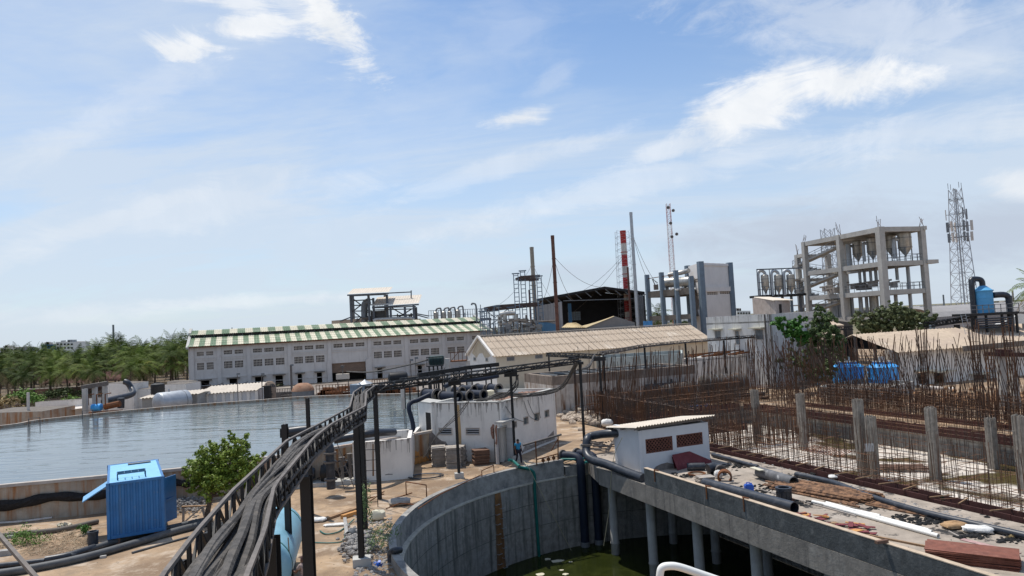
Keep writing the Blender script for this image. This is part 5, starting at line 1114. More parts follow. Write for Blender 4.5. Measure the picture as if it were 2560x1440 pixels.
gpipe([(1640, 1205), (1615, 1190), (1600, 1184)], .1, 'thin black hose between parapet end and shed', z=DZ + .1)
st = stub(1963, 1258, 1226, 1, '') if False else None
t = thing('flanged_stub', 'short upright black pipe stub on a rusty flange', 'pipe stub', dp_(1961, 1252)); p = dp_(1961, 1252); mb = MB(); mb.ring(p, p + V((0, 0, .62)), .33, .25, 24); mb.ring(p + V((0, 0, .5)), p + V((0, 0, .64)), .38, .26, 24); mb.build('barrel', m_hdpe, t, True); mb = MB(); mb.lathe(p, [(.48, 0), (.48, .07)], 20); mb.build('base_flange', m_rust, t, True)
for k in range(8): a = k * pi / 4; mb = MB(); mb.beam(p + V((cos(a) * .36, sin(a) * .36, .07)), p + V((cos(a) * .36, sin(a) * .36, .45)), .025); mb.build('rib', m_hdpe, t)
# jerrycan
t = thing('jerrycan', 'bright blue plastic jerrycan standing on the deck', 'jerrycan', dp_(1873, 1234)); p = dp_(1873, 1234); mb = MB(); mb.prism([(p.x + x * .21, p.y + y * .16) for x, y in ((-1, -.8), (-.8, -1), (.8, -1), (1, -.8), (1, .8), (.8, 1), (-.8, 1), (-1, .8))], DZ, DZ + .42); mb.prism([(p.x + x * .17, p.y + y * .13) for x, y in ((-1, -1), (1, -1), (1, 1), (-1, 1))], DZ + .42, DZ + .47); mb.build('body', m_blueplastic, t)
mb = MB(); mb.tube([p + V((-.12, 0, .45)), p + V((-.1, 0, .55)), p + V((.05, 0, .55)), p + V((.07, 0, .45))], .025, 7); mb.build('handle', m_blueplastic, t, True); mb = MB(); mb.lathe(p + V((.13, 0, .45)), [(.04, 0), (.04, .07)], 10); mb.build('cap', m_blueplastic, t, True)
stack(1762, 1206, .85, .7, 7, .05, .1, m_board, 'grey square tile in the low stack by the parapet', 'grey tiles stacked low by the parapet', z=DZ, name='tile', cat='tile')
mb = MB(); p = dp_(1812, 1195, DZ + .18); mb.ring(p, p + V((.1, .35, .05)), .38, .3, 20); single(mb, 'gasket_ring', m_rust, 'rusty steel ring standing by the white sack', 'ring', None, True)
mb = MB(); p = dp_(1742, 1186, DZ + .04); mb.ring(p, p + V((0, 0, .08)), .5, .42, 20); single(mb, 'gasket_ring', m_rust, 'rusty steel ring lying flat before the short black pipe', 'ring', None, True)
def sack(p, rx, ry, rz_, label, m=m_sack, a=0.0):
    mb = MB(); n = 12; rows = 7; i0 = 0
    for k in range(rows):
        ph_ = -pi / 2 + pi * k / (rows - 1)
        for j in range(n):
            th = 2 * pi * j / n; x = math.copysign(abs(cos(th)) ** .6, cos(th)) * cos(ph_) ** .5 if 0 < k < rows - 1 else 0; y = math.copysign(abs(sin(th)) ** .6, sin(th)) * cos(ph_) ** .5 if 0 < k < rows - 1 else 0
            wob = 1 + U(-.12, .12); X = x * rx * wob; Y = y * ry * wob; mb.v.append((p.x + X * cos(a) - Y * sin(a), p.y + X * sin(a) + Y * cos(a), p.z + rz_ * (1 + sin(ph_)) * (1 + U(-.08, .08))))
    for k in range(rows - 1):
        for j in range(n): q = k * n + j; r = k * n + (j + 1) % n; mb.f.append((q, r, r + n, q + n)); mb.mi.append(0)
    return single(mb, 'sack', m, label, 'sack', 'filled sacks lying about', True)
sack(dp_(1797, 1196), .22, .2, .22, 'crumpled white sack beside the standing rusty ring'); sack(dp_(2445, 1331), .55, .3, .13, 'white sack lying beside the long pipe at right', a=-.5); sack(dp_(2085, 1196), .3, .2, .1, 'small white sack next to the formwork edge'); sack(G(796, 1304, 0), .4, .25, .1, 'white sack on dirt right of pale blue tank'); sack(G(838, 1315, 0), .6, .18, .06, 'flat white sack beside the green hose'); sack(G(945, 1300, 0), .35, .3, .25, 'beige sack leaning by the black ladder foot', m_creams); sack(G(1000, 1262, 0), .6, .45, .18, 'grey white sack by rusty rods left of pit', m_board); sack(D(1518, 1066, 60), .5, .4, .3, 'white plastic bag on the rubble behind the shed')
sack(dp_(2385, 1320), .5, .3, .12, 'brown jute sack crumpled on black sludge', m_fuzz, .2)
# sludge patches (own shapes, slightly raised)
mb = MB()
for (x, y, rx, ry) in [(1900, 1222, 70, 13), (1862, 1232, 50, 9), (1800, 1170, 55, 10), (1845, 1163, 40, 8), (2000, 1258, 40, 8), (1790, 1185, 26, 6), (2060, 1180, 40, 7), (2290, 1300, 60, 11), (2350, 1306, 70, 10), (2430, 1340, 45, 10), (2530, 1350, 45, 10), (2350, 1372, 26, 5), (2250, 1290, 20, 5), (1700, 1190, 40, 7), (1960, 1190, 60, 6), (2180, 1272, 12, 3), (2470, 1292, 8, 3)]:
    for _ in range(int(rx * 1.2)):
        a = U(0, 6.28); r = U(0, 1) ** .6; p = dp_(x + cos(a) * rx * r, y + sin(a) * ry * r, DZ + .004); rock(mb, (p.x, p.y, DZ - .03), U(.05, .13), 5)
single(mb, 'black_sludge', m_debris, 'black tarry sludge crumbs spread over the deck', 'sludge', kind='stuff')
# rusty pipe pile
barpile('rusty_tube', (2055, 1232), 'rusty brown scaffold tube in the big pile on the deck', m_rust if False else mk('ochre_rust', (.27, .15, .085), .9, .5, 3, stain=((.06, .035, .025), .44, .62, 3.2)), 60, .048, 4.6, math.atan2(LU.y, LU.x) + .20, spread=2.3, group='rusty scaffold tubes piled on the deck', cat='tube')
barpile('rusty_tube', (2235, 1270), 'rusty brown scaffold tube in the small pile by the long pipe', MATS['ochre_rust'], 12, .04, 3.0, math.atan2(LU.y, LU.x) + .16, spread=.8, group='rusty scaffold tubes in the small pile', cat='tube', layers=1)
ang = math.atan2(LU.y, LU.x)
for k, (x0, y0, x1, y1, r) in enumerate([(2031, 1254, 2200, 1290, .075), (2062, 1262, 2346, 1340, .085), (2190, 1291, 2322, 1326, .075)]):
    ringpipe(x0, y0, x1, y1, r, ['white plastic pipe of the bundle nearest the rusty tubes', 'longest white plastic pipe lying on the deck', 'shorter white plastic pipe beside the longest one'][k], m_pvc, 'plastic_pipe', cat='pipe')
ringpipe(2066, 1257, 2330, 1330, .07, 'white plastic pipe squeezed behind the longest white pipe', m_pvc, 'plastic_pipe')
def plank(x0, y0, x1, y1, w, h, label, m=m_wood, z=DZ, name='plank'): p, q = G(x0, y0, z + h / 2), G(x1, y1, z + h / 2); mb = MB(); mb.beam(p, q, w, h); return single(mb, name, m, label, 'plank')
plank(1905, 1225, 2140, 1290, .07, .06, 'long thin grey timber before the white plastic pipes', m_board); plank(2155, 1335, 2345, 1372, .09, .07, 'long brown timber lying behind the parapet'); plank(2405, 1348, 2548, 1384, .26, .03, 'pale pink streaked plank at the right edge', mk('pink_plank', (.42, .27, .25), .9, .2, 4)); plank(1810, 1150, 1866, 1166, .08, .05, 'pale plank behind the short pipe', m_board); plank(2100, 1259, 2180, 1251, .1, .05, 'short plank under the rusty tube ends', m_board); plank(2372, 1328, 2402, 1343, .05, .04, 'thin stick near the jute sack', m_board); plank(2200, 1252, 2240, 1266, .05, .05, 'pale stick on the small tube pile', m_board)
plank(1880, 1168, 1905, 1176, .3, .03, 'pale square offcut lying on torn grey pipe', m_creams, DZ + .55); plank(2190, 1356, 2218, 1352, .14, .1, 'short brown offcut on the parapet top', m_boardb, 1.2)
for k in range(30):
    x = U(1985, 2160); y = lerp(1283, 1322, (x - 1985) / 175) + U(-10, 12); p = dp_(x, y, DZ + .03 + U(0, .12)); a = U(0, 3.1); l = U(.3, 1.0); w_ = U(.1, .35); mb = MB(); d = V((cos(a) * l / 2, sin(a) * l / 2, U(-.06, .06))); mb.beam(p - d, p + d, w_, .025)
    single(mb, 'board_scrap', m_plyr if k % 3 else m_woodo if k % 2 else m_wood, 'maroon or tan board scrap in the heap behind the parapet', 'scrap', 'board scraps heaped behind the parapet')
p = dp_(2440, 1408); a_ = math.atan2(LU.y, LU.x) + .62
stack(0, 0, 2.75, 1.25, 12, .035, a_, m_ply, 'brown plywood sheet in the big stack at lower right', 'brown plywood sheets stacked at lower right', z=DZ, pos=G(2430, 1402, DZ), name='plywood_sheet', cat='plywood', jit=.02)
bush('grass_tuft', 'small dry grass tuft beside the long black pipe at right edge', G(2530, 1342, DZ), (.35, .3, .25), 300, .05, m_dry, cat='grass tuft')
mb = MB()
for k in range(500):
    f = U(-.1, 1); x = lerp(1960, 2560, f); y = lerp(1185, 1345, f) + U(-16, 8); p = dp_(x, y); rock(mb, (p.x, p.y, DZ - .03), U(.03, .08), 5)
single(mb, 'gravel_strip', m_gravel, 'grey gravel strip between long pipe and formwork', 'gravel', kind='stuff')
mb = MB()
for k in range(50): p = L(U(-3, 35), U(9.2, 10.3), U(.3, .6)); q = p + V((U(-1, 1), U(-.5, .5), U(-.1, .1))); mb.tube([p, q], .02, 4)
single(mb, 'cover_blocks', m_rebar, 'loose rusty tie rods lying over the near formwork channel', 'rods', kind='stuff')
# green netting along near rebar base
mb = MB()
for s_ in range(0, 38): mb.poly([L(s_ - 3, RT - .12, .35 + U(0, .1)), L(s_ - 2, RT - .12, .35 + U(0, .1)), L(s_ - 2, RT + .25, -.1), L(s_ - 3, RT + .25, -.1)])
single(mb, 'green_net', mk('green_net', (.10, .17, .14), .9, .5, 6), 'faded green netting at the foot of the nearest rebar curtain', 'netting')
# scaffold / loose rebars on tank floor
mb = MB()
for k in range(380): p = L(U(-20, 30), U(T0 + 2, T1 - 2), FZ + U(.05, .5)); a = ang + (pi / 2 if R() < .4 else 0) + U(-.2, .2); l = U(1, 5); mb.tube([p, p + V((cos(a) * l, sin(a) * l, U(-.1, .3)))], .022, 3, False)
single(mb, 'loose_rebar', m_rebar, 'loose rusty rebars strewn over the excavation floor', 'rebar', kind='stuff')
mb = MB()
for k in range(16):
    for j in range(2): p = G(lerp(2020, 2120, k / 15), lerp(1135, 1142, k / 15) + (0 if j else -12), FZ + .4); 
    mb.beam(G(lerp(2005, 2100, k / 15), 1128 + k, FZ + .5), G(lerp(2040, 2130, k / 15), 1112 + k, FZ + .5), .04)
single(mb, 'rebar_grid', mk('rebar_fresh', (.30, .12, .06), .95, .3, 2), 'bright rusty rebar grid lying flat on excavation floor', 'rebar grid')
mb = MB(); p = G(2255, 1178, FZ)
for k in range(14): mb.beam(p + V((-1.8, k * .12, .15 + R() * .1)), p + V((1.6, k * .12 - .8, .15 + R() * .15)), .1, .04)
single(mb, 'timber_pile', m_boardb, 'dark timber pile on excavation floor beside stout column', 'timber')
mb = MB(); p = D(1745, 1020, 72)
for k in range(40): leaves(mb, p + V((U(-1.5, 1.5), U(-1, 1), U(-.1, .3))), (.3, .3, .1), 5, .22, .2)
single(mb, 'tarpaulin', mk('tarp_blue', (.05, .18, .48), .6, .3, 2), 'crumpled blue tarpaulin scrap among the far rebars', 'tarpaulin')
# dirt-side clutter left of pit
for k, (x0, y0, x1, y1, w_, h_, lab, m) in enumerate([(815, 1297, 895, 1269, .3, .12, 'long brown plank pointing at the tall posts', m_wood), (855, 1293, 892, 1281, .22, .2, 'short orange timber block on planks', m_woodo), (862, 1296, 868, 1350, .16, .12, 'grey concrete beam lying on dirt toward camera', m_conc), (925, 1252, 960, 1228, .06, .06, 'thin dark timber leaning at the ladder foot', m_wood), (890, 1255, 960, 1235, .05, .05, 'thin rusty rod near the ladder', m_rust), (980, 1248, 1030, 1232, .05, .05, 'pair of rusty rods lying on pale dirt', m_rust)]): plank(x0, y0, x1, y1, w_, h_, lab, m, 0)
dpipe([G(800, 1327, .05), G(815, 1335, .05), G(845, 1330, .05), G(870, 1312, .05), G(885, 1298, .1)], .03, 'thin green hose looping on dirt beside the sack', name='hose', m=m_teal, cat='hose'); dpipe([G(785, 1356, .04), G(825, 1357, .04), G(858, 1352, .04), G(862, 1330, .05)], .025, 'thin green hose running right of pale blue tank', name='hose', m=m_teal, cat='hose')
ringpipe(872, 1340, 884, 1330, .2, 'short grey pipe offcut at the end of concrete beam', m_pipeg, z=0)
mb = MB()
for k in range(420):
    x = U(885, 985); y = U(1290, 1440); p = G(x, y, 0); rock(mb, (p.x, p.y, -.02), U(.03, .12), 5)
for k in range(300): p = G(random.gauss(895, 18), random.gauss(1372, 14), 0); rock(mb, (p.x, p.y, U(0, .3)), U(.05, .15), 5)
single(mb, 'stone_rubble', m_gravel, 'grey rubble and stones around the footing beside the pit', 'rubble', kind='stuff')
mb = MB()
for k in range(700): p = G(U(690, 1450), U(1190, 1440), 0); 
for k in range(500):
    p = G(U(700, 980), U(1240, 1440), 0); rock(mb, (p.x, p.y, -.03), U(.02, .06), 5)
for k in range(500):
    p = G(U(1040, 1440), U(1120, 1260), 0)
    if (p - PC).length > 15.5: rock(mb, (p.x, p.y, -.03), U(.03, .08), 5)
for k in range(260): p = G(U(20, 560), U(1300, 1440), 0); rock(mb, (p.x, p.y, -.03), U(.02, .06), 5)
single(mb, 'scattered_stones', mk('yard_stone', (.40, .31, .22), .95, .3, 3), 'small stones scattered over the dirt yard', 'stones', kind='stuff')
bush('pit_weeds', 'thin green weeds growing at the left rim of the pit', G(955, 1355, .3), (.9, 2.0, .7), 1100, .04, mk('weed', (.14, .20, .08), .8, .4, 3)); bush('pit_weeds', 'tall thin weed wrapped round the rear tall post', G(918, 1300, 1.2), (.35, .35, 2.2), 600, .05, MATS['weed'])
mb = MB(); p = G(945, 1410, .1); leaves(mb, p, (.2, .2, .12), 25, .1, .2); single(mb, 'blue_bag', m_blueplastic, 'small bright blue plastic bag in the weeds by the pit', 'bag')
mb = MB()
for k in range(220): p = G(random.gauss(1460, 28), random.gauss(1047, 7), 0); rock(mb, (p.x, p.y, max(0, .5 - abs(p.x - 6) * .15) * R()), U(.12, .4), 6)
single(mb, 'rubble_heap', mk('sand_rubble', (.46, .38, .30), .95, .25, 2), 'heap of sandy rubble behind the deck shed', 'rubble', kind='stuff')
for k, (x, y, lab) in enumerate([(1492, 1026, 'upper black pipe lying beyond the rubble heap'), (1500, 1036, 'lower grey pipe lying beyond the rubble heap')]): gpipe([(x - 35, y + 4), (x, y), (x + 90, y - 13), (x + 240, y - 30), (x + 420, y - 42)], .22 - k * .08, lab, m=m_hdpe if k == 0 else m_pipeg)
for k, (x, y, s_, lab) in enumerate([(1508, 1110, 1, 'rusty scrap bars heaped left of the deck shed'), ]):
    mb = MB()
    for j in range(26): p = G(x + U(-26, 22), y + U(-8, 14), U(.05, .5)); mb.beam(p, p + V((U(-1.2, 1.2), U(-.3, .3), U(-.1, .2))), U(.05, .12))
    single(mb, 'scrap_heap', m_rail, lab, 'scrap', kind='stuff')
# ================================================================ WAREHOUSE
WL, WR = D(471, 900, 135), D(1229, 900, 156); WL = V((WL.x, WL.y, 0)); WR = V((WR.x, WR.y, 0)); WE = D(471, 868, WL.y).z
wu = (WR - WL).normalized(); wn = V((-wu.y, wu.x, 0)); WLEN = (WR - WL).length
WH = thing('warehouse', 'long grey warehouse with green and cream striped roof behind the reservoir', 'building', (WL + WR) / 2)
bays = [(475, 543, 2, 2), (543, 617, 2, 2), (617, 720, 3, 3), (720, 820, 3, 3), (820, 921, 3, 0), (921, 1013, 3, 3), (1013, 1107, 3, 3), (1107, 1170, 2, 2), (1170, 1229, 2, 2)]
# measured window bands (from the photograph) at left end: heights
zt1, zt0 = D(495, 880, 135).z, D(495, 890.5, 135).z; zb1, zb0 = D(495, 908, 135).z, D(495, 926, 135).z
holes = []; wins = []
def wx(px): return wcoord(WL, WR, px, 905)[0]
for (x0, x1, nt_, nb_) in bays:
    a0, a1 = wx(x0), wx(x1); pil = .75; b0, b1 = a0 + pil, a1 - .2; 
    for n_, z0, z1 in ((nt_, zt0, zt1), (nb_, zb0, zb1)):
        if not n_: continue
        g_ = .45; w_ = (b1 - b0 - g_ * (n_ + 1)) / n_
        for k in range(n_): h = (b0 + g_ + k * (w_ + g_), b0 + g_ + k * (w_ + g_) + w_, z0, z1); holes.append(h); wins.append(h)
bigdoor = (wx(826), wx(914), 0, D(870, 905, 148).z); holes.append(bigdoor); small = []
for x0, x1, y in [(497, 526, 968), (568, 596, 963), (632, 661, 957), (683, 710, 952), (739, 758, 952), (787, 808, 946), (939, 959, 934), (1040, 1058, 924)]:
    a0, a1 = wx(x0), wx(x1); h = (a0 + .3, a1 - .3, 0, 2.0); holes.append(h); small.append(h)
mb = MB(); wall(mb, WL, WR, 0, WE, holes, .35); wall(mb, WR, WR + wn * 13, 0, WE, (), .35); wall(mb, WL + wn * 13, WL, 0, WE, (), .35); wall(mb, WR + wn * 13, WL + wn * 13, 0, WE, (), .35); mb.build('wall', m_ware, WH)
mb = MB()
for x in [b_[0] for b_ in bays] + [1225]: a = wx(x); panel(mb, WL, WR, (a, a + .7, 0, WE - .1), 0, .22)
for z in (zb1 + .45, zb0 - 1.7, zt0 - .5, zb0 - 3.0): 
    for (x0, x1, _, __) in bays:
        if z < zb1 and x0 == 820 and z < bigdoor[3] + .2: continue
        panel(mb, WL, WR, (wx(x0) + .7, wx(x1), z, z + .10), 0, .12)
panel(mb, WL, WR, (bigdoor[0] - .7, bigdoor[0], 0, bigdoor[3] + .5), .0, .3); panel(mb, WL, WR, (bigdoor[1], bigdoor[1] + 1.2, 0, bigdoor[3] + .5), .0, .3)
mb.build('pilasters', m_ware, WH)
for h in wins:
    mb = MB(); panel(mb, WL, WR, h, -.4, -.36); w = mb.build('window', mk('dusk_pane', (.05, .045, .042), .9, .3, 1), WH); mb = MB(); jal(mb, WL, WR, h, 6, 3 if h[3] - h[2] > 1.1 else 2, -.16, .085, .1); mb.build('lattice', m_jali, w)
mb = MB(); panel(mb, WL, WR, (bigdoor[0], bigdoor[1], 1.7, bigdoor[3]), -.34, -.3); mb.build('brick_infill', mk('brown_brick', (.24, .165, .12), .95, .2, 1, brick=(.5, .2, (.10, .08, .07))), WH)
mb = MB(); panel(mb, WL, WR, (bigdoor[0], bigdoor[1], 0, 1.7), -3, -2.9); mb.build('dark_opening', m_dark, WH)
for h in small:
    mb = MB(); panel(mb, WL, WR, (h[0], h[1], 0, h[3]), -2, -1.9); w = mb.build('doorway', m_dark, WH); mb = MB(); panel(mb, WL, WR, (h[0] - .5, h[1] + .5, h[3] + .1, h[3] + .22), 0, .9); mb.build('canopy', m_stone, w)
def sheet_roof(p0, p1, p2, p3, nst, name, mats, parent, amp=.04, seed=0, teeth=3):
    mb = MB(); rows = 4
    for k in range(nst):
        for r in range(rows):
            t0, t1 = k / nst, (k + 1) / nst; s0, s1 = r / rows, (r + 1) / rows; j = (r % 2) * .006
            mb.cur = (k + seed) % 2; mb.cur = 2 if (k * 7 + r * 13) % 17 < 3 and mb.cur == seed else mb.cur; a, b, c, d = lerp(lerp(p0, p1, t0), lerp(p3, p2, t0), s0), lerp(lerp(p0, p1, t1), lerp(p3, p2, t1), s0), lerp(lerp(p0, p1, t1), lerp(p3, p2, t1), s1), lerp(lerp(p0, p1, t0), lerp(p3, p2, t0), s1)
            corr(mb, a + V((0, 0, -.03 * (rows - r) * 0 + .03)), b + V((0, 0, .03)), c, d, .36, amp)
    return mb.build(name, mats, parent)
e0, e1 = WL - wn * .7 - wu * .1, WR - wn * .7 + wu * .1; zE = WE + .05
sheet_roof(e0 + V((0, 0, zE)), e1 + V((0, 0, zE)), e1 + wn * 7.6 + V((0, 0, zE + 1.75)), e0 + wn * 7.6 + V((0, 0, zE + 1.75)), 61, 'lower_roof', [m_green, m_creams, m_greenf], WH)
sheet_roof(e0 + wn * 6.9 + V((0, 0, zE + 2.2)), e1 + wn * 6.9 + V((0, 0, zE + 2.2)), e1 + wn * 11.0 + V((0, 0, zE + 3.15)), e0 + wn * 11 + V((0, 0, zE + 3.15)), 41, 'upper_roof', [m_green, m_creams, m_greenf], WH)
mb = MB(); mb.poly([e0 + wn * 11 + V((0, 0, zE + 3.1)), e1 + wn * 11 + V((0, 0, zE + 3.1)), e1 + wn * 14 + V((0, 0, zE)), e0 + wn * 14 + V((0, 0, zE))]); mb.build('rear_roof', m_stone, WH)
mb = MB()
for k in range(34): p = lerp(e0, e1, (k + .5) / 34) + wn * 7.6; mb.beam(p + V((0, 0, zE + 1.5)), p + V((0, 0, zE + 2.4)), .12); 
mb.beam(e0 + wn * 7.8 + V((0, 0, zE + 2.0)), e1 + wn * 7.8 + V((0, 0, zE + 2.0)), .08); mb.build('monitor_frame', m_steel, WH)
for q, s_ in ((WL, -1), (WR, 1)):
    mb = MB()
    c = q + wu * (.1 * s_); pr = [(-.8, WE - .2), (7.2, WE + 1.95), (7.2, WE + 2.5), (11.2, WE + 3.5), (14, WE - .2)]
    for i in range(len(pr) - 1): mb.beam(c + wn * pr[i][0] + V((0, 0, pr[i][1])), c + wn * pr[i + 1][0] + V((0, 0, pr[i + 1][1])), .5, .4)
    mb.build('gable_coping', m_concL, WH)
mb = MB(); mb.beam(e0 + V((0, 0, zE - .15)), e1 + V((0, 0, zE - .15)), .18, .2); mb.build('gutter', m_rust, WH)
mb = MB()
for q in (WL, WR): mb.poly([q + V((0, 0, WE)), q + wn * 13 + V((0, 0, WE)), q + wn * 11 + V((0, 0, WE + 3.1)), q + wn * 7 + V((0, 0, WE + 1.8))])
mb.build('gable', m_ware, WH)
# ================================================================ GENERIC BUILDERS
def gable_shed(name, label, c0, c1, depth, ze, zr, mwall, mroof, over=.4, holes=(), pitch=.4, amp=.05, wallz=0, cat='building', hollow=False, mgable=None):
    """front wall c0->c1, ridge parallel, depth inward"""
    u = (c1 - c0).normalized(); nn = V((-u.y, u.x, 0)); t = thing(name, label, cat, (c0 + c1) / 2); c2, c3 = c1 + nn * depth, c0 + nn * depth; mb = MB()
    if not hollow: wall(mb, c0, c1, wallz, ze, holes, .25); wall(mb, c1, c2, wallz, ze, (), .25); wall(mb, c2, c3, wallz, ze, (), .25); wall(mb, c3, c0, wallz, ze, (), .25); mb.build('wall', mwall, t)
    mb = MB(); m0 = c0 + nn * depth / 2; m1 = c1 + nn * depth / 2
    for a, b, m_ in ((c0, c3, m0), (c1, c2, m1)): mb.poly([a + V((0, 0, ze)), b + V((0, 0, ze)), m_ + V((0, 0, zr - .05))])
    mb.build('gable', mgable or mwall, t); mb = MB(); sl = (zr - ze) / (depth / 2)
    for s_, (a, b) in ((1, (c0, c1)), (-1, (c3, c2))):
        a_ = a - u * over - nn * over * s_ + V((0, 0, ze - sl * over + .05)); b_ = b + u * over - nn * over * s_ + V((0, 0, ze - sl * over + .05)); corr(mb, a_, b_, m1 + u * over + V((0, 0, zr + .05)), m0 - u * over + V((0, 0, zr + .05)), pitch, amp)
    mb.build('roof', mroof, t); return t, u, nn, m0, m1
# gable building (long beige roof)
g0 = D(1240, 900, 104); g1 = D(1782, 900, 119); g0 = V((g0.x, g0.y, 0)); g1 = V((g1.x, g1.y, 0)); ge = D(1240, 889, g0.y).z
hs = [wrect(g0, g1, 1266, 891, 1287, 903), wrect(g0, g1, 1337, 886, 1357, 897), wrect(g0, g1, 1536, 877, 1548, 885)]
gt, gu, gn, gm0, gm1 = gable_shed('long_shed', 'long cream walled shed with corrugated beige roof and white gable', g0, g1, 12, ge, ge + 2.75, m_cream, mk('asb', (.47, .38, .29), .95, .05, .5, stain=((.34, .27, .21), .5, .8, .12), patch=((.58, .50, .41), .55, .7, .3)), holes=hs, mgable=m_white, pitch=.5, amp=.045)
for h in hs: window(g0, g1, h, gt, 'louvre')
c3 = g0 + gn * 12; mb = MB(); panel(mb, c3, g0, (0, 12, 0, ge), .003, .02); mb.build('gable_render', m_white, gt); mb = MB()
sl = []
for r in (wrect(c3, g0, 1184, 892, 1191, 903), wrect(c3, g0, 1214, 893, 1221, 905)): mb = MB(); panel(mb, c3, g0, r, .02, .05); w = mb.build('window', m_jali, gt); mb = MB(); panel(mb, c3, g0, (r[0] + .15, r[1] - .15, r[2] + .15, r[3] - .15), .05, .06); mb.build('pane', m_glass, w)
mb = MB(); 
for a, b in ((c3, 0), (g0, 1)): mb.beam(a - gu * .35 + V((0, 0, ge - .1)), gm0 - gu * .35 + V((0, 0, ge + 2.85)), .35, .3)
mb.build('verge_coping', m_white, gt)
mb = MB(); z_ = ge + 1.5
for a_, b_ in (((3.5, ge + .2), (11.5, ge - .3)),): pts = [(2.0, ge + .2), (4, ge - .5), (5.2, ge + .2), (6.6, ge + .3), (7.8, ge - .6), (10, ge - .1), (9, ge + 1.0), (6, ge + 2.5), (3.4, ge + 1.2)]; mb.poly([wallpt(c3, g0, a, z, .028) for a, z in pts])
mb.build('beige_patch', mk('beige_patch', (.52, .43, .31), .9, .1, 1), gt)
mb = MB(); nrm_ = V((0, 0, .11)); Lg = (g1 - g0).length; e0_ = g0 - gn * .4 + V((0, 0, ge - .15)); r0_ = gm0 + V((0, 0, ge + 2.8))
for k in range(int(Lg / 1.05)): a = gu * (k * 1.05); mb.beam(e0_ + a + nrm_, r0_ + a + nrm_, .05, .02)
for f in (.36, .7): mb.beam(lerp(e0_, r0_, f) + nrm_, lerp(e0_, r0_, f) + gu * Lg + nrm_, .07, .03)
mb.build('sheet_laps', mk('lap_seam', (.40, .33, .255), .95, .3, 1), gt); mb = MB(); mb.beam(r0_ - gu * .4 + V((0, 0, .12)), r0_ + gu * (Lg + .4) + V((0, 0, .12)), .5, .08); mb.build('ridge_cap', m_roofl, gt)  # sheet seams drawn as thin strips, slightly darker than the roof
# stained concrete tank
k0, k1, kl = G(1385, 1041, 0), V((19.2, 77.8, 0)), V((.8, 79, 0)); K = thing('settling_tank', 'rust stained concrete settling tank behind the pump house', 'tank', (k0 + k1) / 2); ZK = D(1385, 941, k0.y).z
m_kt = mk('stained_tank', (.60, .55, .49), .95, .2, 1.0, streak=((.19, .10, .05), .47, .66, .8), stain=((.28, .21, .16), .5, .72, .35)); mb = MB(); kb = k1 + (kl - k0)
for a, c in ((k0, k1), (k1, kb), (kb, kl), (kl, k0)): wall(mb, a, c, 0, ZK - .9, th=.3)
mb.build('wall', m_kt, K); mb = MB()
for a, c in ((k0, k1), (k1, kb), (kb, kl), (kl, k0)): wall(mb, a, c, ZK - .9, ZK, th=.45); 
mb.build('rim_band', mk('tank_band', (.27, .22, .18), .95, .25, 1, streak=((.14, .10, .07), .45, .75)), K); mb = MB(); mb.prism([v.to_2d() for v in (lerp(k0, kb, .03), lerp(k1, kl, .03), lerp(kb, k0, .03), lerp(kl, k1, .03))], ZK - .5, ZK - .45); mb.build('liquid', mw, K)
mb = MB(); cc = (k0 + kb) / 2
for k in range(9): a = lerp(lerp(k0, k1, .08 + k * .1), lerp(kl, kb, .08 + k * .1), .2); mb.tube([a + V((0, 0, ZK - .1)), a + (kl - k0) * .6 + V((0, 0, ZK - .1))], .14, 6)
mb.build('aeration_pipes', m_pipeg, K)
# second basin behind
f0, f1 = D(1495, 950, 90), D(1712, 950, 92); b2 = thing('basin', 'pale green walled basin behind the stained tank', 'tank', V((f0.x, f0.y, 0))); mb = MB(); f0.z = f1.z = 0; zz = D(1560, 893, 90).z
for a, c in ((f0, f1), (f1, f1 + V((2, 9, 0))), (f1 + V((2, 9, 0)), f0 + V((2, 9, 0))), (f0 + V((2, 9, 0)), f0)): wall(mb, a, c, 0, zz)
mb.build('wall', mk('pale_green', (.40, .44, .42), .9, .15, 1, streak=((.25, .24, .22), .5, .85)), b2); mb = MB(); mb.prism([(f0.x + .3, f0.y + .3), (f1.x - .1, f1.y + .3), (f1.x + 1.8, f1.y + 8.6), (f0.x + 2.3, f0.y + 8.6)], zz - .6, zz - .5); mb.build('cover', m_stone, b2)
w0, w1 = D(1712, 950, 88), D(1875, 950, 91); w0.z = w1.z = 0; zz = D(1712, 897, 88).z; wt = thing('white_tank', 'white plastered tank building between stained tank and block', 'tank', w0); mb = MB()
for a, c in ((w0, w1), (w1, w1 + V((3, 9, 0))), (w1 + V((3, 9, 0)), w0 + V((3, 9, 0))), (w0 + V((3, 9, 0)), w0)): wall(mb, a, c, 0, zz)
mb.build('wall', m_white, wt); mb = MB(); mb.prism([(w0.x, w0.y), (w1.x, w1.y), (w1.x + 3, w1.y + 9), (w0.x + 3, w0.y + 9)], zz - .35, zz - .25); mb.build('roof', m_conc, wt)
mb = MB()
for k in range(14): a = lerp(w0, w1, R()) + V((U(0, 3), U(1, 6), zz)); mb.tube([a, a + V((U(1, 4), U(-.5, .5), U(.1, .5)))], .12, 6)
mb.beam(w0 + V((1, 1, zz + .4)), w1 + V((0, 1, zz + .5)), .15); mb.build('roof_pipes', m_rust, wt)
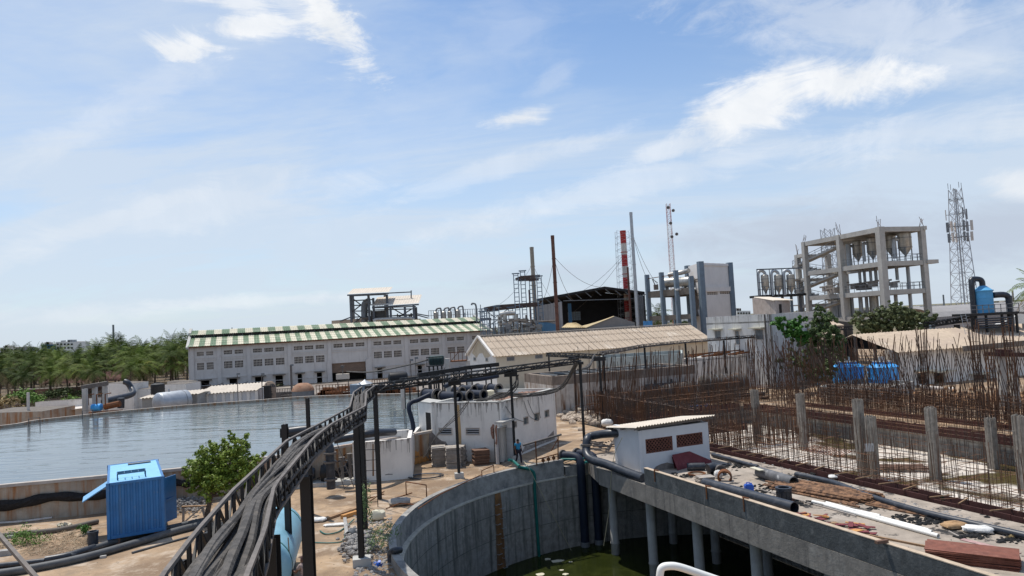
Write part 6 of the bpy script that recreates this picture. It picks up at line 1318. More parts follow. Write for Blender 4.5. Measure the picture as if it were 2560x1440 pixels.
for a_ in [(1668, 985, 68, 42, 24, 76, 'dark grey horizontal vessel with ladder at left before stained tank'), (1808, 965, 62, 62, 26, 80, 'larger ribbed grey horizontal vessel before the white tank building')]:
    px, py, hw, _, hr, yd, lab = a_; r = hr / F * yd; p, q = D(px - hw * .8, py, yd), D(px + hw * .8, py - 4, yd + 1); z = r + .35; hvessel((p.x, p.y, z), (q.x, q.y, z), r, lab, mk('dark_vessel', (.10, .09, .082), .85, .3, 1.2, stain=((.16, .09, .05), .5, .7, 1)), band=(.1, .3, .5, .7, .9), name='pressure_vessel', nz=2, cat='vessel')
# white block building
b0, b1, b2_ = D(1772, 900, 97), D(1932, 900, 87), D(2078, 900, 100)
for v_ in (b0, b1, b2_): v_.z = 0
b3 = b0 + (b2_ - b1); BZZ = D(1932, 785, 87).z; BB = thing('block_building', 'white flat roofed block building with sun shades over windows', 'building', (b0 + b2_) / 2); hb = [wrect(b0, b1, 1787, 826, 1803, 852), wrect(b0, b1, 1838, 826, 1849, 862), wrect(b0, b1, 1888, 823, 1909, 850)]
mb = MB()
for a, c, h in ((b0, b1, hb), (b1, b2_, ()), (b2_, b3, ()), (b3, b0, ())): wall(mb, a, c, 0, BZZ, h, .3)
mb.build('wall', mk('block_white', (.58, .57, .55), .9, .08, .8, streak=((.22, .20, .18), .55, .85, 1.2), stain=((.45, .43, .40), .5, .8, .4)), BB); mb = MB(); mb.prism([v_.to_2d() for v_ in (b0, b1, b2_, b3)], BZZ - 1.0, BZZ - .8); mb.build('roof', m_conc, BB)
for h in hb: w = window(b0, b1, h, BB, 'louvre'); mb = MB(); panel(mb, b0, b1, (h[0] - .4, h[1] + .4, h[3] + .1, h[3] + .25), 0, .8); mb.build('sunshade', m_creams, w)
mb = MB(); 
for x in (1925, 1938): a = wcoord(b0, b1, x, 880)[0]; mb.beam(wallpt(b0, b1, a - .4, 0, .08), wallpt(b0, b1, a - .4, BZZ, .08), .12)
mb.build('downpipe', m_rail, BB); mb = MB(); drips(mb, b0, b1, BZZ, 50, 2.5); drips(mb, b1, b2_, BZZ, 50, 2.5); mb.build('damp_streaks', m_drip, BB)
# ================================================================ RIGHT SHED, COOLING TANKS
r0, r1 = V((43.4, 82.0, 0)), V((84, 94, 0)); re_ = D(2240, 875, 82).z
rt_, ru, rn, rm0, rm1 = gable_shed('gabled_shed', 'long white walled shed with open dark gable and tan roof at right', r0, r1, 12, re_, re_ + 1.75, m_white, m_roofb, over=.9, pitch=.5, amp=.06, hollow=True, mgable=m_dark)
hr_ = [wrect(r0, r1, 2296, 929, 2318, 960), wrect(r0, r1, 2336, 931, 2364, 963), wrect(r0, r1, 2434, 936, 2466, 968)]
mb = MB(); wall(mb, r0, r1, 0, re_ - .1, hr_, .25); wall(mb, r0 + rn * 12, r0, 0, 2.2, (), .2); mb.build('wall', m_white, rt_)
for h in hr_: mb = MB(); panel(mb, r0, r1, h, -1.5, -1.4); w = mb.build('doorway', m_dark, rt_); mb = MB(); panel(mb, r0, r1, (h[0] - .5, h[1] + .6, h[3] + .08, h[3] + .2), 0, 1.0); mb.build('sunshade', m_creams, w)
for k in range(5): mb = MB(); f = k / 4; c = r0 - ru * .5 + rn * (12 * f); mb.beam(V((c.x, c.y, 0)), V((c.x, c.y, re_ + 1.6 * (1 - abs(2 * f - 1)))), .3); mb.build('gable_post', m_stone, rt_)
mb = MB(); mb.beam(r0 + ru * 8 - rn * 1.2 + V((0, 0, re_ - .35)), r1 - rn * 3.4 + V((0, 0, re_ + .3)), .3, .6); mb.build('gutter', m_stone, rt_)
BS = thing('cooling_basin', 'grey concrete basin under the blue cooling tanks', 'basin', V((40, 78, 0))); s0, s1 = D(2046, 985, 76), D(2190, 990, 70); s2 = D(2288, 975, 76); s0.z = s1.z = s2.z = 0; s3 = s0 + (s2 - s1); mb = MB(); bz = D(2190, 975, 70).z
for a, c in ((s0, s1), (s1, s2), (s2, s3), (s3, s0)): wall(mb, a, c, 0, bz, th=.2)
mb.build('wall', m_conc, BS); mb = MB(); mb.prism([v_.to_2d() for v_ in (s0, s1, s2, s3)], bz - .4, bz - .35); mb.build('cover', m_stone, BS)
for px, w_, yd, lab in [(2119, 76, 84, 'left bright blue cooling tank standing on legs behind the rebars'), (2207, 72, 80, 'right bright blue cooling tank standing on legs behind the rebars')]:
    c = D(px, 930, yd); r = w_ / 2 / F * yd; z0, z1 = D(px, 958, yd).z, D(px, 914, yd).z; zf = bz - .35; t = thing('cooling_tank', lab, 'cooling tank', (c.x, c.y, zf), 'bright blue cooling tanks'); P = (c.x, c.y, 0)
    mb = MB(); pr = [(r * .96, z0), (r * .96, z0 + .1), (r, z0 + .5), (r, z1 - .5), (r * 1.02, z1 - .3), (r * 1.02, z1 - .1)]; mb.lathe(P, pr, 8); mb.build('body', m_cyan, t)
    mb = MB(); mb.lathe(P, [(r * 1.03, z1 - .1), (r * .7, z1 + .22), (r * .62, z1 + .24), (r * .62, z1 + .42)], 16); mb.build('cover', m_cyan, t, True)
    mb = MB(); mb.lathe(P, [(r * .64, z1 + .43), (r * .64, z1 + .5)], 16); mb.box((c.x, c.y, z1 + .75), (.5, .5, .5)); mb.build('fan_motor', m_galv, t)
    for k in range(8): a = k * pi / 4 + .3; mb = MB(); mb.beam((c.x + cos(a) * r * .92, c.y + sin(a) * r * .92, z0 + .3), (c.x + cos(a) * r * .92, c.y + sin(a) * r * .92, zf), .16, .3); mb.build('leg', m_cyan, t)
    for zz in (z0 + .5, z0 + 1.1): mb = MB(); mb.lathe(P, [(r * 1.012, zz), (r * 1.02, zz + .04), (r * 1.012, zz + .08)], 8); mb.build('rib', m_cyan, t)
dpipe([D(2092, 936, 83), D(2060, 937, 82), D(2048, 942, 81.5), D(2046, 965, 81)], .2, 'pale blue elbow pipe left of the cooling tanks', m=m_pale)
mb = MB()
for k in range(420): p = G(random.gauss(2440, 90), random.gauss(1000, 10), 0); rock(mb, (p.x, p.y, U(-.2, .2)), U(.12, .38), 6)
single(mb, 'orange_soil', mk('orange_rubble', (.30, .17, .09), .95, .3, 1.2), 'orange soil and stones heaped behind the rebars', 'soil', kind='stuff')
dpipe([D(2300, 968, 78), D(2350, 972, 77), D(2385, 974, 76)], .25, 'whitish corroded pipe before the right shed doors', m=m_whitep)
for k, (x0, y0, x1, y1) in enumerate([(2460, 885, 2560, 887), (2490, 878, 2530, 879)]): mb = MB(); mb.beam(D(x0, y0, 62), D(x1, y1, 61), .3, .35); single(mb, 'steel_beam', m_form, ['long brown beam resting high before the right shed', 'short brown beam on top of the long one'][k], 'beam')
for x in (2500, 2530): p = D(x, 890, 62); mb = MB(); mb.beam((p.x, p.y, 0), (p.x, p.y, p.z), .5); single(mb, 'grey_pillar', m_conc, ['left grey pillar under the brown beam', 'right grey pillar under the brown beam'][x > 2510], 'pillar', 'grey pillars under the brown beam')
# ================================================================ TREES ON THE RIGHT
def tb_(px, py, rx, ry, yd, k=.9): s_ = yd / F; return (D(px, py, yd), (rx * s_, rx * s_ * k, ry * s_))
tree('dense_tree', 'tall green tree growing against the white block building', V((D(2055, 900, 83).x, 83, 0)), [tb_(2060, 800, 30, 28, 83), tb_(2050, 835, 42, 30, 82.5), tb_(2078, 850, 30, 26, 83), tb_(2048, 780, 16, 18, 83), tb_(2095, 880, 20, 24, 82), tb_(2040, 872, 34, 22, 83)], 12000, .16, mk('leaf_mid', (.10, .145, .05), .7, .4, 2), .22)
tree('climbing_bush', 'bright green leafy bush left of the tall green tree', V((D(1985, 900, 82).x, 82, 0)), [tb_(1950, 808, 20, 16, 82), tb_(1980, 822, 30, 22, 82), tb_(2005, 800, 16, 10, 82), tb_(2000, 845, 26, 18, 82)], 5200, .2, m_leafb, .14)
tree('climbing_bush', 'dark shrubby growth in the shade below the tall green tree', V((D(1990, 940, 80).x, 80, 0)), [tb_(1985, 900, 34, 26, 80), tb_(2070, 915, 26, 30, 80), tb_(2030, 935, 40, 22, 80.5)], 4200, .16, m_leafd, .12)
tree('broad_tree', 'wide dark olive tree in front of the concrete frame', V((D(2240, 840, 95).x, 95, 0)), [tb_(2175, 800, 38, 28, 95), tb_(2225, 785, 42, 28, 95), tb_(2270, 792, 42, 28, 95), tb_(2310, 805, 34, 24, 95), tb_(2200, 820, 50, 22, 95), tb_(2150, 820, 24, 18, 95), tb_(2340, 800, 16, 14, 95), tb_(2260, 815, 60, 22, 95), tb_(2238, 762, 16, 14, 95)], 17000, .19, mk('leaf_dusty', (.11, .13, .055), .8, .45, 1.5), .3)
# ================================================================ BIG CONCRETE FRAME
A, B, Cc, Dd = V((52.5, 128, 0)), V((56.8, 110, 0)), V((64.6, 112.5, 0)), V((60.5, 130.5, 0))
CF = thing('evaporator_tower', 'big open concrete frame tower holding steel separators', 'concrete frame', (A + Cc) / 2); m_cf = mk('frame_concrete', (.43, .41, .375), .9, .12, .7, streak=((.27, .25, .22), .55, .9)); lv = [4.2, 7.7, 11.6, 16.0, 21.3]
def colm(p, z1, w=.75, name='column', z0=0): mb = MB(); mb.box((p.x, p.y, (z0 + z1) / 2), (w, w, z1 - z0), .2); mb.build(name, m_cf, CF)
M1, M2 = lerp(A, B, .5), lerp(Dd, Cc, .5)
for p in (A, B, Cc, Dd, M1, M2): colm(p, 21.3, .95 if p is B else .8)
for z in lv:
    mb = MB()
    for p, q in ((A, B), (B, Cc), (Cc, Dd), (Dd, A), (M1, M2)): mb.beam(V((p.x, p.y, z - .38)), V((q.x, q.y, z - .38)), .45, .74)
    if z > 15: mb.beam(V((Cc.x, Cc.y, z - .3)), V((Cc.x, Cc.y, z - .3)) + (Cc - B).normalized() * (2.2 if z < 20 else 0.4), 1.4, .6)
    mb.build('beam', m_cf, CF); mb = MB(); i = .25; mb.prism([lerp(v_, (A + Cc) / 2, .02).to_2d() for v_ in ((M1, B, Cc, M2) if z < 20 else (A, B, Cc, Dd))], z - .2, z - .02) if z > 11 else None
    if mb.v: mb.build('slab', m_cf, CF)
E0 = A + (A - B).normalized() * 5.2; E1 = Dd + (Dd - Cc).normalized() * 5.2; 
E0 = D(1998, 700, 131); E0.z = 0; E1 = E0 + (Dd - A) * .8
for p in (E0, E1): colm(p, 19.3, .8)
for z in (5.6, 10.2, 14.9, 19.3): mb = MB(); mb.beam(V((E0.x, E0.y, z - .3)), V((A.x, A.y, z - .3)), .6, .6); mb.beam(V((E0.x, E0.y, z - .3)), V((E1.x, E1.y, z - .3)), .5, .6); mb.beam(V((E0.x - 1.2, E0.y + 2, z - .1)), V((A.x, A.y + 2, z - .1)), 3.2, .22) if z < 19 else None; mb.build('landing', m_cf, CF)
for (z0, z1, flip) in ((5.6, 8.0, 0), (8.0, 10.2, 1), (10.2, 12.6, 0), (12.6, 14.9, 1), (14.9, 17.2, 0), (17.2, 19.4, 1)):
    a, b = lerp(E0, A, .3) + V((0, 2.4, 0)), lerp(A, M1, .75) + V((1.0, 0, 0)); p, q = (a, b) if flip else (b, a); p = p + V((0, 0, z0)) if True else p; q = q + V((0, 0, z1)); mb = MB(); mb.beam(p, q, 1.3, .28); n_ = 10
    for k in range(n_): c = lerp(p, q, (k + .5) / n_); mb.box(c + V((0, 0, .25)), (.5, 1.2, .22), .2)
    st = mb.build('stair_flight', m_cf, CF); mb = MB(); o = V((-.6, -.3, 0)); mb.beam(p + o + V((0, 0, 1.1)), q + o + V((0, 0, 1.1)), .07); mb.beam(p + o + V((0, 0, .7)), q + o + V((0, 0, .7)), .05)
    for k in range(8): c = lerp(p, q, k / 7) + o; mb.beam(c, c + V((0, 0, 1.1)), .05)
    mb.build('railing', m_steel, st)
mb = MB()
for z in (11.6, 16.0):
    for p, q in ((M1, B), (B, Cc), (Cc, M2)):
        for h in (.55, 1.05): mb.beam(V((p.x, p.y, z + h)), V((q.x, q.y, z + h)), .06)
        for k in range(7): c = lerp(p, q, k / 7); mb.beam(V((c.x, c.y, z)), V((c.x, c.y, z + 1.05)), .06)
mb.build('guard_rail', m_steel, CF)
for p in (A, B, Cc, M1, E0):
    mb = MB(); zt = 19.3 if p is E0 else 21.3
    for k in range(4): mb.beam(V((p.x + U(-.3, .3), p.y + U(-.3, .3), zt)), V((p.x + U(-.4, .4), p.y + U(-.3, .3), zt + U(.8, 2.2))), .05)
    mb.build('starter_bars', m_rebar, CF)
def separator(px, ytop, ybot, w, yd, label, m=m_sus, zf=None, pipe=True, group='steel separators in the concrete frame', r_=None):
    c = D(px, (ytop + ybot) / 2, yd); zt, zb = D(px, ytop, yd).z, D(px, ybot, yd).z; r = w / 2 / F * yd; t = thing('separator', label, 'separator', (c.x, c.y, zb), group); P = (c.x, c.y, 0); mb = MB(); hc = min((zt - zb) * .35, r * 1.8)
    mb.lathe(P, [(.12, zb), (.16, zb + hc * .15), (r, zb + hc), (r, zt - r * .25), (r * .85, zt - r * .08), (r * .4, zt)], 20); mb.build('shell', m, t, True)
    for zz in (zb + hc, lerp(zb + hc, zt, .6)): mb = MB(); mb.lathe(P, [(r * 1.05, zz), (r * 1.05, zz + .1)], 20); mb.build('band', m_steel, t)
    if pipe:
        mb = MB(); q = V((c.x - r * 1.7, c.y, 0)); mb.tube(spline([V((c.x - r * .9, c.y, zt - r * 1.2)), V((q.x + r * .2, q.y, zt - r * 1.1)), V((q.x, q.y, zt - r * 1.6)), V((q.x, q.y, zb - .2))], 4), r * .3, 8); mb.build('side_pipe', m_galv, t, True)
    for k in range(3): a = k * 2.1; mb = MB(); mb.beam((c.x + cos(a) * r, c.y + sin(a) * r, zb + hc), (c.x + cos(a) * r, c.y + sin(a) * r, (zf if zf is not None else zb)), .12); mb.build('leg', m_steel, t)
    return t
separator(2262, 579, 642, 32, 114, 'largest steel separator with cone bottom in the frame front bay', zf=16); separator(2228, 587, 642, 24, 118, 'steel separator half hidden by the corner column', zf=16, pipe=False); separator(2181, 593, 650, 26, 119, 'steel separator in the middle of frame top floor', zf=16); separator(2144, 601, 655, 24, 122, 'steel separator at left of the frame top floor', zf=16)
FP = thing('process_pipes', 'tall grey evaporator pipes rising through the concrete frame', 'pipework', (58, 118, 0))
for px, w_, y0, y1, yd in [(2105, 9, 620, 720, 124), (2120, 12, 610, 680, 122), (2148, 7, 672, 715, 120), (2160, 7, 672, 712, 120), (2175, 7, 668, 712, 119), (2188, 8, 665, 708, 119), (2198, 6, 665, 705, 118), (2240, 8, 655, 700, 117), (2268, 9, 655, 800, 116), (2100, 10, 720, 800, 124), (2112, 22, 735, 800, 122), (2128, 9, 735, 800, 122), (2150, 10, 735, 800, 120), (2165, 8, 735, 790, 120), (2183, 22, 730, 800, 119), (2202, 8, 728, 800, 118), (2216, 8, 728, 800, 118), (2238, 9, 728, 800, 117), (2085, 12, 735, 800, 126), (2095, 8, 735, 800, 126)]:
    p, q = D(px - (y1 - y0) * .0, y0, yd), D(px + 2, y1, yd); mb = MB(); mb.tube([(p.x, p.y, p.z), (p.x, p.y, q.z)], w_ / 2 / F * yd, 10); mb.build('tube', m_galv if w_ < 15 else m_sus, FP, True)
for px, y, w_, yd in [(2105, 714, 18, 121), (2140, 716, 22, 119), (2182, 710, 20, 117), (2215, 708, 14, 115), (2068, 722, 20, 122), (2090, 726, 26, 121), (2160, 718, 30, 118), (2235, 712, 14, 114)]:
    p = D(px, y, yd); mb = MB(); s_ = w_ / F * yd; mb.box((p.x, p.y, p.z), (s_, s_ * .7, .9), .3); mb.tube([(p.x - s_, p.y - .3, p.z + .3), (p.x + s_, p.y, p.z + .5)], .16, 6); mb.build('manifold', m_board if w_ < 30 else m_rail, FP)
def lat(px0, y0, px1, y1, yd, w0, w1, n, name, label, cat, m=m_galv, t=.07, sides=4, zfoot=None):
    p, q = D(px1, y1, yd), D(px0, y0, yd); b_ = V((q.x * 1.0, yd, 0 if zfoot is None else zfoot)); top = V((q.x, yd, q.z)); tt = thing(name, label, cat, b_); mb = MB(); lattice_mast(mb, b_, top, w0, w1, n, t, sides); mb.build('lattice', m, tt); return tt, b_, top
# small lattice tower behind the frame
lat(2068, 572, 2080, 790, 140, 2.2, 1.9, 14, 'lattice_tower', 'short lattice tower seen through the concrete frame', 'tower', t=.09)
# telecom tower
tt, b_, top = lat(2387, 472, 2407, 790, 150, 4.2, 1.7, 13, 'telecom_tower', 'tall lattice telecom tower with panel antennas at right', 'tower', m=mk('tower_white', (.33, .34, .36), .6, .1, 1), t=.085)
mb = MB(); mb.beam(b_, top, .22); mb.build('feeder', m_galv, tt)
for zy, n_, rr, hh_ in ((566, 6, 1.9, 2.1), (593, 6, 1.8, 1.9), (535, 3, 2.0, 2.2)):
    z = D(2395, zy, 150).z
    for k in range(n_): a = k * 2 * pi / n_ + .4; mb = MB(); mb.box((top.x + .3 + cos(a) * rr * 1.2, 150 + sin(a) * rr, z), (.5 if n_ > 3 else .15, .25, hh_), a); an = mb.build('antenna', m_whitep if k % 2 else m_steel, tt); mb = MB(); mb.beam((top.x + .3, 150, z), (top.x + .3 + cos(a) * rr * 1.2, 150 + sin(a) * rr, z), .1); mb.build('arm', m_steel, an)
mb = MB()
for k in range(4): a = k * pi / 2; mb.beam(top + V((cos(a) * 1.5, sin(a) * 1.5, -2.2)), top + V((cos(a + pi / 2) * 1.5, sin(a + pi / 2) * 1.5, -2.2)), .1); mb.beam(top + V((cos(a) * 1.4, sin(a) * 1.4, 0)), top + V((cos(a) * 1.4, sin(a) * 1.4, 1.2)), .07)
mb.build('platform', m_steel, tt)
# mast in the middle
m_rw = mk('mast_redwhite', (.55, .50, .48), .7, .1, 1, stain=((.42, .12, .09), .48, .52, .45)); tt, b_, top = lat(1670, 509, 1680, 690, 190, 1.5, 1.0, 34, 'radio_mast', 'slim red and white lattice radio mast with round dishes', 'mast', m=m_rw, t=.05)
for y, o in ((521, -.4), (529, .9), (560, 0), (594, .1), (588, 1.4)): z = D(1672, y, 190).z; mb = MB(); mb.lathe((top.x + o, 188.6, z), [(.05, 0), (.40, .05), (.42, .25), (.05, .35)], 14, (0, -1, 0)); mb.build('dish', m_rail, tt, True)
# ================================================================ STACKS
def stack_(px, ytop, ybot, w, yd, label, mats, bands=None, name='chimney', taper=.9, lean=0, guys=()):
    top = D(px, ytop, yd); r = w / 2 / F * yd; t = thing(name, label, 'chimney', (top.x, yd, 0)); mb = MB(); n = 40 if bands is None else len(bands)
    if bands:
        zz = [0] + [D(px, y, yd).z for y in bands[::-1]]; 
        for k in range(len(zz) - 1): mb.cur = k % 2 if len(mats) > 1 else 0; rr0 = r * lerp(1, taper, zz[k] / top.z); rr1 = r * lerp(1, taper, zz[k + 1] / top.z); mb.tube([(top.x, yd, zz[k]), (top.x, yd, zz[k + 1])], [rr0, rr1], 18, False)
    else: mb.tube([(top.x, yd, 0), (top.x, yd, top.z)], [r, r * taper], 18, False)
    mb.ring((top.x, yd, top.z - .5), (top.x, yd, top.z + .03), r * taper * 1.06, r * taper * .8, 18); mb.build('flue', mats, t, True)
    for k in range(1, 5): z = top.z * (1 - k * .17); mb = MB(); mb.lathe((top.x, yd, z), [(r * 1.12, 0), (r * 1.12, .14)], 18); mb.build('flange', mats[0] if isinstance(mats, list) else mats, t)
    for (gy, gx, gz_) in guys: mb = MB(); s_ = D(px, gy, yd); mb.tube(sag((top.x, yd, s_.z), D(gx, gz_, yd + 5), 1.2, 8), .04, 3, False); mb.build('guy_wire', m_rail, t)
    return t, top, r
m_chr = mk('chimney_rust', (.13, .065, .05), .9, .3, 1.2, stain=((.28, .24, .20), .62, .8, .5)); m_chc = mk('chimney_cream', (.34, .30, .24), .9, .12, .8, streak=((.22, .18, .14), .5, .8))
stack_(1329, 618, 800, 11, 178, 'dull cream chimney rising through the lattice gantry', m_chc, guys=((660, 1250, 760), (660, 1400, 770))); stack_(1381, 589, 830, 9.5, 128, 'tall thin rusty brown chimney with guy wires', m_chr, guys=((645, 1352, 760), (645, 1432, 750), (640, 1500, 718)), taper=.92)
stack_(1323, 725, 830, 5, 160, 'short dark rusty stack behind the lattice gantry', m_chr); stack_(1569, 668, 810, 5.5, 148, 'thin dark brown stack before the red and white chimney', m_chr)
t, top, r = stack_(1557, 577, 830, 16, 165, 'red and white banded chimney inside a lattice cage', [m_redp, m_whitep], bands=[577, 609, 637, 666, 694, 723, 752, 780, 800], guys=((635, 1430, 740), (640, 1420, 790)))
mb = MB(); lattice_mast(mb, (top.x, 165, 0), (top.x, 165, top.z), 4.2, 3.2, 20, .045); mb.build('cage', m_galv, t)
stack_(1577, 531, 835, 9, 138, 'tallest silver steel chimney with guy wires', m_galv, guys=((580, 1620, 700), (585, 1645, 712)), taper=.85)
stack_(283, 812, 875, 5, 620, 'distant slim grey chimney above the palm grove', m_steel); stack_(580, 819, 835, 2.6, 210, 'thin dark flue poking above the warehouse roof', m_steel); stack_(2358, 737, 790, 4, 330, 'distant dark thin chimney left of telecom tower', m_steel); stack_(2531, 726, 765, 4.5, 420, 'distant tan chimney at the right edge', m_chc); stack_(2526, 740, 765, 2, 430, 'distant thin grey chimney beside the tan one', m_steel)
# ================================================================ WHITE TOWER + VESSEL FRAME
t0, t1, t2 = D(1727, 800, 140), D(1760, 800, 131), D(1833, 800, 138)
for v_ in (t0, t1, t2): v_.z = 0
t3 = t0 + (t2 - t1); TZ = D(1760, 656, 131).z; TW = thing('white_tower', 'tall pale tower block with blue grey corner pilasters', 'building', (t0 + t2) / 2); m_tw = mk('tower_wall', (.72, .69, .66), .9, .05, .5, streak=((.48, .45, .43), .55, .9)); h1 = [wrect(t1, t2, 1768, 730, 1794, 737), wrect(t1, t2, 1800, 728, 1827, 735)]; h2 = [wrect(t0, t1, 1738, 696, 1750, 706), wrect(t0, t1, 1741, 732, 1752, 741), wrect(t0, t1, 1744, 766, 1754, 774)]
mb = MB(); wall(mb, t0, t1, 0, TZ, h2); wall(mb, t1, t2, 0, TZ, h1); wall(mb, t2, t3, 0, TZ); wall(mb, t3, t0, 0, TZ); mb.build('wall', m_tw, TW)
for p, q, hh_ in ((t1, t2, h1), (t0, t1, h2)):
    for h in hh_: mb = MB(); panel(mb, p, q, h, -.35, -.3); w = mb.build('window', m_dark, TW); mb = MB(); jal(mb, p, q, h, 5, 2, -.1, .12, .1); mb.build('lattice', m_jali, w)
for p in (t0, t1, t2): mb = MB(); mb.box((p.x, p.y, TZ / 2 + .1), (.95 if p is not t0 else .8, .95, TZ + .2), .25); mb.build('pilaster', m_bluegrey, TW)
mb = MB(); mb.beam(V((t1.x, t1.y, TZ - .3)), V((t2.x, t2.y, TZ - .3)), .35, .4); a = D(1797, 722, 134); mb.beam(V((t1.x, t1.y - .05, a.z)), V((t2.x, t2.y - .05, a.z)), .4, .9); mb.build('band', m_tw, TW)
mb = MB(); blot(mb, t0, t1, [(1730, 716), (1740, 722), (1745, 745), (1750, 755), (1744, 775), (1748, 790), (1733, 792)], .01); mb.build('bare_render', MATS['bare_render'], TW)
VF = thing('vessel_tower', 'blue grey concrete frame carrying horizontal vessels beside the tower', 'concrete frame', D(1670, 800, 136)); VF.location.z = 0; cols_ = []
for px, yt, yd in [(1617, 687, 142), (1653, 681, 138), (1689, 676, 134), (1727, 690, 131), (1686, 740, 148), (1722, 738, 146)]:
    p = D(px, yt, yd); mb = MB(); mb.box((p.x, p.y, p.z / 2), (.75, .75, p.z), .2); mb.build('column', m_bluegrey, VF); cols_.append(p)
za = D(1650, 733, 136).z; 
for z, h_ in ((za, 1.2), (D(1650, 795, 136).z, .9)):
    for p, q in ((cols_[0], cols_[3]), (cols_[4], cols_[5]), (cols_[0], cols_[4]), (cols_[3], cols_[5])): mb = MB(); mb.beam(V((p.x, p.y, z)), V((q.x, q.y, z)), .5, h_); mb.build('beam', m_stone, VF)
mb = MB(); mb.prism([(cols_[0].x, cols_[0].y), (cols_[3].x, cols_[3].y), (cols_[5].x, cols_[5].y), (cols_[4].x - 3, cols_[4].y)], za + .3, za + .6); mb.build('slab', m_stone, VF)
for p, q in ((0, 1), (1, 2)): mb = MB(); mb.beam(cols_[p] - V((0, 0, .8)), cols_[q] - V((0, 0, .8)), .12); mb.build('tie', m_rust, VF)
for a_ in [(1658, 1702, 708, 12, 141, 'grey horizontal vessel on the left of the vessel frame'), (1705, 1730, 706, 13, 137, 'grey horizontal vessel with manhole next to the tower')]:
    x0, x1, y, hr, yd, lab = a_; p, q = D(x0, y, yd), D(x1, y - 1, yd - 2); hvessel((p.x, p.y, p.z), (q.x, q.y, p.z), hr / F * yd, lab, m_sus, zleg=za + .6, name='vessel', cat='vessel', nz=1)
dpipe([D(1672, 688, 139), D(1690, 684, 138), D(1710, 680, 137), D(1722, 676, 136)], .45, 'grey exhaust duct lying above the vessels', m=m_sus)
mb = MB(); p = D(1700, 722, 134)
for k in range(16): leaves(mb, p + V((U(-2, 2.5), U(-1, 1), U(-.2, .2))), (.4, .4, .2), 6, .3, .2)
single(mb, 'white_bags', m_sack, 'pile of white bags on the vessel frame slab', 'bags')
mb = MB(); a = D(1640, 718, 137); mb.beam(a, a + V((-.6, 0, 1.6)), .15); mb.beam(a + V((-.6, 0, 1.6)), a + V((.4, 0, .8)), .1); mb.box(a, (.8, .6, 1), 0); single(mb, 'small_hoist', m_rail, 'small dark hoist on the vessel frame', 'hoist')
# ================================================================ BLACK SHED
BS_ = thing('black_shed', 'large black sheet metal shed with open front and white sheet side', 'building', D(1500, 820, 155)); BS_.location.z = 0; y_ = 152
def dz(px, py, y=y_): return D(px, py, y)
La, Ap, Ra = dz(1342, 753), dz(1512, 722), dz(1612, 735); zb = 0; bk = V((3, 22, 0)); mb = MB()
for p, q in ((La, Ap), (Ap, Ra)): mb.hexa([p, q, q + bk, p + bk, p + V((0, 0, .5)), q + V((0, 0, .5)), q + bk + V((0, 0, .5)), p + bk + V((0, 0, .5))])
mb.build('roof', m_blackshed, BS_); mb = MB(); L0 = V((La.x, y_ + 20, 0)); R0 = V((Ra.x + 3, y_ + 20, 0)); mb.poly([L0, R0, V((R0.x, R0.y, Ra.z)), V((Ap.x + 2, R0.y, Ap.z)), V((L0.x, L0.y, La.z))]); mb.poly([V((Ra.x, y_, 0)), V((Ra.x, y_, Ra.z)), V((R0.x, R0.y, Ra.z)), V((R0.x, R0.y, 0))])
mb.build('rear_wall', m_blackshed, BS_); wa, wb = dz(1345, 800), dz(1386, 800); wc, wd = dz(1393, 800), dz(1408, 800); m_shw = mk('white_sheeting', (.40, .38, .37), .8, .1, .6, streak=((.22, .20, .19), .5, .8, 1.6)); mb = MB()
for k in range(9): x0 = lerp(dz(1342, 800).x, dz(1407, 800).x, k / 9); x1 = lerp(dz(1342, 800).x, dz(1407, 800).x, (k + .94) / 9); zt = lerp(La.z, Ap.z, (x0 - La.x) / (Ap.x - La.x)) - 1.0; mb.box(((x0 + x1) / 2, y_ - .5 + .12 * (k % 2), zt / 2), (x1 - x0, .1, zt))
mb.build('front_sheets', m_shw, BS_); mb = MB()
for k in range(6): x = lerp(dz(1590, 800).x, dz(1614, 800).x, k / 5); mb.box((x, y_ - .3, Ra.z / 2), (.08, .1, Ra.z))
for k in range(7): mb.beam(V((dz(1590, 800).x, y_ - .3, 1.5 + k * 1.6)), V((dz(1614, 800).x, y_ - .3, 1.5 + k * 1.6)), .1)
mb.box((dz(1601, 800).x, y_ + .1, Ra.z / 2), (dz(1612, 800).x - dz(1590, 800).x, .1, Ra.z - .4)); mb.build('side_sheeting', m_steel, BS_)
mb = MB()
for k in range(12): x = lerp(La.x, Ra.x, k / 11); zt = (lerp(La.z, Ap.z, (x - La.x) / (Ap.x - La.x)) if x < Ap.x else lerp(Ap.z, Ra.z, (x - Ap.x) / (Ra.x - Ap.x))) ; mb.beam(V((x, y_ + .2, zt)), V((x + 1.2, y_ + .2, zt - 1.1)), .12)
mb.beam(dz(1408, 752), dz(1605, 746), .15); mb.build('roof_truss', m_steel, BS_); mb = MB(); r_ = (dz(1437, 800).x, dz(1470, 775).x, dz(1437, 800).z, dz(1450, 776).z); 
mb.box(((r_[0] + r_[1]) / 2, y_ + 18, (r_[2] + r_[3]) / 2), (r_[1] - r_[0], .1, r_[3] - r_[2])); w = mb.build('window', mk('window_light', (.22, .30, .36), .4, .1, 1), BS_); mb = MB()
for k in range(6): mb.beam(V((lerp(r_[0], r_[1], k / 5), y_ + 17.9, r_[2])), V((lerp(r_[0], r_[1], k / 5), y_ + 17.9, r_[3])), .12)
for k in range(5): mb.beam(V((r_[0], y_ + 17.9, lerp(r_[2], r_[3], k / 4))), V((r_[1], y_ + 17.9, lerp(r_[2], r_[3], k / 4))), .12)
mb.build('grille', m_steel, w)
mb = MB(); p = dz(1428, 757); mb.box((p.x, y_ + 5, p.z / 2), (.7, .7, p.z)); single(mb, 'blue_column', m_bluesheet, 'blue steel column inside the black shed', 'column')
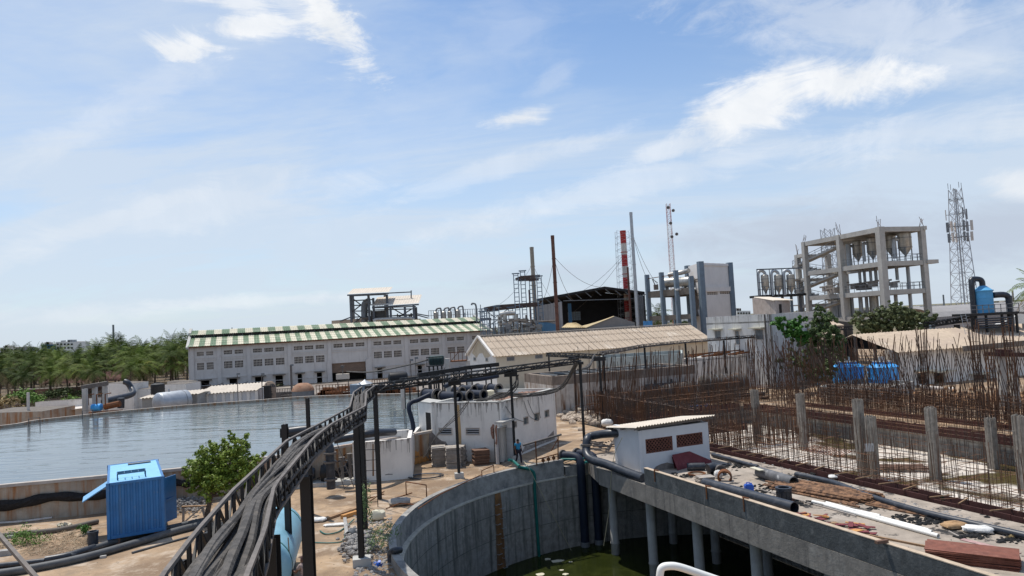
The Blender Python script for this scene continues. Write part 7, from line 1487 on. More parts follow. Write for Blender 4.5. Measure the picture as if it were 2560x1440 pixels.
# yellow roofed shed
ya, yb, yc, yd_ = D(1402, 819, 142), D(1470, 817, 138), D(1535, 790, 138), D(1587, 806, 138); YS = thing('yellow_roof_shed', 'grey shed with yellowish sloping roof before the black shed', 'building', (yb.x, 138, 0)); mb = MB(); back = V((-4.2, 6, -.5)); corr(mb, yb - V((.5, .3, .1)), yb + back, yc + back + V((1.5, 0, -.6)), yc + V((0, -.3, 0)), .5, .06); corr(mb, ya, yb - V((.5, .3, .1)), D(1440, 806, 141), ya + V((1.5, 3, .8)), .5, .06); mb.build('roof', mk('yellow_roof', (.58, .46, .27), .9, .15, 1), YS)
mb = MB(); mb.poly([V((yb.x, 138, 0)), V((yd_.x, 138, 0)), yd_, yc, yb]); mb.poly([V((ya.x, 141, 0)), V((yb.x, 138, 0)), yb, ya]); mb.build('wall', mk('grey_gable', (.20, .20, .20), .9, .1, 1), YS)
mb = MB(); mb.beam(V((yb.x, 137.8, D(1500, 823, 138).z)), V((yd_.x, 137.8, D(1500, 821, 138).z)), .3, .5); mb.build('fascia', m_conc, YS)
bl_ = thing('blue_shed', 'small blue sheet metal shed left of the brown chimney', 'building', (D(1365, 820, 135).x, 135, 0)); p, q, r_ = D(1340, 800, 136), D(1358, 803, 135), D(1390, 811, 135); mb = MB(); mb.poly([V((q.x, 135, 0)), V((r_.x, 135, 0)), r_, q]); mb.poly([V((p.x, 139, 0)), V((q.x, 135, 0)), q, V((p.x, 139, q.z))]); mb.build('wall', m_bluesheet, bl_); mb = MB(); mb.hexa([q, r_, r_ + V((0, 6, 0)), q + V((-2, 6, 0)), q + V((0, 0, .2)), r_ + V((0, 0, .2)), r_ + V((0, 6, .2)), q + V((-2, 6, .2))]); mb.build('roof', m_steel, bl_)
mb = MB(); p = D(1620, 812, 134); mb.box(p, (2, .2, 1.4), .5); single(mb, 'blue_tarp', mk('tarp2', (.08, .28, .6), .6, .2, 2), 'small blue sheet propped beside the vessel frame', 'sheet')
# ================================================================ LATTICE GANTRY + PROCESS PLANT
GA = thing('lattice_gantry', 'steel gantry of ladder like lattice columns with cross beams', 'gantry', (D(1300, 800, 145).x, 145, 0))
def laddercol(px, ytop, yd, w=.9, name='lattice_column'):
    p = D(px, ytop, yd); mb = MB(); x = w / 2
    for s_ in (-x, x): mb.beam((p.x + s_, yd, 0), (p.x + s_, yd, p.z), .16)
    z = .4
    while z < p.z: mb.beam((p.x - x, yd, z), (p.x + x, yd, z), .13); z += .85
    mb.box((p.x, yd, p.z), (w * 1.7, .5, .2)); mb.build(name, m_bluegrey, GA)
for a_ in [(1289, 684, 143), (1306, 677, 146), (1328, 690, 150), (1347, 690, 143), (1210, 772, 143), (1227, 769, 147), (1241, 765, 143), (1276, 768, 150), (1205, 778, 150)]: laddercol(*a_)
for x0, y0, x1, y1, y2 in [(1289, 699, 1306, 692, 145), (1306, 693, 1350, 690, 145), (1294, 700, 1347, 698, 148), (1210, 772, 1241, 766, 144), (1240, 766, 1355, 758, 144), (1215, 776, 1350, 762, 150)]: mb = MB(); mb.beam(D(x0, y0, y2), D(x1, y1, y2), .4, .55); mb.build('cross_beam', mk('gantry_rust', (.10, .07, .06), .9, .3, 1), GA)
for x0, y0, x1, y1 in [(1212, 775, 1240, 795), (1240, 792, 1275, 770), (1215, 800, 1300, 797), (1220, 815, 1260, 790)]: mb = MB(); mb.beam(D(x0, y0, 146), D(x1, y1, 146), .16); mb.build('brace', m_steel, GA)
EV = thing('evaporator_plant', 'cluster of grey evaporator vessels and pipes below the gantry', 'process plant', (D(1280, 820, 138).x, 138, 0))
for px, yt, w_ in [(1261, 803, 14), (1290, 802, 14), (1249, 815, 8), (1275, 808, 9), (1305, 812, 12), (1322, 805, 10)]: p = D(px, yt, 138); mb = MB(); r = w_ / 2 / F * 138; mb.lathe((p.x, p.y, 0), [(r, 0), (r, p.z - .4), (r * .8, p.z - .1), (r * .2, p.z)], 14); mb.build('vessel', m_sus, EV, True)
mb = MB()
for px, y0, px1, y1 in [(1250, 788, 1250, 830), (1250, 787, 1262, 784), (1262, 786, 1262, 803), (1262, 784, 1288, 783), (1290, 786, 1290, 800)]: mb.tube([D(px, y0, 139), D(px1, y1, 139)], .42, 8)
mb.build('duct', m_sus, EV, True); mb = MB()
for k in range(110): p = D(U(1236, 1352), U(798, 842), U(134, 142)); d = random.choice([V((U(1, 4), 0, 0)), V((0, 0, U(-2.5, 2.5))), V((0, U(-2, 2), 0))]); mb.tube([p, p + d], U(.06, .22), 5)
mb.build('small_pipes', m_rail, EV)
for k in range(30): mb = MB(); p = D(U(1236, 1352), U(805, 842), U(132, 136)); mb.box(p, (U(.3, 1.2), .5, U(.3, 1))); mb.build('equipment', m_steel, EV)
mb = MB(); mb.box((D(1290, 850, 140).x, 141, 1.9), (17, 5, 3.8)); mb.build('base_block', m_stone, EV)
for px in range(1210, 1360, 12): p = D(px, 827, 133); mb = MB(); mb.beam((p.x, 133, 0), (p.x, 133, p.z + 1.5), .12); mb.build('fence_post', m_bluegrey, EV)
# row of small condensers right of warehouse ridge
CR = thing('condenser_platform', 'steel platform with railings behind the warehouse ridge', 'platform', (D(1130, 800, 175).x, 175, 0)); mb = MB(); p, q = D(1075, 803, 175), D(1225, 797, 178); mb.beam(p, q, 4, .5); mb.build('deck', m_steel, CR); mb = MB()
for h in (1.0, 2.2): mb.beam(p + V((0, -2, h + .3)), q + V((0, -2, h + .3)), .1)
for k in range(26): c = lerp(p, q, k / 25) + V((0, -2, 0)); mb.beam(c, c + V((0, 0, 2.5)), .1)
mb.build('railing', m_steel, CR)
for k in range(8): c = lerp(p, q, k / 7); mb = MB(); mb.beam((c.x, c.y, 0), c, .35); mb.build('leg', m_steel, CR)
for k, (px, yt) in enumerate([(1089, 781), (1109, 780), (1124, 779), (1144, 776)]):
    t = thing('condenser', ['leftmost', 'second', 'third', 'rightmost'][k] + ' of the four hook piped condensers above warehouse ridge', 'condenser', D(px, 802, 172), 'hook piped condensers above the warehouse ridge'); p = D(px, yt, 172); b_ = D(px + 1, 801, 172); mb = MB(); mb.lathe((p.x, 172, 0), [(.5, b_.z), (.55, b_.z + .2), (.55, p.z), (.3, p.z + .2)], 12); mb.build('shell', m_sus, t, True)
    mb = MB(); mb.tube(spline([V((p.x, 172, p.z)), V((p.x + .3, 172, p.z + .75)), V((p.x + .9, 172, p.z + .95)), V((p.x + 1.3, 172, p.z + .6)), V((p.x + 1.35, 172, b_.z))], 4), .2, 7); mb.build('hook_pipe', m_steel, t, True)
dpipe([D(1192, 805, 160), D(1190, 765, 160), D(1184, 759, 160), D(1180, 759, 160), D(1179, 763, 160)], .2, 'tall gooseneck vent pipe behind the warehouse end', m=m_steel)
stack_(1201, 762, 800, 2, 165, 'thin vent stack beside the gooseneck pipe', m_steel); stack_(1169, 779, 805, 2.6, 165, 'stubby blue grey vent behind the warehouse ridge', m_bluegrey); stack_(1162, 782, 805, 2.2, 165, 'smaller blue grey vent left of the stubby vent', m_bluegrey)
# steel structure behind warehouse
ST = thing('boiler_structure', 'open steel boiler structure with two pale sheet roofs behind warehouse', 'steel structure', (D(950, 800, 175).x, 175, 0)); m_str = mk('struct_steel', (.12, .13, .145), .8, .2, 1)
def sb(x0, y0, x1, y1, ya_=175, yb_=175, w=.35, nm='beam'): mb = MB(); mb.beam(D(x0, y0, ya_), D(x1, y1, yb_), w); mb.build(nm, m_str, ST)
for px, yt, yd in [(876, 736, 172), (882, 738, 180), (921, 736, 172), (933, 745, 172), (967, 736, 172), (962, 738, 180), (976, 768, 170), (1012, 768, 170), (1034, 764, 170), (1040, 768, 178)]: p = D(px, yt, yd); mb = MB(); mb.beam((p.x, yd, 0), (p.x, yd, p.z), .5, .5); mb.build('column', m_str, ST)
for a_ in [(876, 740, 965, 736), (876, 752, 930, 749), (876, 764, 930, 762), (876, 778, 930, 777), (930, 770, 1040, 766), (935, 775, 1040, 772), (975, 790, 1035, 786), (880, 745, 925, 780), (925, 745, 880, 780), (885, 780, 920, 808), (920, 780, 885, 808), (966, 733, 1028, 730), (1028, 726, 1028, 745), (850, 803, 880, 792), (1040, 784, 1072, 790), (1044, 788, 1070, 795), (980, 770, 1030, 800), (1030, 772, 985, 800), (876, 793, 1035, 788)]: sb(*a_, w=.26)
def slab_roof(x0, y0, x1, y1, up, dpt, nm='roof'):
    p, q = D(x0, y0, 170), D(x1, y1, 170); mb = MB(); b_ = V((-.2, dpt, up)); corr(mb, p, q, q + b_, p + b_, .6, .05); mb.build(nm, m_roofl, ST); mb = MB(); mb.beam(p - V((0, 0, .3)), q - V((0, 0, .3)), .2, .35); mb.build('fascia', m_str, ST)
slab_roof(868, 735, 972, 730, 1.6, 7); slab_roof(930, 765, 1047, 758, 2.4, 8)
mb = MB(); p = D(948, 800, 174); mb.box((p.x, 174, 6.5 + 2), (3.4, 3, 12)); mb.build('boiler_casing', mk('casing', (.11, .105, .10), .9, .2, 1), ST); mb = MB(); p = D(914, 760, 174); mb.tube(spline([D(925, 752, 174), D(916, 756, 174), D(911, 766, 174), D(912, 812, 174)], 5), .8, 12); mb.build('duct', m_steel, ST, True)
mb = MB(); mb.tube(spline([D(940, 812, 170), D(938, 803, 170), D(945, 799, 170), D(1025, 796, 170), D(1033, 800, 170), D(1033, 812, 170)], 4), .45, 10); mb.build('duct', m_sus, ST, True)
mb = MB()
for k in range(60): p = D(U(890, 1035), U(795, 815), U(171, 176)); mb.tube([p, p + random.choice([V((U(1, 4), 0, 0)), V((0, 0, U(-1.5, 1.5)))])], U(.08, .25), 5)
mb.build('small_pipes', m_rail, ST); mb = MB(); p, q = D(837, 812, 178), D(905, 807, 178); mb.beam(p, q, 6, 2.0); single(mb, 'flat_roof_hut', m_roofb, 'low brown roofed hut peeking over the warehouse ridge', 'hut')
for px, yb_ in ((1067, 786), ): pass
# separators left of big frame
SP = thing('separator_platform', 'black steel platform carrying three steel separators', 'platform', (D(1940, 740, 122).x, 122, 0)); p, q = D(1888, 742, 122), D(2000, 737, 124); mb = MB(); mb.beam(p, q, 3.5, .4); mb.build('deck', m_black, SP)
for k in range(6): c = lerp(p, q, k / 5); mb = MB(); mb.beam((c.x, c.y, 0), c, .35); mb.build('leg', m_str if k % 2 else m_bluegrey, SP)
mb = MB()
for h in (1.1, 2.3, 4.5): mb.beam(p + V((0, -1.7, h)), q + V((0, -1.7, h)), .1 if h < 4 else .2)
for k in range(12): c = lerp(p, q, k / 11) + V((0, -1.7, 0)); mb.beam(c, c + V((0, 0, 2.4 if k % 3 else 4.6)), .1)
mb.build('railing', m_str, SP)
for k, (px, yt) in enumerate([(1913, 684), (1946, 684), (1977, 683)]):
    t = separator(px, yt + 2, 734, 19, 121, ['left', 'middle', 'right'][k] + ' steel separator with hooked top pipe beside the concrete frame', zf=p.z, pipe=False, group='hooked steel separators on the black platform'); c = D(px, yt + 2, 121); z = c.z; mb = MB(); mb.tube(spline([V((c.x, 121, z - .2)), V((c.x - .1, 121, z + .3)), V((c.x - .6, 121, z + .65)), V((c.x - 1.15, 121, z + .3)), V((c.x - 1.2, 121, z - 1)), V((c.x - 1.2, 121, p.z))], 4), .26, 8); mb.build('top_pipe', m_galv, t, True)
# hut on block building roof
h0, h1, h2_ = D(1883, 780, 112), D(1940, 780, 106), D(1977, 780, 112)
for v_ in (h0, h1, h2_): v_.z = 0
HT = thing('stair_hut', 'small rough plastered hut with pale sheet roof above the block building', 'hut', h1); zt = D(1883, 745, 112).z; zt1 = D(1940, 752, 106).z; mb = MB(); h3 = h0 + (h2_ - h1); mb.hexa([h0, h1, h2_, h3, h0 + V((0, 0, zt)), h1 + V((0, 0, zt1)), h2_ + V((0, 0, zt1)), h3 + V((0, 0, zt))]); mb.build('wall', mk('rough_plaster', (.40, .34, .30), .95, .15, 1.2, streak=((.28, .23, .20), .5, .8)), HT)
mb = MB(); u_ = (h2_ - h1); corr(mb, h1 + V((-.4, -.4, zt1 + .1)), h2_ + V((.4, -.4, zt1 + .05)), h3 + V((.4, .4, zt + .15)), h0 + V((.4, .4, zt + .15)), .4, .05); mb.build('roof', m_roofl, HT); mb = MB(); panel(mb, h1, h2_, (1.6, 2.9, 0, zt1 - .5), -.1, .02); mb.build('doorway', m_dark, HT)
# scrubber
SCb = thing('scrubber', 'bright blue cylindrical scrubber with black elbow ducts', 'scrubber', (D(2460, 780, 92).x, 92, 0)); c = D(2459, 750, 92); r = 21 / F * 92; z0, z1 = D(2463, 782, 92).z, D(2458, 722, 92).z; P = (c.x, 92, 0)
mb = MB(); mb.lathe(P, [(r, z0), (r, lerp(z0, z1, .3)), (r * 1.03, lerp(z0, z1, .31)), (r, lerp(z0, z1, .33)), (r, lerp(z0, z1, .6)), (r * 1.03, lerp(z0, z1, .61)), (r, lerp(z0, z1, .63)), (r, z1 - .35), (r * 1.1, z1 - .33), (r * 1.1, z1 - .2), (r * .95, z1 - .15), (r * .4, z1 + .35), (r * .3, z1 + .4)], 28); mb.build('shell', m_scrub, SCb, True)
mb = MB(); q = D(2429, 712, 92); mb.tube(spline([V((c.x, 92, z1 + .2)), V((c.x, 92, z1 + .9)), V((c.x - .35, 92, z1 + 1.25)), V((c.x - 1.3, 92, z1 + 1.3)), V((q.x + .15, 92, z1 + 1.0)), V((q.x, 92, z1 + .5)), V((q.x + .05, 92, 1.5))], 4), .34, 12); mb.build('inlet_duct', m_hdpe, SCb, True)
mb = MB(); zz = D(2485, 738, 92).z; mb.tube(spline([V((c.x + r * .9, 91.5, zz)), V((c.x + r + 1.0, 91.3, zz)), V((c.x + r + 1.5, 91.2, zz - .3)), V((c.x + r + 1.6, 91.2, zz - 1.2)), V((c.x + r + 1.6, 91.2, .5))], 4), .38, 12); mb.build('outlet_duct', m_hdpe, SCb, True)
mb = MB(); mb.box((c.x, 92, z0 - .15), (6, 4, .3)); mb.build('platform', m_black, SCb); 
for dx in (-2.8, -1, 1, 2.8): mb = MB(); mb.beam((c.x + dx, 90.3, 0), (c.x + dx, 90.3, z0), .22); mb.build('leg', m_black, SCb)
mb = MB()
for h in (.5, 1.0): mb.beam((c.x - 3, 90, z0 + h), (c.x + 3, 90, z0 + h), .07)
for k in range(9): mb.beam((c.x - 3 + k * .75, 90, z0), (c.x - 3 + k * .75, 90, z0 + 1.05), .07)
mb.build('railing', m_steel, SCb); p = D(2420, 818, 88); 
for k in range(5): mb = MB(); z = z0 - .7 - k * .28; mb.tube([(c.x - 2.6, 89.8, z), (c.x + 1.8, 89.8, z)], .1, 7); mb.build('pipe_row', m_hdpe, SCb)
pp = D(2418, 815, 88); ladder(V((pp.x, 88, pp.z - 1)), V((pp.x, 88.6, z0)), .6, 8, 'pale ladder leaning at the scrubber platform', m_galv)
# arched roof hall
AH = thing('arched_hall', 'long grey hall with rounded sheet roof at far right', 'building', (D(2450, 790, 125).x, 125, 0)); p, q = D(2338, 790, 122), D(2640, 772, 130); p.z = q.z = 0; mb = MB(); zb_, zr_ = D(2345, 788, 122).z, D(2345, 766, 122).z
pr = [(0, zb_ - 1.5), (0, zb_ - .3), (1.5, lerp(zb_, zr_, .35)), (4, lerp(zb_, zr_, .75)), (8, zr_), (12, lerp(zb_, zr_, .75)), (16, zb_)]
for i in range(len(pr) - 1): corr(mb, p + V((0, pr[i][0], pr[i][1])), q + V((0, pr[i][0], pr[i][1])), q + V((0, pr[i + 1][0], pr[i + 1][1])), p + V((0, pr[i + 1][0], pr[i + 1][1])), .5, .04)
mb.build('roof', mk('hall_roof', (.27, .26, .26), .7, .1, .8), AH); mb = MB(); mb.poly([p + V((0, .2, 0)), q + V((0, .2, 0)), q + V((0, .2, zb_ - 1.4)), p + V((0, .2, zb_ - 1.4))]); mb.build('wall', mk('hall_wall', (.42, .39, .37), .9, .1, .5), AH)
mb = MB(); a, c_ = D(2320, 812, 92), D(2425, 796, 94); truss(mb, a, c_, 1.2, .5, 8, .14); single(mb, 'cable_rack', m_black, 'black pipe rack running behind the gabled shed roof', 'cable rack')
for x in (2330, 2392): p = D(x, 812, 92); mb = MB(); mb.beam((p.x, 92, 0), (p.x, 92, p.z), .5); single(mb, 'rack_column', m_bluegrey if x < 2350 else m_black, ['pale column under the far right pipe rack', 'black column under the far right pipe rack'][x > 2350], 'column')
WT = thing('white_canopy', 'white sloping tent roof at the far right edge', 'canopy', (D(2540, 800, 90).x, 90, 0)); mb = MB(); p, q, r_ = D(2506, 811, 92), D(2548, 784, 92), D(2620, 790, 92); mb.poly([p, D(2620, 806, 92), r_, q]); mb.poly([p, q, q + V((1, 5, -1)), p + V((1, 5, -.6))]); mb.build('roof', m_pvc, WT); mb = MB(); mb.beam((p.x + 3, 92.5, 0), (p.x + 3, 92.5, p.z), .2); mb.build('post', m_steel, WT)
# lean-to roofs under the big frame / right of trees
for k, (x0, y0, x1, y1, yd, m_, lab) in enumerate([(2060, 816, 2110, 812, 96, m_roofb, 'small tan lean to roof right of the tall tree'), (2058, 836, 2110, 842, 90, m_roofb, 'tan sloping roof piece below the pipe rack by the tall tree'), (2075, 800, 2130, 806, 100, m_stone, 'grey parapet block under the concrete frame')]): p, q = D(x0, y0, yd), D(x1, y1, yd); mb = MB(); mb.hexa([V((p.x, yd, 0)), V((q.x, yd, 0)), V((q.x, yd + 5, 0)), V((p.x, yd + 5, 0)), p, q, q + V((0, 5, .8)), p + V((0, 5, .8))]); single(mb, 'lean_to', m_, lab, 'hut')
mb = MB(); truss(mb, D(2062, 822, 89), D(2130, 820, 89), .6, .4, 6, .1); single(mb, 'cable_rack', m_black, 'short black pipe rack right of the tall tree', 'cable rack'); p = D(2112, 822, 89); mb = MB(); mb.beam((p.x, 89, 0), (p.x, 89, p.z), .3); single(mb, 'rack_column', m_black, 'black column under the short pipe rack by tree', 'column')
# ================================================================ BEHIND THE RESERVOIR
def boxb(x0, x1, ytop, yd, depth, m, label, name='low_building', roof=None, z0=0, ytop2=None, cat='building', y1d=None):
    p, q = D(x0, ytop, yd), D(x1, ytop2 or ytop, y1d or yd); t = thing(name, label, cat, ((p.x + q.x) / 2, yd, 0)); mb = MB(); a, b_ = V((p.x, yd, z0)), V((q.x, y1d or yd, z0)); mb.hexa([a, b_, b_ + V((0, depth, 0)), a + V((0, depth, 0)), V((p.x, p.y, p.z)), V((q.x, q.y, q.z)), V((q.x, q.y + depth, q.z)), V((p.x, p.y + depth, p.z))]); mb.build('wall', m, t)
    if not roof: mb = MB(); o = V((0, 0, .02)); mb.hexa([p, q, q + V((0, depth, 0)), p + V((0, depth, 0)), p + o, q + o, q + o + V((0, depth, 0)), p + o + V((0, depth, 0))]); mb.build('roof_slab', m_stone, t)
    if roof: mb = MB(); corr(mb, p + V((-.3, -.5, .03)), q + V((.3, -.5, .03)), q + V((.3, depth * .9, roof[1])), p + V((-.3, depth * .9, roof[1])), .45, .06); mb.build('roof', roof[0], t)
    return t
sh = boxb(497, 642, 986, 97, 5, m_whiteg, 'low white shed with pale corrugated roof at the far reservoir rim', ytop2=975, roof=(m_roofl, .75)); 
mb = MB(); p, q = D(497, 986, 97), D(642, 975, 97)
for k in range(8): c = lerp(p, q, k / 7); mb.beam((c.x, 96.9, 0), (c.x, 96.9, c.z), .4, .2)
mb.build('pilasters', m_white, sh)
t = boxb(265, 334, 959, 99, 4, m_white, 'white square block with black pipe behind reservoir posts'); boxb(338, 378, 973, 100, 4, m_white, 'low white wall piece left of the black water tank'); boxb(412, 465, 962, 110, 5, m_white, 'low white block right of the black water tank', ytop2=960); boxb(355, 493, 996, 94, 4, m_conc, 'low flat roofed grey shed under the black water tank', ytop2=984, roof=(m_roofl, .3)); boxb(88, 240, 1006, 92, 1.2, m_white, 'long low white wall before the brushwood piles', ytop2=996, name='low_wall', cat='wall'); boxb(-60, 105, 1034, 80, 6, m_resw, 'stained low concrete wall outside reservoir at left edge', ytop2=1029, name='low_wall', cat='wall'); boxb(418, 472, 954, 122, 3, m_roofl, 'pale flat roof strip before the warehouse corner', name='flat_roof'); boxb(25, 330, 976, 155, 4, m_brick, 'long low brick shed deep among the palm trunks', ytop2=962, name='brick_shed')
p, q = D(100, 962, 151), D(330, 949, 151); mb = MB(); corr(mb, p, q, q + V((0, 6, 1.8)), p + V((0, 6, 1.8)), .6, .05); single(mb, 'tiled_roof', mk('tile_roof', (.11, .055, .045), .95, .3, 1), 'dull red tiled roof of the shed among the palms', 'roof')
mb = MB(); mb.poly([D(78, 1036, 82), D(208, 1020, 86), D(208, 1014, 93), D(95, 1028, 88)]); single(mb, 'salt_pan', m_whitep, 'white bleached slab strip left of the three concrete posts', 'slab', kind='structure')
for k, (x, yt, yb_) in enumerate([(212, 972, 1028), (237, 968, 1024), (262, 963, 1012)]):
    p = D(x, yt, 84 + k * 2); mb = MB(); mb.beam((p.x, p.y, 0), p, .45); single(mb, 'concrete_post', m_concL, ['nearest', 'middle', 'farthest'][k] + ' of the three concrete posts behind the reservoir', 'post', 'concrete posts behind the reservoir')
mb = MB(); mb.beam(D(205, 969, 84), D(268, 958, 88), .35, .5); single(mb, 'roof_beam', m_rail, 'dark beam resting on the three concrete posts', 'beam')
dpipe([D(311, 954, 96), D(320, 958, 96), D(329, 972, 96), D(333, 982, 95), D(322, 989, 94), D(290, 996, 92), D(258, 1004, 90)], .38, 'black bent pipe descending from the white square block', n=10); dpipe([D(303, 995, 89), D(302, 1020, 89)], .4, 'black vertical valve pipe by the reservoir rim'); 
t = thing('pump_unit', 'small blue pump with rusty frame at reservoir rim', 'pump', D(250, 1022, 85)); p = D(249, 1018, 85); mb = MB(); mb.lathe(p - V((.9, 0, 0)), [(.1, 0), (.42, .05), (.42, 1.1), (.1, 1.2)], 14, (1, 0, 0)); mb.build('motor', m_cyan, t, True); mb = MB(); mb.beam(p - V((1.5, 0, .6)), p + V((2.5, 0, -.5)), .8, .15); mb.tube([p + V((.6, 0, 0)), p + V((2.4, 0, .3))], .35, 8); mb.build('base', m_rust, t)
for k in range(3): mb = MB(); c = p + V((-1.2 + k, -.2, .3)); mb.tube([c, c + V((0, 0, 1.2)), c + V((.7, 0, 1.3))], .07, 6); mb.build('thin_pipe', m_rust, t)
c = D(395, 993, 97); c2 = D(395, 958, 97); t = thing('water_tank', 'black plastic water tank standing on the low grey shed', 'water tank', (c.x, 97, c.z)); r = 16.5 / F * 97; mb = MB(); h_ = c2.z - c.z; mb.lathe((c.x, 97, c.z), [(r * .97, 0)] + [(r * (1 if k % 2 else .96), h_ * (.08 + k * .1)) for k in range(9)] + [(r * .95, h_ * .93), (r * .4, h_ * 1.02)], 24); mb.build('shell', m_black, t, True); mb = MB(); mb.lathe((c.x, 97, c2.z), [(r * .3, 0), (r * .3, .15)], 12); mb.build('lid', m_black, t)
p, q = D(398, 1012, 90), D(432, 1008, 92); hvessel((p.x, 90, 1.95), (p.x + 1.9, 93, 1.95), 1.35, 'silver horizontal tank with rusty hoops at the far reservoir rim', m_galv, band=(.85,), nz=1)
mb = MB(); p = D(71, 1030, 82); mb.beam((p.x, 82, 1), (p.x, 82, D(71, 981, 82).z), .22); single(mb, 'white_pole', m_whitep, 'slim white pole beyond the reservoir at left', 'pole')
c = D(758, 985, 93); r = 27 / F * 93; zt_ = D(758, 957, 93).z; t = thing('domed_tank', 'squat grey tank with rusty domed top behind the reservoir', 'tank', (c.x, 93, 0)); mb = MB(); mb.lathe((c.x, 93, 0), [(r, 0), (r, zt_ - 1.0)], 28); mb.build('shell', m_steel, t, True); mb = MB(); mb.lathe((c.x, 93, 0), [(r * 1.03, zt_ - 1.0), (r * .98, zt_ - .75), (r * .8, zt_ - .35), (r * .45, zt_ - .05), (r * .05, zt_)], 28); mb.build('dome', mk('rusty_dome', (.34, .20, .13), .9, .2, 1.2, stain=((.25, .10, .05), .5, .7, 1)), t, True)
c = D(675, 975, 98); t = thing('digester', 'upright tan vessel with black strap lid behind the reservoir', 'vessel', (c.x, 98, 0)); mb = MB(); r = 15 / F * 98; zt_ = D(675, 953, 98).z; mb.lathe((c.x, 98, 0), [(r * .8, 0), (r, .8), (r, zt_ - .8), (r * .8, zt_ - .3), (r * .4, zt_)], 20); mb.build('shell', mk('tan_steel', (.30, .22, .16), .8, .3, 1, stain=((.05, .05, .05), .5, .6, .8)), t, True); mb = MB(); mb.box((c.x, 97.6, zt_ * .45), (.8, 1.8, zt_ * .8)); mb.build('support', m_black, t)
c = D(901, 975, 92); r = 26 / F * 92; zt_ = D(901, 960, 92).z; t = thing('covered_tank', 'blue grey square edged tank with white conical lid', 'tank', (c.x, 92, 0)); mb = MB(); mb.lathe((c.x, 92, 0), [(r, 0), (r, zt_)], 12); mb.build('shell', m_bluegrey, t); mb = MB(); mb.lathe((c.x + .6, 92, zt_), [(r * .8, 0), (r * .15, .4), (r * .05, .55)], 16); mb.build('lid', m_galv, t, True)
t = thing('panel_stand', 'pale electrical box on a thin steel stand', 'panel box', (D(857, 960, 96).x, 96, 0)); p = D(857, 941, 96); mb = MB(); mb.box(p, (1.6, .8, .7)); mb.build('box', m_roofl, t); mb = MB()
for dx in (-.7, .7): mb.beam((p.x + dx, 96, 0), (p.x + dx, 96, p.z), .1)
mb.beam((p.x, 96, p.z), (p.x, 96, p.z + 1.3), .12); mb.box((p.x, 96, p.z + 1.3), (.4, .4, .3)); mb.build('frame', m_rail, t)
for k, (x, yt, yd, w_, lab) in enumerate([(593, 935, 95, .08, 'thin light pole before the white rim shed'), (654, 935, 96, .1, 'thin light pole left of the upright tan vessel'), (727, 913, 97, .22, 'thick dark pole before the warehouse third bay'), (1026, 900, 90, .1, 'thin rusty pole before the warehouse sixth bay'), (1038, 895, 88, .06, 'thin lamp pole right of the rusty pole')]):
    p = D(x, yt, yd); t = thing('light_pole', lab, 'pole', (p.x, yd, 0), 'thin poles between reservoir and warehouse'); mb = MB(); mb.beam((p.x, yd, 0), (p.x, yd, p.z), w_); mb.build('shaft', m_rail, t); mb = MB(); mb.box((p.x + .15, yd, p.z), (.4, .2, .25)); mb.build('lamp', m_steel, t)
for seed, (x0, x1, y, lab) in enumerate([(690, 735, 985, 'rusty railing run left of the domed tank'), (790, 880, 975, 'rusty railing and pipe run right of the domed tank'), (930, 1000, 962, 'rusty railing run behind the bridge end')]):
    mb = MB(); yd = 94; p, q = D(x0, y - 12, yd), D(x1, y - 15, yd)
    for h in (-.5, 0): mb.beam(p + V((0, 0, h)), q + V((0, 0, h)), .07)
    for k in range(12): c = lerp(p, q, k / 11); mb.beam((c.x, yd, .8), (c.x, yd, c.z), .07)
    for k in range(14): c = lerp(p, q, R()) + V((0, U(.5, 3), U(-2.3, -.6))); mb.tube([c, c + V((U(1, 3), 0, U(-.1, .1)))], U(.08, .25), 6)
    for k in range(6): c = lerp(p, q, R()); mb.box((c.x, yd + 1.5, U(.9, 1.6)), (U(.5, 1.5), .8, U(.6, 1.5)))
    single(mb, 'pipe_railing', m_rust if seed else m_rail, lab, 'railing', 'rusty railings behind the reservoir')
# caged drum platform at (1065-1110, 895)
t = thing('caged_drum', 'caged green cable drum on black stilts before the warehouse end', 'cable drum', (D(1088, 920, 68).x, 68, 0)); p, q = D(1066, 903, 68), D(1108, 900, 68); mb = MB(); mb.lathe(p + V((.2, .5, 0)), [(.35, 0), (.45, .1), (.45, 1.3), (.35, 1.4)], 16, (1, 0, 0)); mb.build('drum', mk('drum_green', (.025, .07, .07), .6, .3, 6), t, True); mb = MB()
for h in (-.5, .35): mb.beam(p + V((0, -.1, h)), q + V((0, -.1, h)), .08)
for k in range(13): c = lerp(p, q, k / 12) + V((0, -.1, 0)); mb.beam(c + V((0, 0, -.5)), c + V((.08, 0, .38)), .045)
mb.build('cage', m_black, t)
for k in range(4): c = lerp(p, q, (k + .5) / 4); mb = MB(); mb.beam((c.x, 68.3, 0), (c.x, 68.3, c.z - .5), .14); mb.build('leg', m_black, t)
t = thing('stair_platform', 'rusty little stair platform on a white pillar by the gable wall', 'platform', (D(1148, 920, 74).x, 74, 0)); p = D(1148, 902, 74); mb = MB(); mb.box(p, (1.6, 1.4, .12)); mb.build('deck', m_rust, t); mb = MB()
for k in range(5): c = p + V((-.8 + k * .4, -.7, 0)); mb.beam(c, c + V((0, 0, .9)), .05)
mb.beam(p + V((-.8, -.7, .9)), p + V((.8, -.7, .9)), .05); mb.beam(p + V((-1.8, -.5, -1)), p + V((.2, -.5, 1.1)), .05); mb.build('railing', m_rust, t); mb = MB(); c = D(1119, 912, 70); mb.beam((c.x, 70, 0), (c.x, 70, D(1117, 896, 70).z), .45); mb.beam((p.x + .9, 74, 0), (p.x + .9, 74, p.z), .4); mb.build('pillar', m_whitep, t)
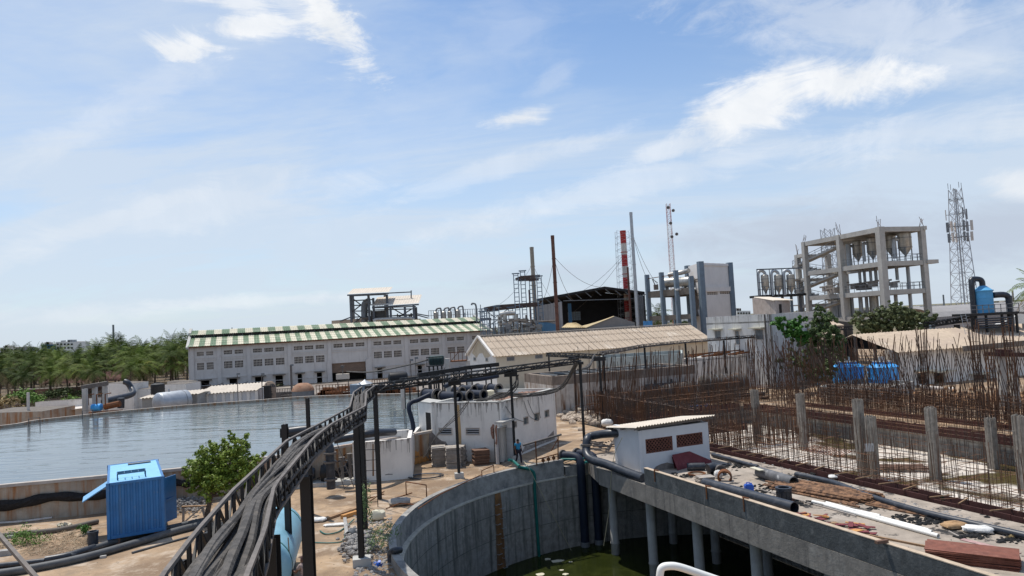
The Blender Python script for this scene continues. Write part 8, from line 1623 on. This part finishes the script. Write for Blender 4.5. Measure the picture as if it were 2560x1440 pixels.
c = D(993, 945, 80); hvessel((c.x - .8, 80, c.z), (c.x + .9, 80.5, c.z), .62, 'small black drum vessel on the trestle behind bridge end', m_black, zleg=c.z - 1.2, cat='vessel'); 
# ================================================================ PALM GROVE
def palm_mesh(seed, H, nf, fl):
    random.seed(seed); t = thing('coconut_palm', 'x', 'palm tree', (0, 0, 0)); mb = MB(); bx_, by_ = U(-.5, .5), U(-.5, .5); pts = [V((bx_ * (k / 5) ** 2, by_ * (k / 5) ** 2, H * k / 5)) for k in range(6)]
    mb.tube(pts, [.2, .17, .15, .14, .13, .12], 7); mb.build('trunk', m_bark, t, True); top = pts[-1]; cr = MB(); dry = MB()
    for f in range(nf):
        az = f * 2.399 + U(-.2, .2); el = lerp(1.35, -.75, (f / nf) ** .85) + U(-.12, .12); L_ = fl * U(.85, 1.1); isdry = f > nf - 4; m_ = dry if isdry else cr; p = V(top); d = V((cos(az) * cos(el), sin(az) * cos(el), sin(el))); side = V((-sin(az), cos(az), 0)); seg = 11; prev = p
        for k in range(seg):
            d = (d + V((0, 0, -.075 - .013 * k))).normalized(); q = prev + d * L_ / seg; w = L_ * .2 * sin(pi * min(1, (k + 1.2) / (seg + .6))) ** .7; up = side.cross(d).normalized()
            m_.poly([prev + up * .025, prev - up * .025, q])
            for s_ in (-1, 1):
                for j in range(2): b0 = lerp(prev, q, j * .5); b1 = lerp(prev, q, j * .5 + .24); tip = b0 + side * s_ * w + d * w * .45 - V((0, 0, w * U(.25, .6))); m_.poly([b0, b1, tip + d * .05, tip])
            prev = q
    cr.build('crown', m_palm, t); dry.build('dry_fronds', m_palmy, t); return t
protos = [palm_mesh(100 + k, h, n_, f) for k, (h, n_, f) in enumerate([(5.4, 22, 4.3), (6.4, 26, 4.5), (4.6, 20, 4.1), (7.0, 24, 4.5)])]
random.seed(11); n_p = 0; rows = [(141, 10), (152, 14), (162, 14), (174, 16), (188, 18), (204, 20), (222, 22), (245, 24)]
SKIP = []
for ri, (yd, cnt) in enumerate(rows):
    xl, xr = D(-30, 900, yd).x, D(486, 900, yd).x
    for k in range(cnt):
        x = lerp(xl, xr, (k + .5 + U(-.35, .35)) / cnt); y = yd + U(-4, 4)
        px_ = 1280 + x / y * F
        if ri < 2 and px_ > 455 - 60 * (ri == 0): continue
        pr_ = protos[random.randrange(4)]; s_ = U(.8, 1.1) + ri * .03 + (0.06 if px_ > 280 else -.06); c = copy_tree(pr_, (x, y, 0), U(0, 6.28), (s_, s_, s_ * U(.9, 1.12)), group='coconut palms in the grove beyond the reservoir')
        c['label'] = ['coconut palm in the front row of the grove', 'coconut palm in the second row of the grove', 'coconut palm in the middle of the grove', 'coconut palm in the middle of the grove', 'coconut palm toward the back of the grove', 'coconut palm in the back row of the grove', 'coconut palm in the back row of the grove', 'coconut palm in the back row of the grove'][ri]; n_p += 1
for p_ in protos:
    for c in kids(p_): bpy.data.objects.remove(c)
    bpy.data.objects.remove(p_)
random.seed(5)
c = palm_mesh(77, 6.6, 24, 3.2); c.location = D(1641, 800, 175); c.location.z = 0; c.scale = (1.5, 1.5, 1.5); tag(c, 'lone coconut palm seen through the vessel frame', 'palm tree')
c = palm_mesh(78, 7.5, 24, 3.6); p = D(2580, 745, 125); c.location = (p.x, 125, 0); c.scale = (1.45, 1.45, 1.45); tag(c, 'coconut palm cut by the right frame edge', 'palm tree')
for k, (x, y, rx, rz_, m_, lab, n_) in enumerate([(60, 990, 60, 18, m_scrub_veg, 'broad bright green shrub at left beyond the reservoir', 3600), (15, 1004, 60, 14, m_dry, 'dry brownish shrub at the left frame edge', 1800), (150, 978, 60, 12, m_leafd, 'dull olive shrub below the palms at left', 1800), (180, 996, 26, 9, m_scrub_veg, 'small green shrub before the brushwood', 800)]):
    yd = 118 - k * 4 if k != 2 else 140; c = D(x, y, yd); bush('wild_shrub', lab, (c.x, yd, 0.3), (rx / F * yd, 3, max(1.0, c.z + rz_ / F * yd * .7)), n_, .22, m_)
mb = MB()
for k in range(1500): p = G(U(120, 480), 0, 0) if False else V((U(-78, -46), U(108, 138), U(0, 1.2))); a = U(0, 6.28); l = U(.6, 2.2); mb.beam(p, p + V((cos(a) * l, sin(a) * l * .6, U(-.2, .5))), .07)
single(mb, 'brushwood', mk('brushwood', (.13, .095, .075), .95, .4, 1), 'dark brushwood and branches piled before the palms', 'brushwood', kind='stuff')
mb = MB(); leaves(mb, (0, 0, 0), (1, 1, 1), 1, .1)
mb = MB()
for k in range(2600): p = V((U(-95, -45), U(126, 150), U(0, .5))); leaves(mb, p, (.5, .5, .2), 1, .35, .1)
single(mb, 'undergrowth', mk('undergrowth', (.075, .07, .035), .9, .4, .4), 'olive undergrowth carpeting the ground below palms', 'undergrowth', kind='stuff')
mb = MB(); mb.poly([(-110, 112, .03), (-46, 124, .03), (-58, 262, .03), (-200, 262, .03)]); single(mb, 'grove_floor', mk('grove_soil', (.13, .095, .06), .95, .4, .2), 'dark leafy brown soil under the palm grove', 'soil', kind='structure')
mb = MB(); mb.poly([(-52, 91, .03), (-12, 86, .03), (2, 100, .03), (-6, 150, .03), (-58, 132, .03)]); single(mb, 'paved_yard', mk('yard_paving', (.27, .235, .20), .95, .25, .6, patch=((.18, .15, .13), .45, .7, .2)), 'dusty grey brown paved strip between reservoir and warehouse', 'yard', kind='structure')
# distant things
for k, (x0, x1, yt, yd, m_, lab) in enumerate([(0, 42, 869, 500, m_whitep, 'distant low white building at the left edge'), (103, 140, 861, 520, m_bluesheet, 'distant dark blue roofed factory behind the palms'), (140, 184, 855, 515, m_tw, 'distant pale factory with roof clutter behind the palms'), (1842, 1876, 777, 480, m_tw, 'distant white apartment block right of the white tower'), (2345, 2430, 768, 300, m_pvc, 'distant flat white roof before the telecom tower')]):
    t = boxb(x0, x1, yt, yd, 20, m_, lab, name='distant_building'); p, q = D(x0, yt, yd), D(x1, yt, yd)
    if k < 4:
        mb = MB()
        for j in range(5): c = lerp(p, q, (j + .5) / 5); mb.box((c.x, yd - .1, c.z - 1.6), ((q.x - p.x) * .11, .2, 1.1)); mb.box((c.x, yd - .1, c.z - 4.2), ((q.x - p.x) * .11, .2, 1.1))
        mb.build('window', m_dark, t); mb = MB()
        for j in range(4): c = lerp(p, q, U(.1, .9)); mb.box((c.x, yd + 4, c.z + .6), (U(1, 3), 2, U(.8, 2.5)))
        mb.build('roof_clutter', m_whitep if k != 2 else m_galv, t)
mb = MB()
for k in range(420):
    x = U(-900, 1500); y = U(420, 1500); s_ = U(5, 14); mb.cur = random.randrange(3); mb.box((x, y, s_ * .2), (s_ * U(.8, 2), s_, s_ * .4), U(0, 1))
single(mb, 'distant_town', [m_tw, m_stone, m_whitep], 'hazy far town of small pale houses along the horizon', 'town', kind='stuff')
mb = MB()
for k in range(1500):
    x = U(-900, 1500); y = U(300, 1300); leaves(mb, (x, y, U(1, 3)), (U(3, 8), 4, U(1.5, 3.2)), 9, 2.2, .3)
single(mb, 'distant_trees', m_leafd, 'far belt of dark trees on the flat plain', 'woods', kind='stuff')
